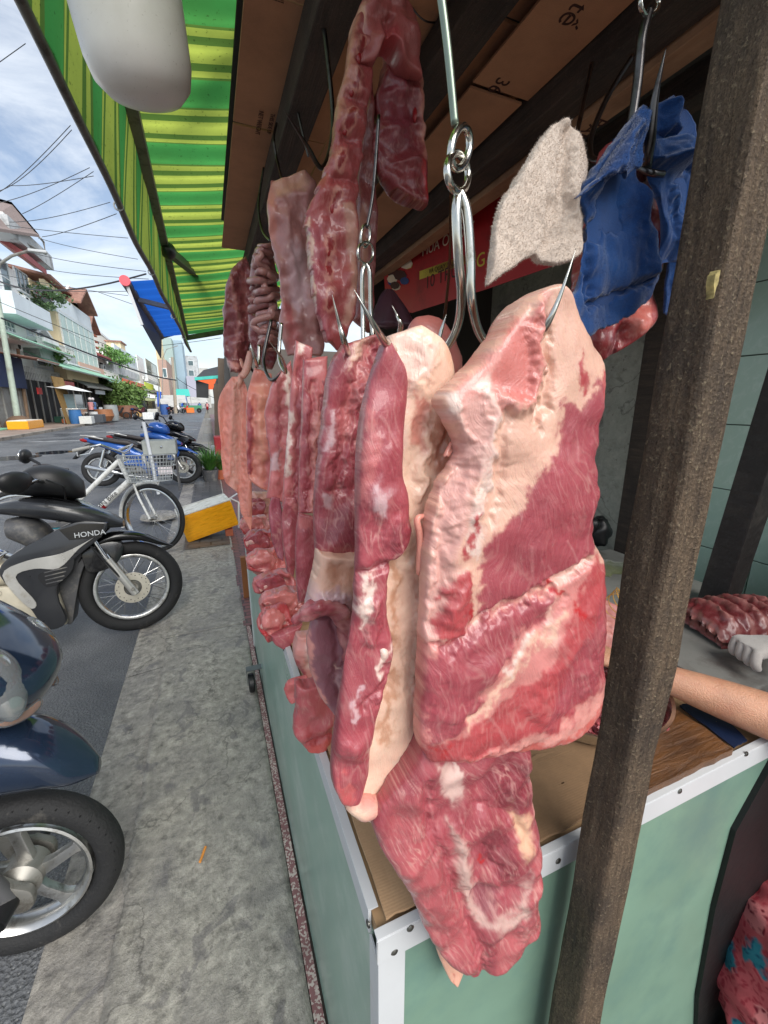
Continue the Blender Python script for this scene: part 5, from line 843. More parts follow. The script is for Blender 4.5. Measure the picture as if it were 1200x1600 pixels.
def wheel(par, cx_, R, tw, style, name, M=None, disc=True, wide=1.0):
    Q = Matrix.Translation((cx_, 0, R)) @ Matrix.Rotation(R_(90), 4, 'X'); Q = (M @ Q) if M is not None else Q; rr = R-tw*1.15
    w_ = B(MB().lathe([(rr-.012, -.022), (rr, -.026*wide), (rr+.006, -.024*wide), (rr-.008, -.012), (rr-.012, 0), (rr-.008, .012), (rr+.006, .024*wide), (rr, .026*wide), (rr-.012, .022), (rr-.018, 0), (rr-.012, -.022)], Q, 56), name, M_RIM if style != 'bike' else M_CHROME, par, smooth=True)
    pr_ = [(R-tw/2+tw*.5*math.cos(a)*(1.15), tw*.5*wide*math.sin(a)) for a in np.linspace(-math.pi, math.pi, 17)]; B(MB().lathe(pr_, Q, 64), 'tyre', M_TYRE, w_, smooth=True)
    if style != 'bike':
        tr = MB()
        for k in range(44):
            a = 2*math.pi*k/44
            for s_ in (-1, 1):
                p = Vector(((R+.0005)*math.cos(a), (R+.0005)*math.sin(a), 0)); p2 = Vector(((R-tw*.22)*math.cos(a+.06*1), (R-tw*.22)*math.sin(a+.06), s_*tw*.42*wide)); tr.bar(Q @ p, Q @ p2, .006, .004)
        B(tr, 'tread', mat('tread block', S(20, 20, 21), .8), w_)
    hr = .05 if style != 'bike' else .018
    B(MB().lathe([(0, -.05), (hr*.6, -.05), (hr, -.03), (hr, .03), (hr*.6, .05), (0, .05)], Q, 24), 'hub', M_ENG, w_, smooth=True)
    if style in ('spoke', 'bike'):
        sp = MB(); n = 36 if style == 'spoke' else 32; r_ = .0016 if style == 'spoke' else .0011
        for k in range(n):
            a = 2*math.pi*k/n; da = (1 if (k//2) % 2 else -1)*(.75 if style == 'spoke' else .6); z_ = (.026 if k % 2 else -.026); sp.tube([Q @ Vector((hr*math.cos(a+da), hr*math.sin(a+da), z_)), Q @ Vector((rr*math.cos(a), rr*math.sin(a), 0))], r_, 5)
        B(sp, 'spokes', M_CHROME, w_)
    else:
        for k in range(5):
            a = 2*math.pi*k/5; pth = [(hr*.8, 0), (rr*.45, .16), (rr*.8, .30), (rr-.01, .34)]; L_ = []; R2 = []
            for (r_, t_), hw in zip(pth, (.020, .015, .014, .024)): c = Vector((r_*math.cos(a+t_), r_*math.sin(a+t_), 0)); tn = Vector((-math.sin(a+t_), math.cos(a+t_), 0)); L_.append(c+tn*hw); R2.append(c-tn*hw)
            B(MB().prism([Q @ (p-Vector((0, 0, .012))) for p in L_+R2[::-1]], (Q.to_3x3() @ Vector((0, 0, .024)))), 'wheel_spoke', M_RIM, w_, bevel=.004, smooth=True)
    if disc:
        dq = Q @ Matrix.Translation((0, 0, .048)); B(MB().lathe([(.05, -.002), (.098, -.002), (.098, .002), (.05, .002), (.05, -.002)], dq, 40), 'brake_disc', mat('disc steel', S(196, 190, 176), .35, .8), w_, smooth=True)
        ho = MB()
        for k in range(24): a = 2*math.pi*k/24; r_ = .078 if k % 2 else .088; ho.ball(dq @ Vector((r_*math.cos(a), r_*math.sin(a), .002)), .0035, 6, 4)
        B(ho, 'disc_holes', M_BPL, w_)
    return w_
def mirror(par, p, stem, m=M_BLACK, size=1, face=(-1, 0, .15)):
    p = Vector(p); q = Vector(face).to_track_quat('Z', 'Y').to_matrix().to_4x4(); q.translation = p
    o = B(MB().tube([stem, (Vector(stem)+p)/2+Vector((.02, 0, .03)), p], [.011*size, .009*size, .012*size], 10), 'mirror', m, par, smooth=True)
    sh_ = MB().ball((0, 0, 0), (.062*size, .048*size, .032*size), 22, 14); V = np.array(sh_.V); V[:, 0] *= 1+.18*(V[:, 1]/.05); sh_.V = [tuple(v) for v in V]; B(sh_, 'mirror_shell', m, o, q, smooth=True)
    B(MB().lathe([(0, .018*size), (.05*size, .018*size), (.05*size, .024*size), (0, .024*size)], q @ Matrix.Scale(.8, 4, (0, 1, 0)), 24), 'mirror_glass', M_CHROME, o, smooth=True)
def underbone(name, label, cols, style='spoke', steer=0, detail=True, group=None, wb=1.24, honda=False):
    body, legs, trim, tail = cols; t = thing(name, label, 'motorbike', group=group); F0 = 0.0; Rr = .287; rk = R_(26)
    ax = Vector((-math.sin(rk), 0, math.cos(rk))); Ms = Matrix.Translation((0, 0, Rr)) @ Matrix.Rotation(R_(steer), 4, ax) @ Matrix.Translation((0, 0, -Rr))
    wheel(t, 0, Rr, .07 if style == 'spoke' else .08, style, 'front_wheel', Ms); wheel(t, -wb, Rr, .08, style, 'rear_wheel', None, False)
    for s_ in (-1, 1):
        f = B(MB().cyl((.012, s_*.082, Rr-.035), (-.115, s_*.082, Rr+.215), .0225, n=18), 'fork_leg', M_SIL, t, Ms, smooth=True); B(MB().cyl((-.113, s_*.082, Rr+.21), (-.125, s_*.082, Rr+.235), .0255, n=18).cyl((-.12, s_*.082, Rr+.22), (-.2, s_*.075, Rr+.42), .0145, n=14), 'fork_tube', M_CHROME, f, Ms, smooth=True)
        B(MB().cyl((0, s_*.06, Rr), (0, s_*.108, Rr), .013, n=6).cyl((0, s_*.09, Rr), (0, s_*.115, Rr), .008, n=10), 'axle_nut', M_ENG, f, Ms, smooth=True)
    fe = [(-.30, .40), (-.27, .52), (-.19, .615), (-.07, .655), (.06, .635), (.18, .565), (.255, .515), (.20, .522), (.10, .555), (.0, .575), (-.10, .555), (-.17, .50), (-.22, .42)]
    fd = loft([(-.26, .50, .055, .02), (-.18, .585, .07, .035), (-.05, .625, .073, .034), (.08, .605, .066, .03), (.18, .553, .045, .02), (.262, .512, .006, .004)], 20, 2.2); B(fd, 'front_fender', body, t, Ms, smooth=True)
    for s_ in (-1, 1): B(side([(-.24, .56), (-.10, .60), (-.02, .57), (-.06, .47), (-.14, .43), (-.22, .44)], s_*.066-.008, s_*.066+.008), 'fender_stay', body, t, Ms, bevel=.004, smooth=True)
    B(side([(-.26, .60), (-.20, .56), (-.26, .40), (-.31, .22), (-.335, .13), (-.37, .16), (-.385, .32), (-.36, .50)], -.07, .07), 'splash_guard', M_GPL, t, bevel=.012, smooth=True)
    for s_ in (-1, 1):
        a_, b_ = (.095, .150) if s_ > 0 else (-.150, -.095)
        sp = B(side([(-.06, .735), (-.10, .66), (-.20, .58), (-.32, .47), (-.36, .34), (-.34, .17), (-.44, .15), (-.50, .30), (-.60, .50), (-.54, .60), (-.40, .68), (-.22, .755)], a_, b_), 'leg_shield', legs, t, bevel=.012, smooth=True)
        yo = s_*.152
        B(side([(-.14, .655), (-.30, .585), (-.47, .565), (-.585, .50), (-.50, .30), (-.46, .32), (-.53, .48), (-.44, .515), (-.33, .50), (-.22, .60)], min(yo, yo+s_*.004), max(yo, yo+s_*.004)), 'shield_trim', trim, sp, bevel=.0015)
        B(side([(-.25, .545), (-.34, .51), (-.43, .475), (-.40, .40), (-.33, .42), (-.27, .48)], min(yo, yo+s_*.003), max(yo, yo+s_*.003)), 'air_vent', M_BLACK, sp)
        for k in range(4): B(MB().bar((-.29-.01*k, yo+s_*.004, .50-.024*k), (-.40, yo+s_*.004, .485-.022*k), .004, .006), 'vent_louvre', M_GPL, sp)
        B(side([(-.36, .345), (-.44, .40), (-.60, .43), (-.80, .43), (-.86, .36), (-.66, .33), (-.56, .26), (-.52, .18), (-.37, .15), (-.34, .18)], a_+s_*.004-.0, b_-s_*.012 if s_ > 0 else b_+.012) if False else side([(-.36, .345), (-.44, .40), (-.60, .43), (-.80, .43), (-.86, .36), (-.66, .33), (-.56, .26), (-.52, .18), (-.37, .15), (-.34, .18)], min(s_*.09, s_*.135), max(s_*.09, s_*.135)), 'lower_fairing', tail, t, bevel=.010, smooth=True)
        if detail:
            for x_, z_ in ((-.405, .195), (-.62, .40)): B(MB().lathe([(0, .003), (.010, .003), (.013, 0), (.013, -.004)], basis((x_, s_*.136, z_), (1, 0, 0), (0, 0, s_*1.0)), 16), 'fairing_bolt', M_ENG, t, smooth=True)
    B(loft([(-.60, .86, .06, .03), (-.50, .86, .12, .05), (-.36, .84, .15, .065), (-.2, .79, .145, .065), (-.08, .74, .11, .05), (.0, .705, .05, .022)], 24, 3.0), 'front_cowl', M_DGR if detail else body, t, smooth=True)
    B(loft([(-.48, .905, .06, .008), (-.34, .905, .09, .010), (-.2, .853, .09, .009), (-.10, .79, .055, .007)], 20), 'cowl_cap', body, t, smooth=True)
    B(loft([(-.56, .74, .10, .06), (-.46, .70, .12, .10), (-.38, .60, .10, .12), (-.36, .45, .07, .1)], 18), 'inner_shield', M_GPL, t, smooth=True)
    # handlebar
    hb = B(loft([(-.50, .98, .06, .05), (-.42, 1.0, .14, .085), (-.32, .995, .15, .095), (-.23, .965, .12, .085), (-.18, .94, .06, .05)], 22), 'handlebar_cowl', M_BLACK if detail else body, t, Ms, smooth=True)
    B(MB().ball((-.205, 0, .945), (.025, .085, .05), 20, 12), 'headlight', M_LENS, hb, Ms, smooth=True)
    for s_ in (-1, 1):
        B(MB().tube([(-.34, s_*.10, .985), (-.37, s_*.2, 1.0), (-.40, s_*.26, 1.0)], .011, 10), 'handlebar', M_CHROME, t, Ms, smooth=True); B(MB().tube([(-.395, s_*.245, 1.0), (-.43, s_*.365, .995)], .017, 14), 'grip', M_BLACK, t, Ms, smooth=True); B(MB().cyl((-.425, s_*.355, .995), (-.435, s_*.375, .994), .021, n=14).cyl((-.395, s_*.235, 1.0), (-.4, s_*.25, 1.0), .024, n=14), 'grip_end', M_BLACK, t, Ms, smooth=True)
        B(MB().tube([(-.36, s_*.235, 1.0), (-.35, s_*.30, 1.0), (-.375, s_*.38, .985)], .005, 8), 'lever', M_CHROME, t, Ms, smooth=True)
    B(MB().box((-.40, -.10, 1.02), (-.30, .10, 1.045)), 'meter', M_BLACK, t, Ms, bevel=.01, smooth=True)
    # body, seat, tail
    B(loft([(-.52, .46, .05, .06), (-.66, .50, .07, .09), (-.82, .58, .105, .12), (-1.0, .66, .12, .09), (-1.2, .73, .10, .06), (-1.42, .80, .05, .035)], 22, 2.6), 'side_body', body if not detail else tail, t, smooth=True)
    B(loft([(-.66, .665, .06, .035), (-.78, .73, .105, .05), (-.95, .755, .125, .045), (-1.1, .79, .115, .042), (-1.3, .82, .09, .03), (-1.36, .83, .05, .015)], 22, 2.8), 'seat', M_SEAT, t, smooth=True)
    B(MB().tube([(-1.12, -.12, .80), (-1.35, -.12, .86), (-1.46, -.06, .87), (-1.46, .06, .87), (-1.35, .12, .86), (-1.12, .12, .80)], .011, 10), 'grab_rail', M_SIL, t, smooth=True)
    B(loft([(-1.36, .78, .06, .03), (-1.44, .79, .06, .035), (-1.49, .80, .035, .02)], 16), 'tail_lamp', M_REDL, t, smooth=True)
    B(side([(-1.28, .74), (-1.42, .70), (-1.60, .50), (-1.58, .49), (-1.40, .64), (-1.28, .68)], -.06, .06), 'rear_fender', M_BLACK, t, bevel=.006, smooth=True); B(MB().box((-1.53, -.09, .52), (-1.525, .09, .66), Matrix.Rotation(0, 4, 'Y')), 'number_plate', M_WHITE, t)
    B(loft([(-.44, .30, .06, .06), (-.55, .27, .10, .085), (-.68, .27, .105, .09), (-.80, .28, .06, .06)], 18), 'engine', M_ENG, t, smooth=True)
    for s_ in (-1, 1): B(MB().lathe([(0, .03), (.045, .028), (.062, .015), (.066, 0), (.066, -.03)], basis((-.655, s_*.105, .26), (1, 0, 0), (0, 0, s_*1.0)), 28), 'engine_cover', M_ENG, t, smooth=True)
    B(MB().tube([(-.46, -.06, .20), (-.42, -.08, .145), (-.55, -.11, .13), (-.80, -.13, .17), (-.95, -.14, .22)], .016, 12).tube([(-.95, -.14, .22), (-1.05, -.145, .25), (-1.35, -.15, .33), (-1.40, -.15, .345)], [.03, .042, .046, .03], 16), 'exhaust', M_CHROME, t, smooth=True)
    B(MB().tube([(-.62, -.28, .20), (-.62, .28, .20)], .011, 10), 'footrest_bar', M_BLACK, t)
    for s_ in (-1, 1): B(MB().tube([(-.62, s_*.2, .205), (-.62, s_*.29, .21)], .02, 12), 'footrest', M_BLACK, t, smooth=True); B(MB().tube([(-wb+.35, s_*.1, .29), (-wb, s_*.1, Rr)], .018, 10), 'swing_arm', M_GPL, t); B(MB().cyl((-wb+.02, s_*.12, Rr+.02), (-wb+.12, s_*.12, .62), .024, n=14), 'rear_shock', M_CHROME, t, smooth=True)
    B(MB().tube([(-.72, .10, .2), (-.78, .22, .01)], .009, 8), 'side_stand', M_BLACK, t)
    if detail:
        for k in range(4): o = B(MB().tube([(-.56-.012*k, -.10+.025*k, .62), (-.60, -.095+.025*k, .60), (-.68, -.09+.025*k, .50), (-.74, -.09+.025*k, .44)], .005, 8), 'chrome_guard', M_CHROME, t, smooth=True)
        B(MB().tube([(-.74, -.15, .44), (-.86, -.155, .445), (-1.0, -.15, .46)], [.010, .014, .012], 10), 'kick_guard', M_CHROME, t, smooth=True)
    mirror(t, Ms @ Vector((-.50, -.40, 1.16)) if not honda else Ms @ Vector((-.42, -.46, .985)), Ms @ Vector((-.39, -.25, 1.01)), size=1.0 if not honda else 1.25, face=(-1, 0, .15) if not honda else (-.6, .5, .3)); mirror(t, Ms @ Vector((-.50, .40, 1.18)), Ms @ Vector((-.39, .25, 1.01)))
    if detail:
        B(MB().tube([(-.02, -.085, Rr+.02), (-.1, -.11, .45), (-.2, -.10, .62), (-.26, -.08, .78)], .006, 8), 'brake_hose', M_BLACK, t, Ms, smooth=True); B(MB().tube([(-.33, -.22, 1.0), (-.26, -.2, .96), (-.27, -.1, .88)], .005, 8).tube([(-.33, .22, 1.0), (-.25, .2, .97), (-.27, .1, .88)], .005, 8), 'control_cable', M_BLACK, t, Ms, smooth=True)
    if honda:
        M = basis((-.235, -.1535, .665), (1, 0, .02), (0, 0, 1)); cu = text_obj('lettering', 'HONDA', .042, M_WHITE, t, Matrix.Identity(4), .001); cu.data.transform(M); cu.matrix_parent_inverse = Matrix.Identity(4)
        B(side([(-.08, .73), (-.105, .65), (-.26, .655), (-.30, .72), (-.2, .745)], -.1525, -.149, False), 'name_panel', M_BPL, t)
    return t
wv = underbone('motorbike', 'black and silver motorbike with dusty panels and spoked front wheel parked across the gutter', (M_BPL, M_DGR, M_SIL, M_CHAMP), steer=7, honda=True)
wv.location = (-.565, 2.90, .012); wv.rotation_euler = (R_(-7), 0, R_(3))
b1 = underbone('motorbike', 'blue motorbike with black seat parked beyond the white bicycle', (M_BLUEP, M_BLUEP, M_SIL, M_BLUEP), style='mag', steer=-6, detail=False, group='motorbikes parked at the kerb')
b1.location = (-.52, 8.24, .048); b1.rotation_euler = (R_(-7), 0, R_(-11)); b1.scale = (1.08, 1, 1.0)
b2 = underbone('motorbike', 'dark motorbike half hidden behind the blue motorbike', (M_BPL, M_BPL, M_GPL, M_BPL), style='mag', steer=0, detail=False, group='motorbikes parked at the kerb')
b2.location = (-.32, 8.95, .048); b2.rotation_euler = (R_(-7), 0, R_(-11)); b2.scale = (1.04, 1, 1)
# ---- navy scooter, nearest
sc = thing('scooter', 'glossy dark navy scooter with silver five spoke front wheel nearest the viewer', 'scooter'); Rr = .228; wheel(sc, 0, Rr, .062, 'mag', 'front_wheel', None, False, 1.25)
B(loft([(-.24, .48, .06, .06), (-.12, .565, .085, .085), (.0, .59, .092, .092), (.09, .572, .088, .080), (.155, .53, .068, .052), (.205, .492, .022, .018)], 26, 2.3), 'front_fender', M_NAVY, sc, smooth=True)
for s_ in (-1, 1):
    B(MB().cyl((0, s_*.075, Rr), (-.075, s_*.085, Rr+.22), .02, n=16), 'fork_leg', M_GPL, sc, smooth=True); B(side([(-.05, Rr-.035), (.035, Rr-.04), (.045, Rr+.01), (.01, Rr+.04), (-.05, Rr+.10), (-.085, Rr+.08)], s_*.068-.012, s_*.068+.012), 'axle_arm', M_ENG, sc, bevel=.006, smooth=True)
    B(MB().cyl((0, s_*.06, Rr), (0, s_*.135, Rr), .022, .016, n=18).cyl((0, s_*.13, Rr), (0, s_*.15, Rr), .012, n=6), 'axle_end', M_BLACK, sc, smooth=True)
def vloft(secs, n=28, e=2.4):
    S_ = cat(np.array(secs, float), (len(secs)-1)*6+1); V = []; F = []
    for z, xc, hx, hy in S_:
        for k in range(n): a = 2*math.pi*k/n; c_, s_ = math.cos(a), math.sin(a); V.append((xc+hx*math.copysign(abs(c_)**(2/e), c_), hy*math.copysign(abs(s_)**(2/e), s_), z))
    m = len(S_)
    for i in range(m-1):
        for k in range(n): F.append((i*n+k, i*n+(k+1) % n, (i+1)*n+(k+1) % n, (i+1)*n+k))
    F.append(tuple(range(n-1, -1, -1))); F.append(tuple((m-1)*n+k for k in range(n))); return MB().add(V, F)
B(vloft([(.69, .02, .05, .06), (.74, .04, .09, .115), (.81, .035, .115, .155), (.89, -.02, .12, .175), (.97, -.10, .11, .17), (1.05, -.19, .08, .13), (1.09, -.24, .03, .06)], 32, 2.3), 'front_apron', M_NAVY, sc, smooth=True)
B(vloft([(.30, -.26, .03, .10), (.42, -.25, .04, .16), (.60, -.22, .06, .19), (.85, -.18, .07, .19), (1.1, -.2, .05, .16)], 24, 3), 'leg_shield', M_BLACK, sc, smooth=True)
for s_ in (-1, 1):
    q = Matrix.Translation((.092, s_*.105, .825)) @ Matrix.Rotation(R_(46*s_), 4, 'Z') @ Matrix.Rotation(R_(-16), 4, 'Y'); hl = B(MB().ball((0, 0, 0), (.026, .040, .085), 24, 16), 'headlight', M_LENS, sc, q, smooth=True); B(MB().ball((-.003, 0, 0), (.024, .033, .072), 20, 12), 'reflector', M_CHROME, hl, q, smooth=True)
    q = Matrix.Translation((.095, s_*.075, .735)) @ Matrix.Rotation(R_(46*s_), 4, 'Z'); B(MB().ball((0, 0, 0), (.012, .04, .018), 16, 10), 'turn_lamp', M_ORL, sc, q, smooth=True); B(MB().ball((.003, 0, 0), (.014, .048, .024), 16, 10), 'lamp_lens', M_LENS, sc, q, smooth=True)
B(MB().box((-.95, -.14, .24), (-.28, .14, .30)), 'footboard', M_BLACK, sc, bevel=.02, smooth=True); B(loft([(-.62, .40, .12, .10), (-.80, .52, .16, .16), (-1.05, .62, .17, .13), (-1.35, .70, .12, .09), (-1.52, .74, .04, .03)], 24, 2.6), 'rear_body', M_NAVY, sc, smooth=True); B(loft([(-.60, .72, .10, .04), (-.80, .77, .15, .05), (-1.1, .80, .15, .05), (-1.38, .84, .09, .03)], 22, 2.8), 'seat', M_SEAT, sc, smooth=True)
wheel(sc, -1.26, Rr, .095, 'mag', 'rear_wheel', None, False); B(loft([(-.22, 1.10, .10, .05), (-.30, 1.13, .16, .06), (-.40, 1.12, .12, .05)], 20), 'handlebar_cowl', M_NAVY, sc, smooth=True)
for s_ in (-1, 1): B(MB().tube([(-.34, s_*.14, 1.12), (-.42, s_*.36, 1.10)], .017, 12), 'grip', M_BLACK, sc, smooth=True); mirror(sc, (-.46, s_*.36, 1.30), (-.35, s_*.2, 1.14))
sc.location = (-.575, 1.12, .008); sc.rotation_euler = (R_(-4), 0, R_(-3))
# ---- white bicycle
M_BWH = mat('pearl white enamel', S(222, 222, 218), .25, coat=.3, dirt=S(170, 166, 156), dirt_s=16); M_CYAN = mat('cyan enamel', S(70, 180, 196), .35); M_BASK = mat('wire basket', S(190, 192, 190), .4, .6)
bk = thing('bicycle', 'white city bicycle with wire basket, silver mudguards and cyan chain stay', 'bicycle'); Rb = .335; wbk = 1.09
Ms = Matrix.Translation((0, 0, Rb)) @ Matrix.Rotation(R_(-24), 4, 'Z') @ Matrix.Translation((0, 0, -Rb)); wheel(bk, 0, Rb, .036, 'bike', 'front_wheel', Ms, False, .9); wheel(bk, -wbk, Rb, .036, 'bike', 'rear_wheel', None, False, .9)
def guard(cx_, a0, a1, M, nm):
    P = [(cx_+(Rb+.022)*math.cos(a), 0, Rb+(Rb+.022)*math.sin(a)) for a in np.linspace(a0, a1, 30)]; B(MB().tube(P, .022, 10, flat=.25) if False else MB().tube(P, .019, 10), nm, M_CHROME if False else M_BWH, bk, M, smooth=True)
guard(0, R_(75), R_(195), Ms, 'front_mudguard'); guard(-wbk, R_(20), R_(200), None, 'rear_mudguard')
hd0, hd1 = Vector((-.17, 0, .70)), Vector((-.245, 0, .92)); bb = Vector((-.64, 0, .29)); ra = Vector((-wbk, 0, Rb)); stp = Vector((-.74, 0, .62))
for s_ in (-1, 1):
    B(MB().tube([(0, s_*.05, Rb), (-.09, s_*.048, Rb+.2), (-.15, s_*.03, .68)], .011, 10), 'fork_blade', M_BWH, bk, Ms, smooth=True); B(MB().tube([ra+Vector((0, s_*.05, 0)), bb+Vector((0, s_*.03, 0))], .010, 8), 'chain_stay', M_CYAN, bk); B(MB().tube([ra+Vector((0, s_*.05, 0)), stp+Vector((0, s_*.02, 0))], .008, 8), 'seat_stay', M_BWH, bk)
B(MB().tube([hd0, hd1], .020, 14), 'head_tube', M_BWH, bk, smooth=True); B(MB().tube([hd0+Vector((0, 0, .01)), bb], .030, 16), 'down_tube', M_BWH, bk, smooth=True); B(MB().tube([hd1-Vector((0, 0, .02)), stp*.55+bb*.45], .022, 14), 'top_tube', M_BWH, bk, smooth=True); B(MB().tube([bb, Vector((-.79, 0, .82))], .015, 12), 'seat_tube', M_BWH, bk, smooth=True)
B(MB().tube([hd0.lerp(bb, .62), hd0.lerp(bb, .72)], .0306, 16), 'blue_band', M_CYAN, bk, smooth=True); B(MB().tube([hd0.lerp(bb, .50), hd0.lerp(bb, .55)], .0306, 16), 'red_band', M_REDL, bk, smooth=True)
B(loft([(-.66, .84, .012, .01), (-.74, .85, .03, .02), (-.84, .87, .09, .03), (-.90, .88, .08, .02)], 18), 'saddle', M_SEAT, bk, smooth=True)
B(MB().tube([(-.47, -.26, 1.02), (-.42, -.24, 1.03), (-.30, -.20, 1.06), (-.245, -.06, 1.0), (-.24, 0, .98), (-.245, .06, 1.0), (-.30, .20, 1.06), (-.42, .24, 1.03), (-.47, .26, 1.02)], .011, 10).tube([hd1, (-.245, 0, .99)], .013, 10), 'handlebar', M_CHROME, bk, Ms, smooth=True)
for s_ in (-1, 1): B(MB().tube([(-.38, s_*.23, 1.04), (-.52, s_*.275, 1.01)], .016, 12), 'grip', mat('grey rubber', S(150, 148, 142), .7), bk, Ms, smooth=True); B(MB().tube([(-.36, s_*.22, 1.03), (-.38, s_*.25, .98), (-.46, s_*.27, .97)], .005, 6), 'brake_lever', M_CHROME, bk, Ms, smooth=True)
bs_ = MB(); x0, x1, z0, z1, hw0, hw1 = -.13, .15, .70, .95, .13, .18
def bpnt(fx_, fy_, fz): w2 = hw0+(hw1-hw0)*fz; ext = .03*fz; return Vector((x0-ext+(x1-x0+2*ext)*fx_, -w2+2*w2*fy_, z0+(z1-z0)*fz))
for k in range(9):
    f = k/8
    for fz in (0,): bs_.tube([bpnt(f, 0, 0), bpnt(f, 1, 0)], .0022, 5)
    for yy in (0, 1): bs_.tube([bpnt(f, yy, 0), bpnt(f, yy, 1)], .0022, 5); bs_.tube([bpnt(yy, f, 0), bpnt(yy, f, 1)], .0022, 5)
for fz in np.linspace(0, 1, 8): bs_.tube([bpnt(0, 0, fz), bpnt(1, 0, fz), bpnt(1, 1, fz), bpnt(0, 1, fz), bpnt(0, 0, fz)], .0024 if fz < 1 else .005, 5)
B(bs_, 'basket', M_BASK, bk, Ms); B(MB().tube([(-.2, .0, .80), (-.12, 0, .72), (.1, 0, .70)], .006, 8), 'basket_bracket', M_CHROME, bk, Ms)
B(MB().lathe([(0, -.004), (.085, -.004), (.085, .004), (0, .004)], Matrix.Translation(bb) @ Matrix.Translation((0, -.05, 0)) @ Matrix.Rotation(R_(90), 4, 'X'), 28), 'chainring', M_CHROME, bk, smooth=True); B(MB().tube([bb+Vector((0, -.07, 0)), bb+Vector((.12, -.07, -.1))], .009, 8).box((bb.x+.08, -.16, bb.z-.115), (bb.x+.16, -.075, bb.z-.095)), 'crank', M_CHROME, bk); B(MB().box((-wbk, -.066, Rb-.02), (bb.x, -.055, Rb+.03)), 'chain_case', M_GPL, bk, bevel=.004); B(MB().tube([(-wbk+.1, .05, .3), (-wbk+.05, .16, .01)], .008, 8), 'kickstand', M_CHROME, bk)
d_ = (hd0-bb).normalized(); M = basis(bb.lerp(hd0, .38)+Vector((0, -.0315, 0))-Vector((0, 0, .012)), d_, Vector((0, 0, 1))); o = text_obj('lettering', 'SMN Bike', .062, M_BLACK, bk, Matrix.Identity(4), .001); o.data.transform(M); o.matrix_parent_inverse = Matrix.Identity(4)
bk.location = (-.61, 4.48, .02); bk.rotation_euler = (R_(-6), 0, R_(-7))
# ---- yellow taped foam box tipped at the kerb
fo = thing('foam_box', 'white foam box wrapped in yellow tape at the pavement edge beside the white bicycle', 'box', (-.12, 4.75, .045), R_(36)); MT = mat('yellow packing tape', S(240, 166, 24), .3, var=.1, vs_=14, stretch=(1, 1, 6), dirt=S(222, 140, 14), dirt_s=8); MFo = mat('white foam', S(222, 220, 212), .8, bump=.3, bs=220, dirt=S(184, 178, 164), dirt_s=12)
fb = MB(); Lx, Wy, Hz, tk = .28, .19, .27, .028
B(MB().box((-Lx, -Wy, 0), (Lx, Wy, Hz-.012)), 'taped_body', MT, fo, bevel=.01, smooth=True); B(MB().box((-Lx-.002, -Wy-.002, Hz-.013), (Lx+.002, -Wy+tk, Hz)).box((-Lx-.002, Wy-tk, Hz-.013), (Lx+.002, Wy+.002, Hz)).box((-Lx-.002, -Wy+tk, Hz-.013), (-Lx+tk, Wy-tk, Hz)).box((Lx-tk, -Wy+tk, Hz-.013), (Lx+.002, Wy-tk, Hz)), 'foam_rim', MFo, fo, bevel=.004); B(MB().box((-Lx+tk, -Wy+tk, Hz-.011), (Lx-tk, Wy-tk, Hz-.005)), 'foam_lid', MFo, fo)
for k in range(5): B(MB().box((-Lx-.003, -Wy-.0035-.0006*(k % 2), .02+.048*k), (Lx+.003, -Wy-.001, .072+.048*k-(0 if k < 4 else .025))), 'tape_band', MT, fo)
fo.location = (-.10, 4.80, .10); fo.rotation_euler = (0, R_(-13), R_(9)); fo.scale = (.95, .95, 1.12)
tag(MB().box((.04, 4.66, .04), (.12, 4.9, .115)).build('half_brick', mat('terracotta', S(176, 96, 66), .8), bevel=.006), 'half brick propping up the right end of the yellow foam box', 'brick')
o = MB().tube([(.10, 4.95, .06), (.13, 5.05, .38), (.24, 5.15, .42), (.34, 5.15, .40)], .011, 10).tube([(.19, 4.92, .05), (.22, 5.02, .33), (.34, 5.08, .36)], .011, 10).tube([(.13, 5.05, .38), (.22, 5.02, .33)], .009, 8).build('white_trolley_frame', M_WHITE, smooth=True); tag(o, 'bent white tube frame lying behind the yellow foam box', 'frame')
# ---- small kerb stand: white pole, drawer box on thin legs, concrete foot
p0 = oz(250, 772, .04); ks = thing('kerb_stand', 'small grey drawer box on thin legs with a white pole beside the blue motorbike', 'stand', tuple(p0))
MB().cyl(p0+np.array([-.02, 0, 0]), p0+np.array([-.10, .1, 1.13]), .026, n=14).build('white_pole', M_WHITE, ks, smooth=True); c = oz(250, 700, .78)
c = p0+np.array([.05, .25, .72]); MB().box(c-np.array([.22, .16, .10]), c+np.array([.26, .16, .12])).build('drawer_box', mat('grey green metal', S(130, 136, 130), .5), ks, bevel=.01); MB().box(c+np.array([-.21, -.165, -.09]), c+np.array([.25, -.161, .11])).build('drawer_front', mat('pale grey metal', S(160, 164, 158), .5), ks); MB().ball(c+np.array([.05, -.17, .02]), .02, 8, 6).build('drawer_knob', M_STEEL, ks)
for dx in (-.19, .23):
    for dy in (-.13, .13): MB().bar(c+np.array([dx, dy, -.10]), np.array([c[0]+dx, c[1]+dy, .045]), .018, .018).build('leg', M_GPL, ks)
MB().box(c+np.array([-.04, -.17, -.42]), c+np.array([.16, -.162, -.30])).build('tag', mat('tag card', S(216, 206, 206), .6), ks)
p1 = oz(248, 808, .05); tag(MB().lathe([(0, .05), (.17, .05), (.2, .03), (.21, 0), (0, 0)], Matrix.Translation(p1), 36).build('concrete_disc', M_GUT, smooth=True), 'round concrete foot lying behind the bicycle wheel', 'concrete foot')
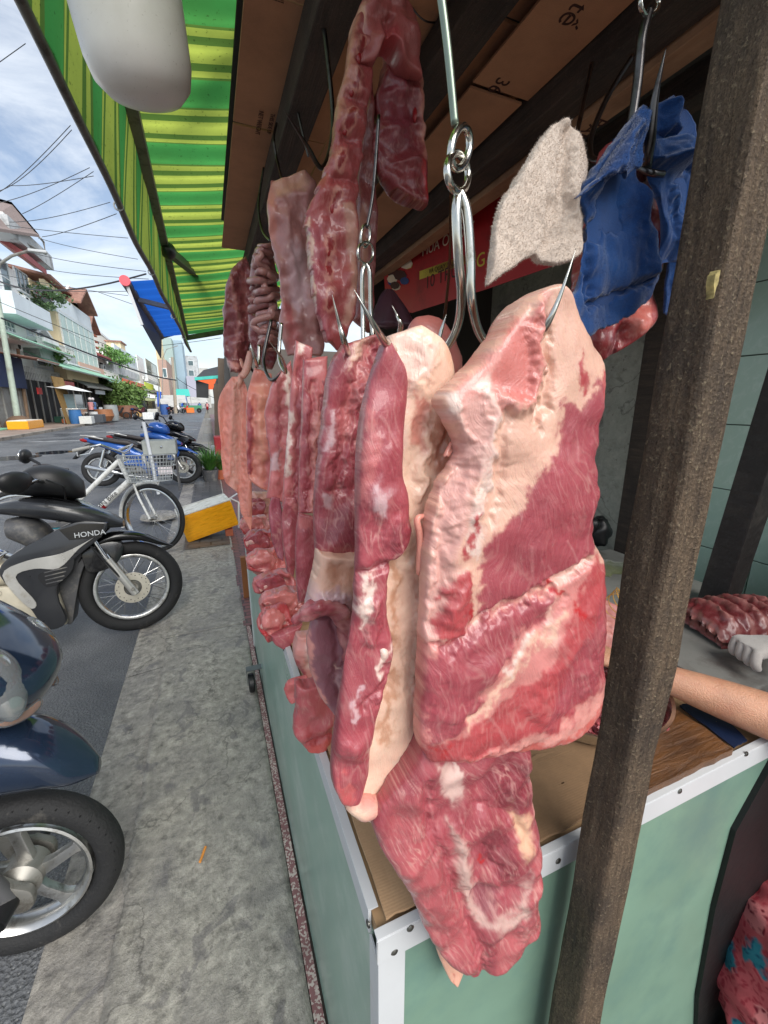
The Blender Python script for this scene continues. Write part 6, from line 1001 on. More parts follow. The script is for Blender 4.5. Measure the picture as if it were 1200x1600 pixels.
# ---- potted grass at the pavement edge
def leafy(name, label, base, h, r, n, col, m_pot, seed, pot_r=.12, pot_h=.2, wleaf=.012, group=None, catg='plant'):
    rs = np.random.RandomState(seed); t = thing(name, label, catg, tuple(base), group=group); b = Vector(base)
    if m_pot: MB().lathe([(0, 0), (pot_r*.75, 0), (pot_r, pot_h), (pot_r*.9, pot_h), (pot_r*.85, pot_h*.9), (0, pot_h*.9)], Matrix.Translation(b), 20).build('pot', m_pot, t, smooth=True)
    else: pot_h = 0
    V = []; F = []
    for k in range(n):
        a = rs.rand()*6.283; L_ = h*(.5+.6*rs.rand()); out = r*(.25+.75*rs.rand()); o_ = b+Vector((pot_r*.5*rs.rand()*math.cos(a), pot_r*.5*rs.rand()*math.sin(a), pot_h)); sd_ = Vector((-math.sin(a), math.cos(a), 0)); i0 = len(V)
        for j in range(4): f = j/3; c_ = o_+Vector((math.cos(a)*out*f**1.3, math.sin(a)*out*f**1.3, L_*(f-.45*f*f*(out/r)))); w_ = wleaf*(1-f*.9)*(1 if j else .6); V += [c_-sd_*w_, c_+sd_*w_]
        for j in range(3): F.append((i0+2*j, i0+2*j+1, i0+2*j+3, i0+2*j+2))
    mesh_obj('leaves', V, F, col, t); return t
M_LEAF = mat('leaf', S(70, 118, 44), .5, var=.3, vs_=12); M_LEAFD = mat('dark leaf', S(44, 84, 40), .5, var=.35, vs_=6)
for m_ in (M_LEAF, M_LEAFD):
    b_ = m_.node_tree.nodes['Principled BSDF']; b_.inputs['Subsurface Weight'].default_value = 0
p2 = oz(330, 752, .045); leafy('potted_grass', 'tufty green grass in a dark grey pot beside the blue motorbike', p2, .52, .42, 260, M_LEAF, M_GPL, 4, .15, .22, .012); p3 = oz(346, 748, .045); leafy('potted_grass', 'second green tuft in a terracotta pot against the stall', p3, .42, .36, 150, M_LEAF, mat('terracotta', S(176, 96, 66), .8), 5, .12, .18, .010)
p4 = oz(342, 715, .045); tag(MB().lathe([(0, 0), (.13, 0), (.17, .32), (.16, .32), (0, .28)], Matrix.Translation(p4), 20).build('white_tub', M_WHITE, smooth=True), 'white plastic tub standing behind the potted grass', 'tub')
# ================================================================== street across the road
XF = -11.0
def fr(u0, v0, u1, v1, X=XF):
    um, vm = (u0+u1)/2, (v0+v1)/2; return float(ox(u0, vm, X)[1]), float(ox(u1, vm, X)[1]), float(ox(um, v1, X)[2]), float(ox(um, v0, X)[2])   # y0,y1,z0,z1
M_WALLW = mat('white render wall', S(240, 241, 240), .85, var=.05, vs_=.6, dirt=S(204, 204, 198), dirt_s=.7, dirt_lo=.5, dirt_hi=.8, stretch=(1, 1, .4)); M_WALLB = mat('bluish wall', S(220, 230, 236), .85, var=.05, vs_=.6, dirt=S(190, 200, 204), dirt_s=.8, dirt_lo=.52, dirt_hi=.8); M_WALLC = mat('cream wall', S(232, 214, 176), .85, var=.05, vs_=.6, dirt=S(190, 172, 136), dirt_s=.8, dirt_lo=.55, dirt_hi=.8)
M_WALLG = mat('grey wall', S(190, 194, 196), .85, var=.07, vs_=.6, dirt=S(120, 122, 122), dirt_s=1); M_TEAL = mat('teal wall', S(160, 180, 176), .85, var=.04, vs_=.4); M_SKYB = mat('sky blue wall', S(158, 180, 194), .85, var=.04, vs_=.4); M_LIL = mat('lilac wall', S(176, 176, 192), .85, var=.04, vs_=.4)
M_GLASS = mat('window glass', S(92, 112, 118), .08, var=.25, vs_=.8); M_GLASSG = mat('greenish curtain glass', S(150, 178, 164), .15, var=.2, vs_=.9); M_FRAME = mat('white window frame', S(224, 228, 228), .5); M_TILE = mat('brown roof tile', S(150, 112, 98), .8, var=.25, vs_=2, dirt=S(120, 82, 70), dirt_s=1.5); M_REDT = mat('red roof', S(150, 78, 80), .7, var=.15, vs_=1); M_DARKIN = mat('dark shop interior', S(34, 34, 36), .9); M_TIN = mat('tin sheet', S(150, 150, 146), .5, .3, dirt=S(110, 90, 76), dirt_s=1); M_GRN = mat('green corrugated', S(150, 196, 172), .6, dirt=S(120, 160, 140), dirt_s=1); M_RAIL = mat('painted rail', S(206, 208, 206), .5); M_SOFF = mat('eave soffit', S(134, 120, 116), .8)
def bld(name, label, y0, y1, h, m, depth=9, X=XF, z0=.115):
    t = thing('house', label, 'house', (X-depth/2, (y0+y1)/2, z0), group='shop houses across the street'); o = MB().box((X-depth, y0+.03, z0), (X, y1-.03, h)).build('wall', m, t); t['h'] = 1; del t['h']; return t
def win(t, u0, v0, u1, v1, nx=2, ny=2, X=XF, glass=None, fr_m=None, sill=True):
    y0, y1, z0, z1 = fr(u0, v0, u1, v1, X); f = MB(); b = .07; fm = fr_m or M_FRAME
    f.box((X-.02, y0, z0), (X+.09, y0+b, z1)).box((X-.02, y1-b, z0), (X+.09, y1, z1)).box((X-.02, y0+b, z1-b), (X+.09, y1-b, z1)).box((X-.02, y0+b, z0), (X+.09, y1-b, z0+b))
    for i in range(1, nx): y = y0+(y1-y0)*i/nx; f.box((X, y-.03, z0+b), (X+.07, y+.03, z1-b))
    for j in range(1, ny): z = z0+(z1-z0)*j/ny; f.box((X, y0+b, z-.03), (X+.06, y1-b, z+.03))
    o = f.build('window', fm, t)
    for i in range(nx):
        for j in range(ny): MB().box((X+.01, y0+(y1-y0)*i/nx+.035, z0+(z1-z0)*j/ny+.035), (X+.03, y0+(y1-y0)*(i+1)/nx-.035, z0+(z1-z0)*(j+1)/ny-.035)).build('pane', glass or M_GLASS, o)
    if sill: MB().box((X, y0-.08, z0-.09), (X+.18, y1+.08, z0-.002)).build('sill', fm, o)
    return o
def slabf(t, u0, v0, u1, v1, out, m, name='balcony', rail=0, X=XF):
    y0, y1, z0, z1 = fr(u0, v0, u1, v1, X); o = MB().box((X+.002, y0, z0), (X+out, y1, z1)).build(name, m, t)
    if rail:
        r = MB(); n = max(3, int((y1-y0)/.16))
        for k in range(n+1): y = y0+.03+(y1-y0-.06)*k/n; r.box((X+out-.05, y-.014, z1), (X+out-.02, y+.014, z1+rail))
        r.box((X+out-.06, y0, z1+rail), (X+out-.01, y1, z1+rail+.06)); r.build('railing', M_RAIL, o)
    return o
def panel(t, u0, v0, u1, v1, m, out=.05, name='wall_panel', X=XF):
    y0, y1, z0, z1 = fr(u0, v0, u1, v1, X); return MB().box((X+.004, y0, z0), (X+out, y1, z1)).build(name, m, t)
def shade(t, u0, va, u1, vb, out, m, name='shop_awning', drop=.5, corr=True, X=XF):
    """sloping awning: back edge at va, front edge lower, corrugated"""
    y0, y1, z0, z1 = fr(u0, va, u1, vb, X); n = int((y1-y0)/.11) if corr else 4; V = []; F = []
    for k in range(n+1):
        y = y0+(y1-y0)*k/n; dz = .03*(k % 2) if corr else 0
        V += [(X+.02, y, z1+dz), (X+out, y, z0+dz), (X+.02, y, z1+dz-.03), (X+out, y, z0+dz-.05)]
    for k in range(n): a = 4*k; F += [(a, a+4, a+5, a+1), (a+2, a+3, a+7, a+6), (a+1, a+5, a+7, a+3), (a, a+2, a+6, a+4)]
    return mesh_obj(name, V, F, m, t, smooth=False)
def gable(t, y0, y1, zb, zt, x0, x1, m, name='roof', over=.5):
    """ridge running along x, gable end faces the street"""
    ym = (y0+y1)/2; mb = MB(); 
    for ya in (y0-over, y1+over):
        zz = zb-(zt-zb)*over/((y1-y0)/2); mb.prism([(x1, ym, zt), (x1, ya, zz), (x1, ya, zz-.16), (x1, ym, zt-.18)], (x0-x1, 0, 0))
    return mb.build(name, m, t)
# --- house 1: white, tall, big grey roof overhang, cut by the left frame edge
t = bld('house', 'tall white house with a wide dark roof overhang at the left edge', 24, 37.6, 9.9, M_WALLW)
y0, y1, z0, z1 = fr(-60, 330, 66, 372); 
_c = ox(62, 371, XF+1.6); _i = oy(19, 320, _c[1]); MB().prism([_c, _i, oy(-40, 304, _c[1]), ox(-40, 356, XF+1.0)], (0, 0, .16)).build('roof', M_SOFF, t); slabf(t, -20, 366, 46, 388, 1.2, M_WALLG, 'balcony'); MB().box((XF-5, 24.2, 9.9), (XF-1.5, 37, 13)).build('upper_wall', M_WALLW, t); slabf(t, -20, 346, 12, 366, .9, M_WALLW, 'parapet')
win(t, 0, 410, 14, 458, 1, 2); win(t, 24, 425, 42, 455, 3, 1); slabf(t, -20, 470, 42, 500, 1.3, M_WALLB, 'balcony'); panel(t, 22, 462, 32, 478, M_WALLG, .12, 'grey_panel'); win(t, 3, 495, 20, 518, 3, 3); slabf(t, -20, 530, 35, 535, 1.0, M_WALLW, 'ledge')
MB().tube([_c, _c+np.array([0, .7, -.05]), _c+np.array([0, .7, -.8]), _c+np.array([-.6, -2, -.8])], .07, 8).build('gutter_pipe', M_TIN, t)
_e = ox(74, 430, XF+1.2); _f = oy(24, 398, _e[1]); MB().prism([_f, _e, _e+np.array([0, -4, 0]), _f+np.array([0, -4, 0])], (0, 0, .35)).build('red_eave', M_REDT, t)
t = bld('house', 'narrow pale blue house squeezed beside the tall white one', 37.6, 42.2, 8.6, M_WALLB); win(t, 30, 462, 40, 490, 2, 1); slabf(t, 42, 530, 66, 536, 1.0, M_WALLW, 'ledge'); win(t, 52, 520, 80, 545, 3, 1); slabf(t, 38, 548, 98, 566, .9, M_WALLG, 'balcony', .5); win(t, 54, 505, 70, 515, 1, 1)
MB().prism([(XF+.4, 38, 6.3), (XF+.4, 40, 7.0), (XF+.4, 42.2, 6.1), (XF+.4, 42.2, 5.9), (XF+.4, 40, 6.75), (XF+.4, 38, 6.1)], (-.6, 0, 0)).build('pediment', M_FRAME, t)
# --- house 3: cream with brown tiled gable and terrace flowers
t = bld('house', 'cream house with brown tiled gable roof and flowering terrace', 42.2, 50.5, 8.2, M_WALLC); yA, yB = 43.0, 52.5
gable(t, 47.2, 52.4, 10.3, 11.7, XF-7, XF+1.6, M_TILE); MB().prism([(XF-5, 42.4, 11.9), (XF+.8, 42.4, 10.8), (XF+.8, 48.2, 10.6), (XF-5, 48.2, 11.8)], (0, 0, .18)).build('roof', M_TILE, t)
MB().box((XF-4, 42.4, 8.2), (XF-.6, 51, 10.6)).build('upper_wall', M_WALLC, t)
for y_ in (45.2, 48.4, 51.4): MB().box((XF-.2, y_-.22, 8.2), (XF+.2, y_+.22, 10.4)).build('column', M_WALLC, t)
MB().box((XF+.0, 42.4, 10.25), (XF+.3, 52.8, 10.62)).build('beam', M_WALLC, t); MB().prism([(XF+.3, 47, 10.3), (XF+.3, 49.9, 11.9), (XF+.3, 52.8, 10.3)], (-.2, 0, 0)).build('gable_wall', M_WALLW, t); slabf(t, 58, 472, 122, 498, .9, M_WALLB, 'terrace_parapet'); win(t, 56, 556, 70, 572, 1, 1); win(t, 94, 505, 97, 512, 1, 1); win(t, 93, 522, 96, 530, 1, 1); panel(t, 84, 510, 98, 570, M_WALLB, .08)
# --- house 4: tall glazed bay
t = bld('house', 'house with a tall green tinted glazed bay of gridded windows', 44.6, 54.2, 8.9, M_WALLW); y0, y1, z0, z1 = fr(99, 500, 147, 586, XF+.9); MB().box((XF+.01, y0, z0-.5), (XF+.8, y1, z1+.45)).build('bay', M_WALLC, t); win(t, 99, 504, 147, 572, 6, 3, XF+.82, M_GLASSG)
panel(t, 106, 572, 152, 586, mat('salmon wall', S(216, 176, 158), .85), .95, 'bay_base'); gable(t, 53.6, 57.0, 9.2, 10.5, XF-4, XF+.8, M_TILE); MB().box((XF+.3, 54.5, 6.5), (XF+.55, 54.9, 9.2)).build('timber_post', mat('orange timber', S(186, 104, 70), .7), t)
for k in range(4): MB().box((XF+.3, 54.9, 6.6+.6*k), (XF+.5, 57.0, 6.75+.6*k)).build('timber_rail', mat('orange timber'), t)
# --- house 5/6: recessed brown eave, plain white long wall behind
t = bld('house', 'low white house with a red eave and dark balcony', 54.2, 63, 6.6, M_WALLW); MB().prism([(XF-1, 54.4, 6.9), (XF+1.2, 54.4, 6.2), (XF+1.2, 62.5, 6.2), (XF-1, 62.5, 6.9)], (0, 0, .2)).build('roof', M_REDT, t); win(t, 148, 565, 162, 588, 2, 1, glass=M_DARKIN); slabf(t, 148, 588, 172, 594, 1.0, M_WALLW, 'balcony', .5)
t = bld('house', 'long plain pale gabled building rising behind the row', 58, 105, 13.5, mat('pale warm wall', S(232, 226, 214), .85, var=.04, vs_=.3), 10, XF-6); y = 60.0
MB().prism([(XF-5.9, 57, 14.2), (XF-5.9, 64, 15.6), (XF-5.9, 106, 13.6), (XF-5.9, 106, 13.2), (XF-5.9, 64, 15.2), (XF-5.9, 57, 13.8)], (-9, 0, 0)).build('roof', M_WALLW, t)
for k in range(14): MB().box((XF-6.0, 62+3*k, 11.6), (XF-5.9, 62.35+3*k, 11.9)).build('vent', M_DARKIN, t); MB().box((XF-6.0, 62+3*k, 9.4), (XF-5.9, 62.35+3*k, 9.7)).build('vent', M_DARKIN, t)
t = bld('house', 'white two storey house with roof sign and leafy balcony', 63, 74, 7.6, M_WALLW); panel(t, 176, 548, 208, 558, M_WALLB, .3, 'roof_sign'); slabf(t, 164, 577, 206, 588, 1.0, M_WALLG, 'balcony', .6); win(t, 168, 560, 178, 576, 2, 1)
t = bld('house', 'pale blue house with a tall white framed window', 74, 93, 8.6, M_WALLB); win(t, 229, 567, 245, 596, 2, 2); slabf(t, 224, 597, 252, 600, .9, M_FRAME, 'balcony', .9); panel(t, 216, 560, 226, 606, M_WALLW, .1); slabf(t, 150, 604, 252, 608, 1.6, M_FRAME, 'ledge')
MB().box((XF-2, 76, 8.6), (XF-.2, 80, 10.2)).build('roof_tank', M_WALLC, t); MB().box((XF-2.2, 75.7, 10.2), (XF+.0, 80.3, 10.4)).build('tank_cap', M_TILE, t)
# --- far end of the street, each block at its own distance
M_FARW = mat('far plain wall', S(186, 186, 182), .85, var=.06, vs_=.5, dirt=S(150, 148, 142), dirt_s=.6)
def far(label, u0, u1, v0, y, m, wins=(), vb=652):
    a = oy(u0, 600, y); b = oy(u1, 600, y); h = oy((u0+u1)/2, v0, y)[2]; t = thing('house', label, 'house', ((a[0]+b[0])/2, y, 0), group='shop houses across the street'); MB().box((a[0], y, 0), (b[0], y+12, h)).build('wall', m, t)
    for (p, q, r, s) in wins: c, d = oy(p, q, y), oy(r, s, y); o = MB().box((c[0], y-.06, d[2]), (d[0], y+.02, c[2])).build('window', M_FRAME, t); MB().box((c[0]+.12, y-.09, d[2]+.12), (d[0]-.12, y-.05, c[2]-.12)).build('pane', M_GLASS, o)
    return t
far('brick fronted narrow house before the teal tower', 251, 264, 562, 88, mat('brick wall', S(176, 148, 136), .85), [(253, 575, 262, 590)]); far('tall block, cream and teal, the highest at the far end', 262, 276, 528, 108, M_TEAL, [(264, 560, 268, 570)]); far('cream flank of the tall teal block', 250, 263, 530, 112, M_WALLC)
far('sky blue wall joined to the tall teal block', 275, 291, 532, 114, M_SKYB); far('weathered grey topped block with stained parapet', 290, 312, 556, 128, M_WALLG, [(293, 563, 303, 572), (294, 578, 304, 588)]); far('lilac wall at the street end', 292, 306, 588, 112, M_LIL); far('low stained block at the very end of the street', 305, 327, 575, 150, M_FARW, [(312, 584, 320, 592)]); far('white house with blue lettering sign above its awning', 252, 270, 590, 96, M_FARW)
# --- street level: dark shop fronts and awnings, things of their own
def shopfront(label, u0, u1, v0, v1, m=M_DARKIN, X=XF+.35):
    y0, y1, z0, z1 = fr(u0, v0, u1, v1, X); t = thing('shop', label, 'shop', (X, (y0+y1)/2, .12), group='shop fronts across the street'); MB().box((XF+.003, y0, .12), (X, y1, z1)).build('opening', m, t); n = 5
    for k in range(n+1): y = y0+(y1-y0)*k/n; MB().box((X+.001, y-.05, .12), (X+.08, y+.05, z1)).build('post', M_TIN, t)
    return t
shopfront('shuttered grey shop under a dark blue sheet', -30, 38, 560, 660, M_TIN); t = shopfront('dark plant filled shop under the long green awning', 38, 92, 585, 655); 
for k in range(26): y0, y1, z0, z1 = fr(38, 577, 92, 596, XF+.5); y = y0+(y1-y0)*k/25; MB().box((XF+.5, y-.03, z0), (XF+.54, y+.03, z1)).build('grille_bar', M_RAIL, t)
shopfront('dark repair shop behind the food cart', 94, 140, 590, 650); shopfront('dark shop behind the leafy tree', 142, 205, 605, 648); t = shopfront('glazed shop with white door panels under the yellow sign', 206, 242, 618, 646, M_WALLW)
for k, (a, b) in enumerate(((214, 220), (222, 229), (231, 238))): y0, y1, z0, z1 = fr(a, 622, b, 644, XF+.45); MB().box((XF+.44, y0, z0), (XF+.47, y1, z1)).build('door_panel', M_GLASS, t)
def awn(label, u0, va, u1, vb, out, m): t = thing('shop_awning', label, 'awning', (XF+out, fr(u0, va, u1, vb)[0], 2.5), group='shop awnings across the street'); shade(t, u0, va, u1, vb, out, m, 'sheet'); y0, y1, z0, z1 = fr(u0, va, u1, vb); MB().bar((XF+out-.05, y0, z0-.07), (XF+out-.05, y1, z0-.07), .06, .06).build('front_bar', M_TIN, t); return t
awn('pale green awning sheet over the shuttered shop', -30, 522, 66, 540, 1.8, M_GRN); awn('long pale green corrugated awning over the plant shop', 36, 562, 138, 582, 2.2, M_GRN); awn('brown tiled canopy over the blue sheet', -20, 552, 22, 562, 2.3, M_TILE); awn('pale awning in front of the glazed bay house', 138, 584, 190, 600, 1.8, M_GRN); awn('grey tin awning over the repair shop', 96, 590, 150, 606, 1.8, M_TIN); awn('white and blue awning by the orange sign', 190, 606, 242, 622, 2.6, M_WALLW)
y0, y1, z0, z1 = fr(-20, 555, 36, 605, XF+.6); o = MB().box((XF+.6, y0, z0), (XF+.65, y1, z1)).build('blue_sheet', mat('navy tarp', S(28, 44, 84), .7)); tag(o, 'dark blue sheet hanging over the shuttered shop', 'tarpaulin')
def sign(label, u0, v0, u1, v1, m, txt=None, tm=None, X=XF+2.0):
    y0, y1, z0, z1 = fr(u0, v0, u1, v1, X); t = thing('shop_sign', label, 'sign', (X, (y0+y1)/2, z0), group='shop signs across the street'); MB().box((X-.08, y0, z0), (X, y1, z1)).build('board', m, t)
    if txt: text_obj('lettering', txt, (z1-z0)*.62, tm or M_FRAME, t, basis((X+.01, (y0+y1)/2, z0+(z1-z0)*.28), (0, 1, 0), (0, 0, 1)), .01, 'CENTER')
sign('orange shop sign above the leafy tree', 193, 596, 225, 609, mat('orange sign', S(226, 92, 36), .5), '▲', M_FRAME); sign('yellow green shop sign beside the orange one', 227, 599, 240, 608, mat('lime sign', S(206, 222, 60), .5)); sign('white fascia with blue lettering below the orange sign', 196, 612, 224, 618, M_WALLW, 'NHÀ HÀNG', mat('blue letters', S(50, 90, 150), .5)); sign('pale yellow fascia over the white door panels', 214, 622, 243, 626, mat('pale yellow sign', S(214, 220, 150), .5), X=XF+2.6)
for k, (lab, u0, u1, v, y, c) in enumerate((('white umbrella awning at the far market', 250, 288, 622, 82, M_FARW), ('turquoise tarp roof at the far market', 274, 294, 612, 92, mat('turquoise tarp', S(70, 190, 176), .6)), ('pale awning near the end of the street', 292, 322, 624, 105, M_FARW), ('striped white awning behind the far pole', 252, 276, 628, 76, M_FARW))):
    a, b = oy(u0, v, y), oy(u1, v+2, y-4); V = [(a[0], y, a[2]+.5), (b[0], y, a[2]+.5), (b[0]+.3, y-4, b[2]-.5), (a[0]+.3, y-4, b[2]-.5)]; t = thing('market_awning', lab, 'awning', (a[0], y, 2), group='awnings of the far market'); MB().prism(V, (0, 0, -.08)).build('sheet', c, t)
    for p in (V[2], V[3]): MB().bar((p[0], p[1], 0), p, .08, .08).build('post', M_TIN, t)
# --- poles and lamps
def pole(label, px, py, top, r, m, lamp=None, y=None):
    b = oz(px, py, .115); t = thing('street_pole', label, 'pole', tuple(b), group='street poles'); tp_ = oy(top[0], top[1], b[1]); MB().cyl(b, tp_, r, r*.7, n=14).build('shaft', m, t, smooth=True)
    if lamp: P = [oy(u, v, b[1]-k*.4) for k, (u, v) in enumerate(lamp)]; MB().tube([tp_]+P, .07, 10).build('lamp_arm', M_TIN, t, smooth=True); d = Vector(P[-1]); MB().box(d+Vector((-.1, -.15, -.08)), d+Vector((.7, .15, .05))).build('lamp_head', M_WALLG, t, bevel=.04)
    return t
pole('pale green lamp post with a curved arm at the left edge', 30, 668, (-8, 440), .16, mat('pale pole', S(170, 184, 170), .6, dirt=S(140, 144, 130), dirt_s=2), [(0, 412), (18, 400), (48, 391)]); pole('thin rusty pole beside the lamp post', 44, 664, (28, 545), .12, mat('rusty pole', S(150, 124, 100), .7)); pole('concrete power pole at the far market', 275, 646, (269, 558), .22, mat('old concrete pole', S(166, 156, 140), .8)); pole('grey pole holding a blue cloth near the far market', 250, 645, (248, 600), .10, M_TIN)
t = thing('street_lamp', 'far street lamp with a thin curved arm above the cream wall', 'lamp', tuple(oz(252, 645, .1)), group='street poles'); MB().tube([oy(254, 640, 80), oy(254, 560, 80), oy(260, 546, 80), oy(278, 540, 80)], .05, 8).build('lamp_arm', M_TIN, t, smooth=True)
# --- overhead cables, each its own
mw = mat('cable', S(40, 44, 50), .6)
W = [((-30, 118, 7), (40, 68, 7), 0, 'shortest cable crossing the top left corner'), ((-10, 305, 16), (110, 196, 6), 4, 'upper cable of the bundle rising to the awning'), ((-10, 300, 16), (112, 203, 6), 7, 'second cable of the bundle rising to the awning'), ((-10, 318, 16), (140, 262, 7), 4, 'cable sagging from the roof towards the valance middle'), ((15, 290, 20), (146, 275, 8), 2, 'almost level cable above the dark roof'), ((35, 334, 18), (146, 268, 8), 2, 'straight cable rising from the roof ridge'), ((15, 347, 18), (172, 316, 8), 4, 'cable crossing the sky left of the valance'), ((66, 370, 22), (182, 334, 8), 2, 'cable starting at the roof gutter corner'), ((10, 352, 24), (200, 372, 10), 1, 'thin sloping cable right of the dark roof'), ((60, 372, 24), (215, 405, 10), 2, 'thin cable running down toward the valance'), ((40, 392, 26), (228, 424, 10), 3, 'cable passing above the brown tiled roof'), ((70, 420, 26), (232, 436, 10), 2, 'cable close above the cream house'), ((-5, 438, 22), (228, 428, 9), 14, 'thick sagging cable reaching the blue awning'), ((-5, 445, 22), (200, 455, 12), 5, 'thin cable behind the thick sagging one'), ((0, 428, 24), (200, 462, 14), 3, 'slanting cable over the flowering terrace'), ((-5, 470, 24), (170, 540, 30), 4, 'cable slanting across the white houses'), ((2, 497, 20), (275, 594, 60), 6, 'heavy black cable slanting down to the far power pole'), ((275, 590, 60), (345, 625, 40), 8, 'cable sagging from the far power pole to the right'), ((150, 455, 30), (345, 520, 30), 6, 'thin cable behind the blue awning'), ((250, 540, 70), (345, 528, 40), 1, 'level cable in the gap under the blue awning')]
for k, (a, b, sag, lab) in enumerate(W):
    P = []
    for t_ in np.linspace(0, 1, 16): A = oy(*a); Bq = oy(*b); p = A+(Bq-A)*t_; p[2] -= sag*.012*np.linalg.norm(Bq-A)/8*4*t_*(1-t_); P.append(p)
    d0 = (a[2]+b[2])/2; r = (.011 if k not in (12, 16) else .03)*max(.35, a[2]/22); tag(MB().tube(P, np.linspace(r, r*max(.45, b[2]/a[2]), 16), 6).build('cable', mw, smooth=True), lab, 'cable', 'overhead cables')
# --- pavement clutter across the street
def blobtree(label, base, h, rx, rz, n, m, seed, trunk=True, leaf=.16, name='tree', catg='tree'):
    rs = np.random.RandomState(seed); t = thing(name, label, catg, tuple(base)); b = np.array(base); c = b+np.array([0, 0, h-rz])
    if trunk:
        MB().tube([b, b+np.array([.05, .05, h*.3]), c], [.12, .09, .04], 10).build('trunk', mat('bark', S(86, 74, 60), .9), t, smooth=True)
        for k in range(6): a = k*1.05; MB().tube([b+np.array([0, 0, h*.35]), c+np.array([math.cos(a)*rx*.6, math.sin(a)*rx*.6, rz*.2*math.sin(k*2.1)])], [.05, .015], 7).build('limb', mat('bark'), t)
    cl = rs.randn(26, 3); cl /= np.linalg.norm(cl, axis=1)[:, None]; cl *= (rs.rand(26, 1)**.4); cl = c+cl*np.array([rx, rx, rz]); V = []; F = []
    for k in range(n):
        q = cl[rs.randint(26)]+rs.randn(3)*np.array([rx, rx, rz])*.20; a = rs.randn(3); a /= np.linalg.norm(a); b2 = np.cross(a, rs.randn(3)); b2 /= np.linalg.norm(b2); s_ = leaf*(.6+.8*rs.rand()); i = len(V); V += [q-a*s_, q+b2*s_*.45, q+a*s_, q-b2*s_*.45]; F.append((i, i+1, i+2, i+3))
    mesh_obj('crown', V, F, m, t, smooth=False); return t
lf1 = mat('street tree leaf', S(96, 124, 62), .6, var=.45, vs_=2.0); lf2 = mat('bougainvillea', S(196, 110, 130), .6, var=.4, vs_=2)
blobtree('dense olive green street tree in front of the dark shop', oz(194, 649, .115), 4.3, 2.3, 2.0, 5200, lf1, 3, leaf=.2); q = ox(66, 478, XF+.5); blobtree('pink flowering shrub on the cream house terrace', (q[0], q[1], q[2]-.8), 2.2, 1.3, .8, 900, mat('terrace leaf', S(90, 118, 78), .6, var=.4), 4, False, .14, 'shrub', 'shrub'); blobtree('pink bougainvillea bloom above the terrace parapet', (q[0]+.3, q[1]+.6, q[2]+.1), 1.2, .7, .5, 220, lf2, 5, False, .1, 'flowers', 'flowers')
q = ox(84, 566, XF+.7); blobtree('straggly balcony shrub by the glazed bay', (q[0], q[1], q[2]-.6), 1.7, .9, .7, 500, lf1, 6, False, .12, 'shrub', 'shrub'); q = ox(186, 570, XF+1); blobtree('leafy balcony plants above the orange sign', (q[0], q[1], q[2]-.9), 2.4, 1.6, .9, 900, mat('balcony leaf', S(110, 156, 84), .6, var=.4), 7, False, .18, 'shrub', 'shrub'); q = ox(172, 562, XF+1); blobtree('smaller balcony plant left of the leafy balcony plants', (q[0], q[1], q[2]-.9), 2.4, .9, .9, 500, MATS['balcony leaf'], 8, False, .16, 'shrub', 'shrub')
for k, (px, py, hgt) in enumerate(((66, 657, 1.6), (82, 655, 1.4), (62, 640, 2.2))): leafy_far = None
def farleaf(label, px, py, h, r, n, seed):
    b = oz(px, py, .115); t = thing('potted_palm', label, 'plant', tuple(b), group='potted plants across the street'); MB().lathe([(0, 0), (.35, 0), (.45, .4), (.4, .4), (0, .36)], Matrix.Translation(b), 16).build('pot', mat('brown pot', S(120, 70, 58), .8), t, smooth=True); rs = np.random.RandomState(seed); V = []; F = []
    for k in range(n):
        a = rs.rand()*6.28; L_ = h*(.5+.6*rs.rand()); o_ = r*(.3+.7*rs.rand()); i0 = len(V); sd_ = np.array([-math.sin(a), math.cos(a), 0])
        for j in range(4): f = j/3; c_ = b+np.array([math.cos(a)*o_*f, math.sin(a)*o_*f, .36+L_*(f-.5*f*f)]); w_ = .05*(1-.9*f); V += [c_-sd_*w_, c_+sd_*w_]
        for j in range(3): F.append((i0+2*j, i0+2*j+1, i0+2*j+3, i0+2*j+2))
    mesh_obj('leaves', V, F, mat('palm leaf', S(112, 136, 90), .6, var=.3), t)
farleaf('spiky potted palm left of the brown board', 68, 657, 2.2, 1.5, 90, 1); farleaf('second spiky potted palm next to the brown board', 86, 657, 1.8, 1.2, 70, 2); farleaf('tall leafy plant in the shop doorway', 60, 640, 3.4, 1.0, 60, 3)
b = oz(110, 662, .12); o = MB().prism([b+np.array([0, -.55, 0]), b+np.array([.3, .5, 0]), b+np.array([-.05, .45, 2.95]), b+np.array([-.35, -.75, 3.0])], (-.06, .02, 0)).build('plywood_board', mat('brown board', S(140, 112, 66), .8, dirt=S(110, 84, 50), dirt_s=2)); tag(o, 'tall brown plywood board leaning on the far pavement', 'board')
def ybox(lab, px, py, L_, W_, H_): b = oz(px, py, .12); t = thing('foam_box', lab, 'box', tuple(b)); MB().box(b+np.array([-W_, -L_, 0]), b+np.array([0, L_, H_])).build('box_body', mat('yellow packing tape'), t, bevel=.03); MB().box(b+np.array([-W_+.04, -L_+.04, H_]), b+np.array([-.04, L_-.04, H_+.03])).build('box_lid', mat('white foam'), t)
ybox('flat yellow taped foam box by the lamp post across the street', 58, 669, 1.15, .9, .42)
b = oz(55, 677, .01); o = MB().box(b+np.array([-.2, -1.4, 0]), b+np.array([.25, 1.2, .05])).build('blue_plank', mat('pale blue plank', S(130, 190, 206), .6)); tag(o, 'pale blue plank lying along the far kerb', 'plank'); b = oz(5, 671, .12); o = MB().box(b+np.array([-.4, -1.2, 0]), b+np.array([.3, .8, .05])).build('green_mat', mat('green mat', S(120, 180, 150), .7)); tag(o, 'pale green mat on the far pavement at the left edge', 'mat')
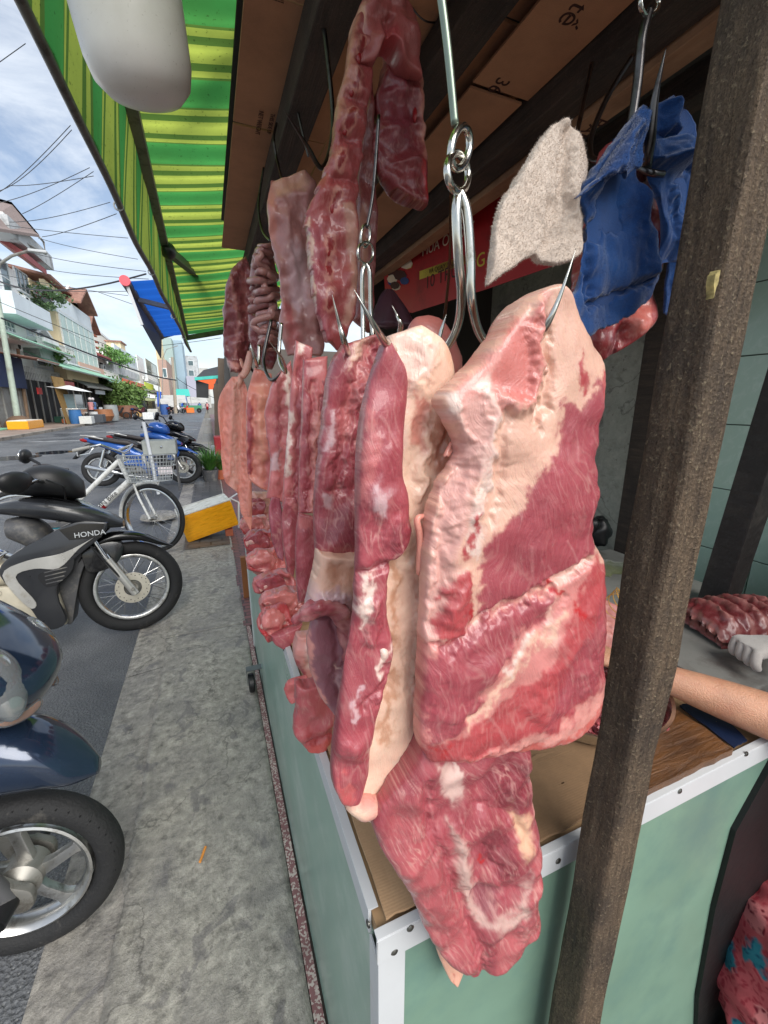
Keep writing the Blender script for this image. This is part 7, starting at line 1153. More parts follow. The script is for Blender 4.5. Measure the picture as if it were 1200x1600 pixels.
o = MB().cyl(oz(32, 668, .12), oz(32, 668, .14)+np.array([0, 0, .1]), .7, .5, n=20).build('soil_mound', mat('soil', S(110, 88, 70), .9), smooth=True); tag(o, 'low brown soil mound at the foot of the lamp post', 'soil')
# food cart
b = oz(130, 661, .12); fc_ = thing('food_cart', 'metal food cart with white canopy and glass case on the far pavement', 'food cart', tuple(b)); MB().box(b+np.array([-.9, -1.1, .45]), b+np.array([.1, 1.2, 1.0])).build('cart_body', M_STEEL, fc_, bevel=.03); MB().box(b+np.array([-.8, -.9, 1.02]), b+np.array([.0, .9, 1.9])).build('glass_case', M_GLASS, fc_)
V = np.array([[-1.3, -1.6, 2.35], [.5, -1.6, 2.1], [.5, 1.7, 2.1], [-1.3, 1.7, 2.35], [-.4, 0, 2.5]])+b; mesh_obj('canopy', V, [(0, 1, 4), (1, 2, 4), (2, 3, 4), (3, 0, 4), (3, 2, 1, 0)], M_WALLW, fc_, smooth=False)
for dx, dy in ((-.8, -1), (0, -1), (-.8, 1.1), (0, 1.1)): MB().bar(b+np.array([dx, dy, 0]), b+np.array([dx, dy, 2.3]), .05, .05).build('post', M_TIN, fc_)
for dy in (-.7, .8): MB().lathe([(.1, -.04), (.3, -.04), (.33, 0), (.3, .04), (.1, .04)], Matrix.Translation(b+np.array([.14, dy, .33])) @ Matrix.Rotation(R_(90), 4, 'Y'), 18).build('wheel', M_TYRE, fc_, smooth=True)
rs = np.random.RandomState(9)
def clutter(lab, nm, px, py, shape, c, s_, catg):
    b = oz(px, py, .12)
    if shape == 'drum': mb = MB().lathe([(0, 0), (s_*.42, 0), (s_*.5, s_*.5), (s_*.46, s_*1.2), (s_*.5, s_*1.22), (0, s_*1.2)], Matrix.Translation(b), 18)
    elif shape == 'basket': mb = MB().lathe([(0, 0), (s_*.4, 0), (s_*.62, s_*.35), (s_*.55, s_*.8), (s_*.5, s_*.8), (0, s_*.7)], Matrix.Translation(b), 18)
    else: mb = MB().box(b+np.array([-s_*.5, -s_*.6, 0]), b+np.array([s_*.5, s_*.6, s_*.7]))
    tag(mb.build(nm, mat('clutter_'+nm+str(px), c, .6), bevel=0 if shape != 'crate' else .03, smooth=shape != 'crate'), lab, catg)
clutter('blue plastic drum beside the food cart', 'plastic_drum', 120, 662, 'drum', S(50, 104, 160), .75, 'drum'); clutter('pale plastic tub beside the food cart wheel', 'plastic_tub', 137, 662, 'crate', S(206, 208, 204), .7, 'tub'); clutter('brown wicker basket on the far pavement', 'wicker_basket', 164, 658, 'basket', S(150, 98, 62), 1.1, 'basket'); clutter('grey milk churn beside the wicker basket', 'metal_churn', 176, 657, 'drum', S(150, 156, 156), 1.0, 'churn'); clutter('brown clay tub under the street tree', 'clay_tub', 200, 652, 'basket', S(120, 80, 60), 1.4, 'tub'); clutter('orange brick block below the plywood board', 'brick_block', 104, 661, 'crate', S(206, 110, 70), .4, 'brick'); clutter('white carton dropped at the roadside', 'white_carton', 233, 655, 'crate', S(220, 222, 222), .8, 'carton')
# people far away, small: one continuous body each
def farperson(label, p, top, low, seat=False, h=1.62):
    t = thing('person', label, 'person', tuple(p), group='people far down the street'); b = np.array(p); k = h/1.62
    def tube(nm, pts, rr, m): MB().tube([b+np.array(q)*k for q in pts], [r*k for r in rr], 10).build(nm, m, t, smooth=True)
    hipz = .85 if not seat else .62; V = []
    mb = MB().tube([b+np.array([0, 0, hipz-.05])*1, b+np.array([0, 0, hipz+.3]), b+np.array([0, 0, hipz+.52]), b+np.array([0, 0, hipz+.6]), b+np.array([0, 0, hipz+.66]), b+np.array([0, 0, hipz+.78]), b+np.array([0, 0, hipz+.86])], [.17, .16, .19, .08, .07, .10, .05], 12)
    for s_ in (-1, 1):
        if seat: mb.tube([b+np.array([s_*.09, 0, hipz]), b+np.array([s_*.12, -.4, hipz]), b+np.array([s_*.12, -.4, .25])], [.09, .075, .05], 8)
        else: mb.tube([b+np.array([s_*.09, 0, hipz]), b+np.array([s_*.1, .03, .45]), b+np.array([s_*.1, 0, .03])], [.09, .07, .05], 8)
        mb.tube([b+np.array([s_*.2, 0, hipz+.5]), b+np.array([s_*.27, -.1, hipz+.25]), b+np.array([s_*.24, -.35, hipz+.22])], [.06, .045, .035], 8)
    mb.build('body', low, t, smooth=True); MB().tube([b+np.array([0, 0, hipz-.02]), b+np.array([0, 0, hipz+.3]), b+np.array([0, 0, hipz+.52]), b+np.array([0, 0, hipz+.58])], [.185, .175, .21, .09], 12).build('shirt', top, t, smooth=True); MB().ball(b+np.array([0, 0, hipz+.80]), .125, 12, 8).build('helmet', mat('helmet pale', S(214, 206, 206), .3), t, smooth=True)
ms1 = mat('pink shirt', S(214, 150, 150), .8); ms2 = mat('blue shirt', S(90, 130, 190), .8); ms3 = mat('grey trousers', S(70, 74, 84), .8); ms4 = mat('white shirt', S(214, 216, 216), .8)
def farbike(label, p, m, rz):
    t = thing('motorbike', label, 'motorbike', tuple(p), rz, 'motorbikes far down the street')
    for x_ in (-.6, .6): tfm(MB(), Matrix.Identity(4)); MB().lathe([(.2, -.04), (.28, -.04), (.3, 0), (.28, .04), (.2, .04), (.2, -.04)], Matrix.Translation((x_, 0, .3)) @ Matrix.Rotation(R_(90), 4, 'X'), 20).build('wheel', mat('tyre far', S(30, 30, 32), .8), t, world=False, smooth=True)
    MB().prism([(-.75, -.12, .75), (-.3, -.12, .62), (0, -.12, .45), (.25, -.12, .5), (.5, -.12, .95), (.35, -.12, 1.0), (.1, -.12, .6), (-.1, -.12, .72), (-.8, -.12, .85)], (0, .24, 0)).build('body', m, t, world=False, bevel=.03); MB().tube([(.42, -.33, 1.0), (.45, 0, .96), (.42, .33, 1.0)], .02, 8).build('handlebar', mat('tyre far'), t, world=False); MB().box((-.72, -.13, .8), (-.05, .13, .88)).build('seat', mat('tyre far'), t, world=False, bevel=.03)
p = oz(325, 646, .0); farbike('red scooter ridden towards the viewer far down the road', p, mat('red paint', S(176, 30, 34), .3), R_(-90)); farperson('rider in a pale pink top on the distant red scooter', p+np.array([0, .15, .22]), ms1, ms3, True)
p = oz(313, 644, .0); farbike('grey scooter far down the road left of the red one', p, M_WALLG, R_(-90)); farperson('rider in a light blue shirt far down the road', p+np.array([0, .15, .22]), ms2, ms3, True); farperson('walker in a white shirt at the far market', oz(290, 643, .1), ms4, ms3); farperson('person in a blue shirt standing by the food cart', oz(150, 656, .12), ms2, ms3); farperson('person in a pink top behind the food cart helmets', oz(146, 657, .12), ms1, ms3)
for k, (lab, px, py, m) in enumerate((('dark motorbike parked beside the street tree', 186, 655, M_DARKIN), ('red motorbike parked at the far market awning', 290, 645, mat('red paint')), ('dark red motorbike with a tan bag by the far kerb', 222, 654, mat('maroon paint', S(70, 26, 34), .4)), ('black motorbike parked behind the wicker basket', 180, 656, M_DARKIN), ('black motorbike parked by the far power pole', 268, 647, M_DARKIN))): farbike(lab, oz(px, py, .12), m, R_(10+25*k))
p = oz(305, 645, .02); gc = thing('market_cart', 'green flat market cart on the road at the far market', 'cart', tuple(p)); MB().box(p+np.array([-1.6, 0, .5]), p+np.array([1.0, 1.2, 1.1])).build('cart_bed', mat('green cart paint', S(70, 140, 104), .5), gc); 
for dx in (-1.1, .6): MB().lathe([(.05, -.05), (.33, -.05), (.36, 0), (.33, .05), (.05, .05)], Matrix.Translation(p+np.array([dx, -.05, .36])) @ Matrix.Rotation(R_(90), 4, 'X'), 16).build('wheel', mat('tyre far'), gc, smooth=True)
o = MB().prism([oy(u, v, 80) for u, v in ((245, 612), (252, 612), (251, 634), (246, 636))], (0, .1, 0)).build('blue_banner', mat('royal blue cloth', S(30, 84, 190), .7)); tag(o, 'narrow royal blue cloth hanging on the grey pole', 'cloth'); o = MB().prism([oy(u, v, 86) for u, v in ((283, 632), (291, 620), (292, 636), (284, 638))], (0, .3, 0)).build('blue_tarp', mat('royal blue cloth')); tag(o, 'royal blue tarp bundle under the turquoise roof', 'tarpaulin')
# ================================================================== our side of the street, further along
na = thing('blue_awning', 'blue folding awning of the next stall with a dark valance', 'awning', (-.5, 6, 2.5)); Mbl = mat('blue awning', S(30, 90, 190), .6, var=.1, vs_=3); nt_, bb_, N_, L_ = nodes(Mbl); tr_ = N_('ShaderNodeBsdfTranslucent'); tr_.inputs['Color'].default_value = S(40, 110, 215); mx_ = N_('ShaderNodeMixShader'); mx_.inputs[0].default_value = .55; L_(bb_.outputs[0], mx_.inputs[1]); L_(tr_.outputs[0], mx_.inputs[2]); L_(mx_.outputs[0], nt_.nodes['Material Output'].inputs['Surface'])
A0, A1 = oy(196, 440, 5.6), oy(252, 526, 9.0); n = 46; V = []; F = []
for k in range(n):
    f = k/(n-1); a = A0+(A1-A0)*f
    for i in range(8): g_ = i/7; V.append(a+np.array([1.35*g_, 0, .22*g_+.02*math.sin(k*1.4)]))
for k in range(n-1):
    for i in range(7): a = k*8+i; F.append((a, a+1, a+9, a+8))
mesh_obj('canopy', V, F, Mbl, na); B0, B1 = oy(222, 508, 5.6), oy(251, 560, 9.0); MB().prism([A0, A1, B1, B0], (.01, .004, 0)).build('valance', mat('dark mesh valance', S(56, 58, 62), .8), na)
MB().cyl(A0, A1, .05, n=12).build('front_bar', M_GPL if 'M_GPL' in globals() else M_TIN, na, smooth=True); MB().cyl(A0+np.array([0, -.05, 0]), A0+np.array([0, -.01, 0]), .052, n=20).build('end_cap', mat('pink cap', S(226, 92, 104), .5), na, smooth=True); MB().bar(A1, oy(352, 498, 8.9), .06, .07).build('end_bar', mat('dark bar', S(58, 58, 60), .5), na); MB().bar(oy(214, 468, 6.2), oy(345, 500, 6.8), .05, .05).build('folding_arm', M_TIN, na); MB().bar(oy(222, 508, 5.6), oy(197, 442, 5.6), .03, .03).build('valance_edge', M_WHITE if 'M_WHITE' in globals() else M_FRAME, na)
MB().prism([oy(u, v, 6.9)+np.array([0, 0, 0]) for u, v in ((226, 450), (240, 450), (246, 462), (232, 462))], (0, .01, 0)).build('label_patch', mat('label patch', S(130, 130, 140), .7), na)
dc = thing('dark_canopy', 'dark sheet canopy with a turquoise edge over a further stall', 'canopy', (0, 14, 2.5)); Mdc = mat('dark canopy', S(52, 54, 56), .8); P = [oy(304, 592, 16), oy(352, 588, 16), oy(352, 570, 20), oy(318, 578, 20)]; MB().prism(P, (0, 0, -.06)).build('sheet', Mdc, dc); MB().bar(P[0], P[1], .08, .1).build('edge', mat('turquoise tarp'), dc); MB().prism([oy(u, v, 16.1) for u, v in ((306, 594), (326, 600), (326, 622), (307, 621))], (0, .05, 0)).build('side_curtain', Mdc, dc)
for k, (u, v0, v1, y) in enumerate(((345, 560, 700, 10.5), (338, 600, 690, 13))): a = oy(u, v1, y); a[2] = .04; tag(MB().bar(a, oy(u, v0, y), .13, .13).build('stall_post', mat('grey timber', S(104, 92, 80), .8)), ('tall grey timber post at the end of the row of meat', 'shorter timber post of the stall further along')[k], 'post')
a = oy(342, 690, 10); o = MB().box((a[0]-.1, 9.8, .04), (a[0]+.5, 10.2, .75)).build('red_crate_stack', mat('red crate', S(160, 40, 44), .5), bevel=.02); tag(o, 'stack of red crates behind the grey timber post', 'crate'); o = MB().box((.5, 9.9, .04), (4.5, 40, 2.6)).build('stall_row', mat('stall backs', S(90, 84, 78), .8)); tag(o, 'closed row of stalls along our pavement', 'stalls'); a = oy(333, 600, 40); o = MB().box((a[0]-1.2, 40, 2.6), (a[0]+1.5, 40.2, 3.5)).build('orange_sign', mat('orange sign')); tag(o, 'orange stall sign at the far right end of the street', 'sign')
b = oy(385, 880, 2.35); o = MB().bar((.135, 3.05, .04), (.135, 3.05, .36), .04, .05).build('timber_stand', mat('orange wood', S(150, 96, 56), .6)); tag(o, 'orange brown upright timber beside the far end of the counter', 'timber')

# more life on the far pavement and facades
bl = [(96, 660, 'crate', S(60, 110, 90), .6, 'green plastic crate in front of the plywood board', 'crate'), (142, 659, 'crate', S(206, 120, 140), .6, 'pink plastic tub between the food cart and the basket', 'tub'), (148, 659, 'drum', S(230, 232, 230), .6, 'white bucket left of the wicker basket', 'bucket'), (154, 660, 'crate', S(70, 74, 80), .8, 'dark grey crate left of the wicker basket', 'crate'), (170, 657, 'basket', S(196, 150, 96), .8, 'small straw basket right of the wicker basket', 'basket'), (206, 651, 'basket', S(104, 74, 60), 1.2, 'dark clay planter right of the street tree', 'planter'), (213, 651, 'crate', S(206, 170, 110), 1.0, 'tan sack beside the white door panels', 'sack'), (258, 648, 'drum', S(60, 96, 160), 1.0, 'blue barrel by the far power pole', 'barrel'), (240, 649, 'crate', S(196, 196, 190), 1.0, 'pale box below the pale yellow fascia', 'box'), (298, 645, 'crate', S(220, 120, 50), 1.0, 'orange crate beside the green market cart', 'crate'), (128, 660, 'crate', S(196, 40, 44), .5, 'red box under the food cart', 'box')]
for k, (px, py, sh_, c_, s_, lab, cg) in enumerate(bl): clutter(lab, {'crate': 'street_crate', 'drum': 'street_drum', 'basket': 'street_basket'}[sh_], px, py, sh_, c_, s_, cg)
for k, (lab, px, py, m) in enumerate((('grey motorbike behind the wicker basket', 156, 655, M_WALLG), ('blue motorbike parked left of the white door panels', 210, 652, M_BLUEP), ('red motorbike parked under the striped far awning', 262, 648, mat('red paint')), ('white motorbike under the turquoise tarp', 282, 646, M_WALLW))): farbike(lab, oz(px, py, .12), m, R_(70+20*k))
for k, (u0, v0, u1, v1, lab, m) in enumerate(((96, 596, 116, 604, 'small red shop sign over the repair shop', mat('red sign', S(190, 50, 50), .5)), (60, 606, 66, 616, 'red lantern shaped sign in the plant shop doorway', mat('red sign')), (248, 600, 262, 606, 'white far shop sign with blue lettering', M_FARW), (150, 610, 164, 616, 'pale blue sign over the dark shop', M_WALLB))): sign(lab, u0, v0, u1, v1, m, X=XF+1.2)
for i, (u, v) in enumerate(((34, 470), (86, 520), (158, 574), (222, 590), (20, 540))):
    q = ox(u, v, XF); t = thing('air_conditioner', ('white air conditioner on the narrow blue house', 'white air conditioner left of the glazed bay', 'white air conditioner on the low white house', 'white air conditioner left of the tall framed window', 'white air conditioner above the blue sheet')[i], 'air conditioner', tuple(q), group='air conditioners on the facades'); MB().box(q+np.array([0.003, -.45, -.3]), q+np.array([.35, .45, .3])).build('casing', M_FRAME, t, bevel=.03); MB().lathe([(0, .0), (.22, .0), (.22, .02), (0, .02)], Matrix.Translation(q+np.array([.352, -.1, 0])) @ Matrix.Rotation(R_(90), 4, 'Y'), 18).build('fan_grille', M_DARKIN, t)
# ================================================================== butcher at the right, and the shaded work table
wt = thing('work_table', 'grey topped work table beyond the counter carrying ribs', 'table', (1.2, .62, 0))
MB().box((.94, .40, .84), (1.48, 1.15, .868)).build('table_top', mat('grey board', S(128, 128, 124), .5, dirt=S(92, 86, 82), dirt_s=9), wt, bevel=.004)
for x_, y_ in ((.98, .44), (1.44, .44), (.98, 1.1), (1.44, 1.1)): MB().box((x_-.02, y_-.02, .03), (x_+.02, y_+.02, .84)).build('leg', M_BEAM, wt)
# ribs laid on the table
def table_slab(name, cx_, cy_, L_, W_, H_, base, label, seed, bend=.3, rz=0, ribs=6):
    nu, nv_ = 70, 40; u, v = np.meshgrid(np.linspace(-1, 1, nu), np.linspace(-1, 1, nv_), indexing='ij'); ex = 1-np.abs(u)**4; ey = 1-np.abs(v)**4; z = H_*(.25+.75*np.clip(ex*ey, 0, 1)**.5)+H_*bend*(1-v*v)
    rib = np.cos(u*math.pi*ribs); z = z+H_*.14*rib*np.clip(ex*ey, 0, 1); x = u*L_/2; y = v*W_/2; P = np.c_[x.ravel(), y.ravel(), z.ravel()]; P += np.c_[fbm(P*50, 3, seed), fbm(P*50, 3, seed+1), fbm(P*60, 3, seed+2)]*.005
    c_, s_ = math.cos(rz), math.sin(rz); T = P.copy(); T[:, 0] = cx_+P[:, 0]*c_-P[:, 1]*s_; T[:, 1] = cy_+P[:, 0]*s_+P[:, 1]*c_; T[:, 2] += .872; B = T.copy(); B[:, 2] = .870+.25*(B[:, 2]-.872)*(np.abs(v.ravel()) < .97); n0 = len(T); F = []
    for i in range(nu-1):
        for j in range(nv_-1): a = i*nv_+j; F.append((a, a+nv_, a+nv_+1, a+1)); F.append((n0+a, n0+a+1, n0+a+nv_+1, n0+a+nv_))
    ring = [i*nv_ for i in range(nu)]+[(nu-1)*nv_+j for j in range(1, nv_)]+[i*nv_+nv_-1 for i in range(nu-2, -1, -1)]+[j for j in range(nv_-2, 0, -1)]
    for q in range(len(ring)): a, b = ring[q], ring[(q+1) % len(ring)]; F.append((a, b, b+n0, a+n0))
    o = mesh_obj(name, np.vstack([T, B]), F, M_MEAT); tone = np.tile(np.array(base, float), (2*n0, 1)); f = np.clip(rib.ravel()*.5+.35*fbm(P*40, 3, seed+3), 0, 1)[:, None]; tone[:n0] = tone[:n0]*(1-f*.7)+np.array(S(206, 150, 140))*f*.7; tone[:, 3] = .6; finish_meat(o, tone, np.vstack([P[:, ::-1]]*2)); return tag(o, label, 'meat')
q = oz(1150, 985, .89); table_slab('rib_slab', q[0]+.06, q[1]+.03, .26, .17, .055, S(112, 40, 44), 'slab of dark red ribs lying on the grey work table', 301, rz=-.25)
q = oz(935, 975, .93); table_slab('rib_slab', q[0], q[1]+.05, .24, .26, .06, S(196, 130, 122), 'pale pink ribs laid on the counter behind the big slab', 303, rz=.5)
q = oz(925, 1030, .89); o = MB().box((q[0]-.10, q[1]+.0, CZ+.005), (q[0]+.14, q[1]+.16, CZ+.012)).build('cutting_board', mat('white cutting board', S(206, 202, 194), .5, dirt=S(180, 140, 130), dirt_s=9), bevel=.002); tag(o, 'white plastic cutting board under the pale ribs', 'cutting board')
for k, (u, v) in enumerate(((935, 830), (918, 822))):
    c = oy(u, v, 1.2); r = .05-.01*k; n = 24; V = []; F = []
    mb = MB().ball(c, (r, r, r*1.25), 20, 14); V = np.array(mb.V); V += (V-c)*(.28*fbm(V*22, 3, 30+k))[:, None]; tag(mesh_obj('black_bag', V, mb.F, M_BLACK), ('knotted black plastic bag hanging by the cement wall', 'smaller black plastic bag behind the knotted one')[k], 'bag')
c = oy(945, 888, 1.0); mb = MB().ball(c, (.09, .07, .02), 24, 10); V = np.array(mb.V); V += (V-c)*(.35*fbm(V*26, 3, 44))[:, None]; tag(mesh_obj('green_cloth', V, mb.F, cloth_mat('olive rag', S(98, 104, 72), S(120, 124, 92))), 'crumpled olive green rag on the counter behind the big slab', 'cloth')
mb = MB(); P0 = oy(968, 930, .62)
for k in range(4): mb.ring(P0+np.array([.004*k, .003*k, -.012*k]), (1, -.6+.3*k, .4-.2*k), .018+.004*k, .0011, 28, 6)
tag(mb.build('rubber_bands', mat('rubber band', S(196, 150, 66), .5), smooth=True), 'loose bunch of yellow rubber bands beside the wooden post', 'rubber bands')
sh = MB(); pA = [oy(u, v, .30) for u, v in ((1212, 1188), (1150, 1300), (1118, 1420), (1092, 1560), (1086, 1700), (1500, 1700), (1500, 1188))]  # flat black sheet added to paint the soft shade past the counter end
sh.prism(pA, (0, .012, 0)); tag(sh.build('shade_sheet', mat('shade black', S(14, 14, 15), .6, bump=.5, bs=12), smooth=False), 'flat black sheet added as the dark shade beside the counter end panel', 'plastic sheet')
# ---- seated person: one continuous body surface grown from a skeleton
def skin_body(name, pts, edges, m, parent, sub=2, root=0):
    me = bpy.data.meshes.new(name); me.from_pydata([p[:3] for p in pts], edges, []); o = bpy.data.objects.new(name, me); COL.objects.link(o)
    mo = o.modifiers.new('skin', 'SKIN'); mo.use_smooth_shade = True; mo.branch_smoothing = .4
    for i, p in enumerate(pts):
        sv = me.skin_vertices[0].data[i]; r = p[3]; sv.radius = r if hasattr(r, '__len__') else (r, r); sv.use_root = (i == root)
    s2 = o.modifiers.new('sub', 'SUBSURF'); s2.levels = sub; s2.render_levels = sub
    dg = bpy.context.evaluated_depsgraph_get(); me2 = bpy.data.meshes.new_from_object(o.evaluated_get(dg)); bpy.data.objects.remove(o); me2.name = name; me2.materials.clear(); me2.materials.append(m); me2.shade_smooth()
    o = bpy.data.objects.new(name, me2); link(o, parent); return o
def skin_mat():
    m = mat('skin', S(190, 140, 112), .5, var=.12, vs_=26, bump=.3, bs=420, dirt=S(176, 112, 88), dirt_s=18, dirt_lo=.5, dirt_hi=.8); b = m.node_tree.nodes['Principled BSDF']; b.inputs['Subsurface Weight'].default_value = .15; b.inputs['Subsurface Radius'].default_value = (.01, .004, .002); return m
def floral():
    m = bpy.data.materials.new('floral print'); m.use_nodes = True; nt, b, N, L = nodes(m); tc = N('ShaderNodeTexCoord').outputs['Object']
    wp = noise_node(N, L, tc, 14, 3, .6); mpv = N('ShaderNodeVectorMath'); mpv.operation = 'ADD'; sc = N('ShaderNodeVectorMath'); sc.operation = 'SCALE'; nn = N('ShaderNodeTexNoise'); nn.inputs['Scale'].default_value = 30; L(tc, nn.inputs['Vector']); L(nn.outputs['Color'], sc.inputs[0]); sc.inputs['Scale'].default_value = .05; L(tc, mpv.inputs[0]); L(sc.outputs[0], mpv.inputs[1])
    vo = N('ShaderNodeTexVoronoi'); vo.inputs['Scale'].default_value = 14; L(mpv.outputs[0], vo.inputs['Vector']); k = N('ShaderNodeSeparateColor'); L(vo.outputs['Color'], k.inputs[0]); d = vo.outputs['Distance']
    vo2 = N('ShaderNodeTexVoronoi'); vo2.inputs['Scale'].default_value = 70; L(mpv.outputs[0], vo2.inputs['Vector'])
    c = mixc(N, L, mrange(N, L, vo2.outputs['Distance'], .25, .5), S(164, 50, 62), S(190, 84, 90)); fl = mixc(N, L, mrange(N, L, vo2.outputs['Distance'], .2, .55), S(112, 10, 34), S(206, 120, 120)); lf = mixc(N, L, mrange(N, L, vo2.outputs['Distance'], .2, .5), S(16, 84, 108), S(40, 120, 136))
    a = N('ShaderNodeMath'); a.operation = 'MULTIPLY'; L(mrange(N, L, d, .46, .38), a.inputs[0]); L(mrange(N, L, k.outputs[0], .40, .42), a.inputs[1]); c = mixc(N, L, a.outputs[0], c, fl)
    a2 = N('ShaderNodeMath'); a2.operation = 'MULTIPLY'; L(mrange(N, L, d, .44, .36), a2.inputs[0]); L(mrange(N, L, k.outputs[0], .36, .34), a2.inputs[1]); c = mixc(N, L, a2.outputs[0], c, lf)
    L(c, b.inputs['Base Color']); b.inputs['Roughness'].default_value = .85; bumpn(N, L, b, [(noise_node(N, L, tc, 500, 2), .4, .002)]); return m
pr = thing('person', 'seated person in a pink and red floral outfit reaching a bare forearm over the counter', 'person', (1.28, .02, 0))
fa0 = np.array(oz(1204, 1120, .918)); fa1 = np.array(oz(1046, 1062, .945)); dirn = (fa1-fa0)/np.linalg.norm(fa1-fa0); elb = fa0-dirn*.12; wr = fa1+dirn*.03; sh_l = np.array([1.12, .02, 1.02])
V3 = lambda p, r: (float(p[0]), float(p[1]), float(p[2]), r)
hip = np.array([1.32, -.06, .40]); chest = np.array([1.27, -.02, .86]); neck = np.array([1.25, .0, 1.07]); head = np.array([1.22, .03, 1.24])
pts = [V3(hip, (.16, .13)), V3((1.30, -.05, .6), (.15, .11)), V3(chest, (.16, .10)), V3(neck, .052), V3(head+[0, 0, -.06], .075), V3(head, .092), V3(head+[0, 0, .07], .07),
       V3(sh_l, .062), V3(sh_l*.5+elb*.5, .05), V3(elb, .043), V3(fa0, .0435), V3(fa0*.5+fa1*.5, .037), V3(wr, .026), V3(wr+dirn*.05, (.036, .018)), V3(wr+dirn*.09, (.036, .016)),
       V3((1.40, .05, 1.02), .062), V3((1.42, .2, .92), .05), V3((1.36, .36, .90), .042), V3(oz(1225, 1010, .915), .027),
       V3((1.20, .10, .40), .11), V3((.985, .245, .42), .075), V3((1.0, .255, .2), .055), V3((1.01, .215, .07), .04), V3((.94, .27, .055), .035), V3((1.40, .12, .40), .11), V3((1.34, .36, .42), .075), V3((1.36, .36, .2), .055), V3((1.38, .33, .07), .04), V3((1.32, .40, .055), .035)]
ed = [(0, 1), (1, 2), (2, 3), (3, 4), (4, 5), (5, 6), (2, 7), (7, 8), (8, 9), (9, 10), (10, 11), (11, 12), (12, 13), (13, 14), (2, 15), (15, 16), (16, 17), (17, 18), (0, 19), (19, 20), (20, 21), (21, 22), (22, 23), (0, 24), (24, 25), (25, 26), (26, 27), (27, 28)]
# fingers of the reaching hand
side = np.cross(dirn, [0, 0, 1]); side /= np.linalg.norm(side); b0 = wr+dirn*.09
for k, (o_, ln_) in enumerate(((-.028, .062), (-.009, .074), (.010, .070), (.028, .055))):
    i = len(pts); a = b0+side*o_; pts += [V3(a+dirn*ln_*.5+[0, 0, -.004], .009), V3(a+dirn*ln_+[0, 0, -.022], .0075)]; ed += [(14, i), (i, i+1)]
i = len(pts); a = wr+dirn*.03-side*.03; pts += [V3(a+dirn*.02-side*.012, .011), V3(a+dirn*.05-side*.016+[0, 0, -.01], .009)]; ed += [(13, i), (i, i+1)]
skin_body('body', pts, ed, skin_mat(), pr)
MF = floral(); knee = np.array([1.035, .225, .40])
def garment(name, pts, ed):
    o = skin_body(name, pts, ed, MF, pr, 4); me = o.data; n_ = len(me.vertices); co_ = np.empty(n_*3); me.vertices.foreach_get('co', co_); co_ = co_.reshape(-1, 3); no_ = np.empty(n_*3); me.vertices.foreach_get('normal', no_); no_ = no_.reshape(-1, 3)
    f = 1-np.abs(vnoise(co_*np.array([11, 11, 5])+fbm(co_*6, 2, 5)[:, None]*.8, 77)); h_ = .016*f**3+.010*fbm(co_*14, 3, 81); co_ += no_*h_[:, None]; me.vertices.foreach_set('co', co_.ravel()); me.update(); return o
garment('blouse', [V3((1.31, -.055, .44), (.185, .155)), V3((1.30, -.05, .6), (.172, .132)), V3(chest, (.182, .122)), V3(chest+[-.01, .01, .12], (.13, .09)), V3(sh_l+[0, 0, .004], .08), V3(sh_l*.62+elb*.38, .072), V3((1.40, .05, 1.024), .08), V3((1.417, .15, .955), .072)], [(0, 1), (1, 2), (2, 3), (2, 4), (4, 5), (2, 6), (6, 7)])
garment('trousers', [V3(hip, (.185, .155)), V3((1.20, .10, .40), .135), V3((.99, .24, .415), .105), V3((1.0, .25, .2), .092), V3((1.01, .22, .10), .085), V3((1.40, .12, .40), .135), V3((1.34, .36, .42), .10), V3((1.36, .36, .2), .082), V3((1.375, .34, .10), .07)], [(0, 1), (1, 2), (2, 3), (3, 4), (0, 5), (5, 6), (6, 7), (7, 8)])
mh = mat('black hair', S(22, 18, 17), .5, bump=.5, bs=120, stretch=(1, 1, .2)); c = head+np.array([.012, -.02, .03])
mb = MB().ball(c, (.105, .105, .105), 24, 16); V = np.array([p for p in mb.V]); V[:, 2] -= np.clip(.03-(V[:, 1]-c[1]), 0, .2)*.3; mesh_obj('hair', V, mb.F, mh, pr); MB().ball(c+np.array([.02, -.10, -.02]), .045, 14, 10).build('hair_bun', mh, pr, smooth=True)
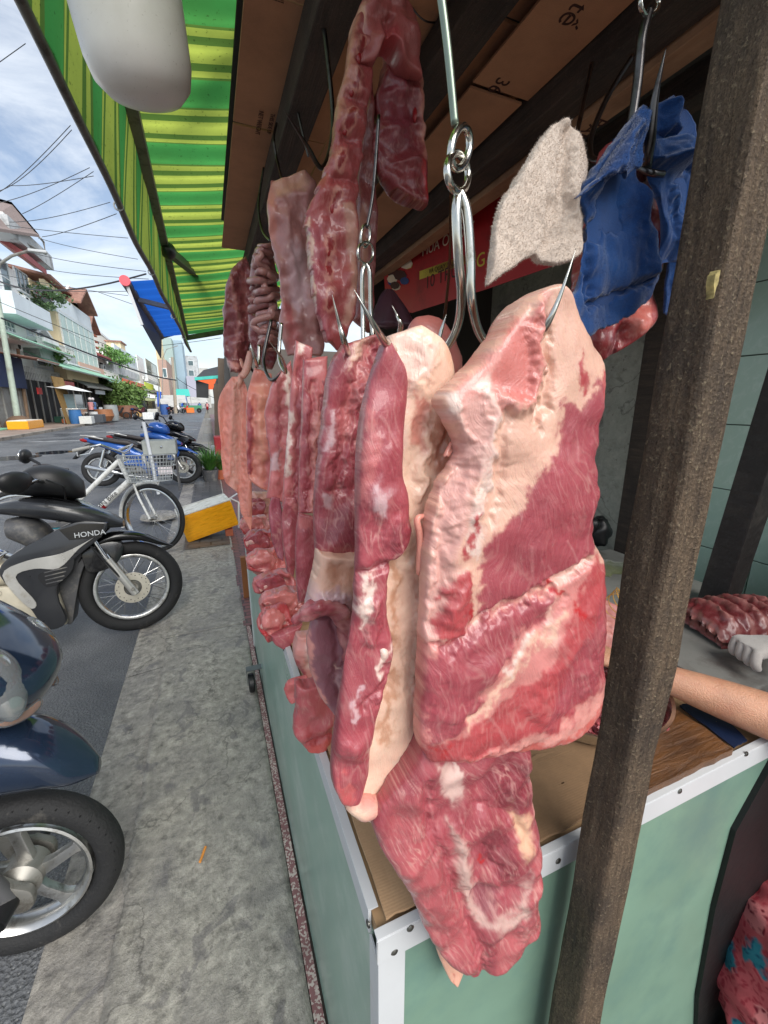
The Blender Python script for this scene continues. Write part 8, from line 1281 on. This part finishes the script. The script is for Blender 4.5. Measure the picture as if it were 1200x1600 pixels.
fdir = np.array([-.35, .9, -.15]); fdir /= np.linalg.norm(fdir); fs = np.cross(fdir, [0, 0, 1]); fs /= np.linalg.norm(fs); ms = skin_mat(); fc = head+fdir*.088
MB().ball(fc+np.array([0, 0, -.01])+fdir*.012, (.012, .014, .02), 10, 8).build('nose', ms, pr, smooth=True); MB().ball(fc+np.array([0, 0, -.045]), (.022, .012, .007), 12, 6).build('mouth', mat('lips', S(160, 84, 78), .4), pr, smooth=True)
for s_ in (-1, 1): MB().ball(fc+fs*.03*s_+np.array([0, 0, .012])-fdir*.004, (.010, .008, .006), 10, 6).build('eye', mat('eye', S(40, 30, 26), .2), pr, smooth=True); MB().ball(head+fs*.092*s_, (.012, .02, .028), 10, 8).build('ear', ms, pr, smooth=True)
# white work glove on the far hand
g0 = np.array(oz(1196, 1010, .92)); gl = [V3(g0+[.05, -.02, .0], .030), V3(g0, (.042, .026)), V3(g0+[-.03, .012, 0], (.040, .022))]; ge = [(0, 1), (1, 2)]
for k, o_ in enumerate((-.030, -.010, .010, .030)):
    a = np.array(gl[2][:3])+np.array([.35, .9, 0])*o_; i = len(gl); gl += [V3(a+[-.022, 0, .004], .0115), V3(a+[-.034, -.006, -.018], .0105), V3(a+[-.022, -.01, -.03], .009)]; ge += [(2, i), (i, i+1), (i+1, i+2)]
i = len(gl); gl += [V3(g0+[-.012, -.036, -.006], .012), V3(g0+[-.036, -.04, -.018], .0105)]; ge += [(1, i), (i, i+1)]
skin_body('glove', gl, ge, cloth_mat('white cotton glove', S(206, 200, 194), S(184, 176, 170), 900, .5), pr)
st_ = thing('low_stool', 'low plastic stool under the seated person', 'stool', (1.34, -.06, .03)); MB().box((1.18, -.22, .24), (1.50, .10, .27)).build('seat', mat('red plastic', S(150, 40, 40), .4), st_, bevel=.01)
for x_, y_ in ((1.21, -.19), (1.47, -.19), (1.21, .07), (1.47, .07)): MB().bar((x_, y_, .03), (x_, y_, .24), .03, .03).build('leg', MATS['red plastic'], st_)
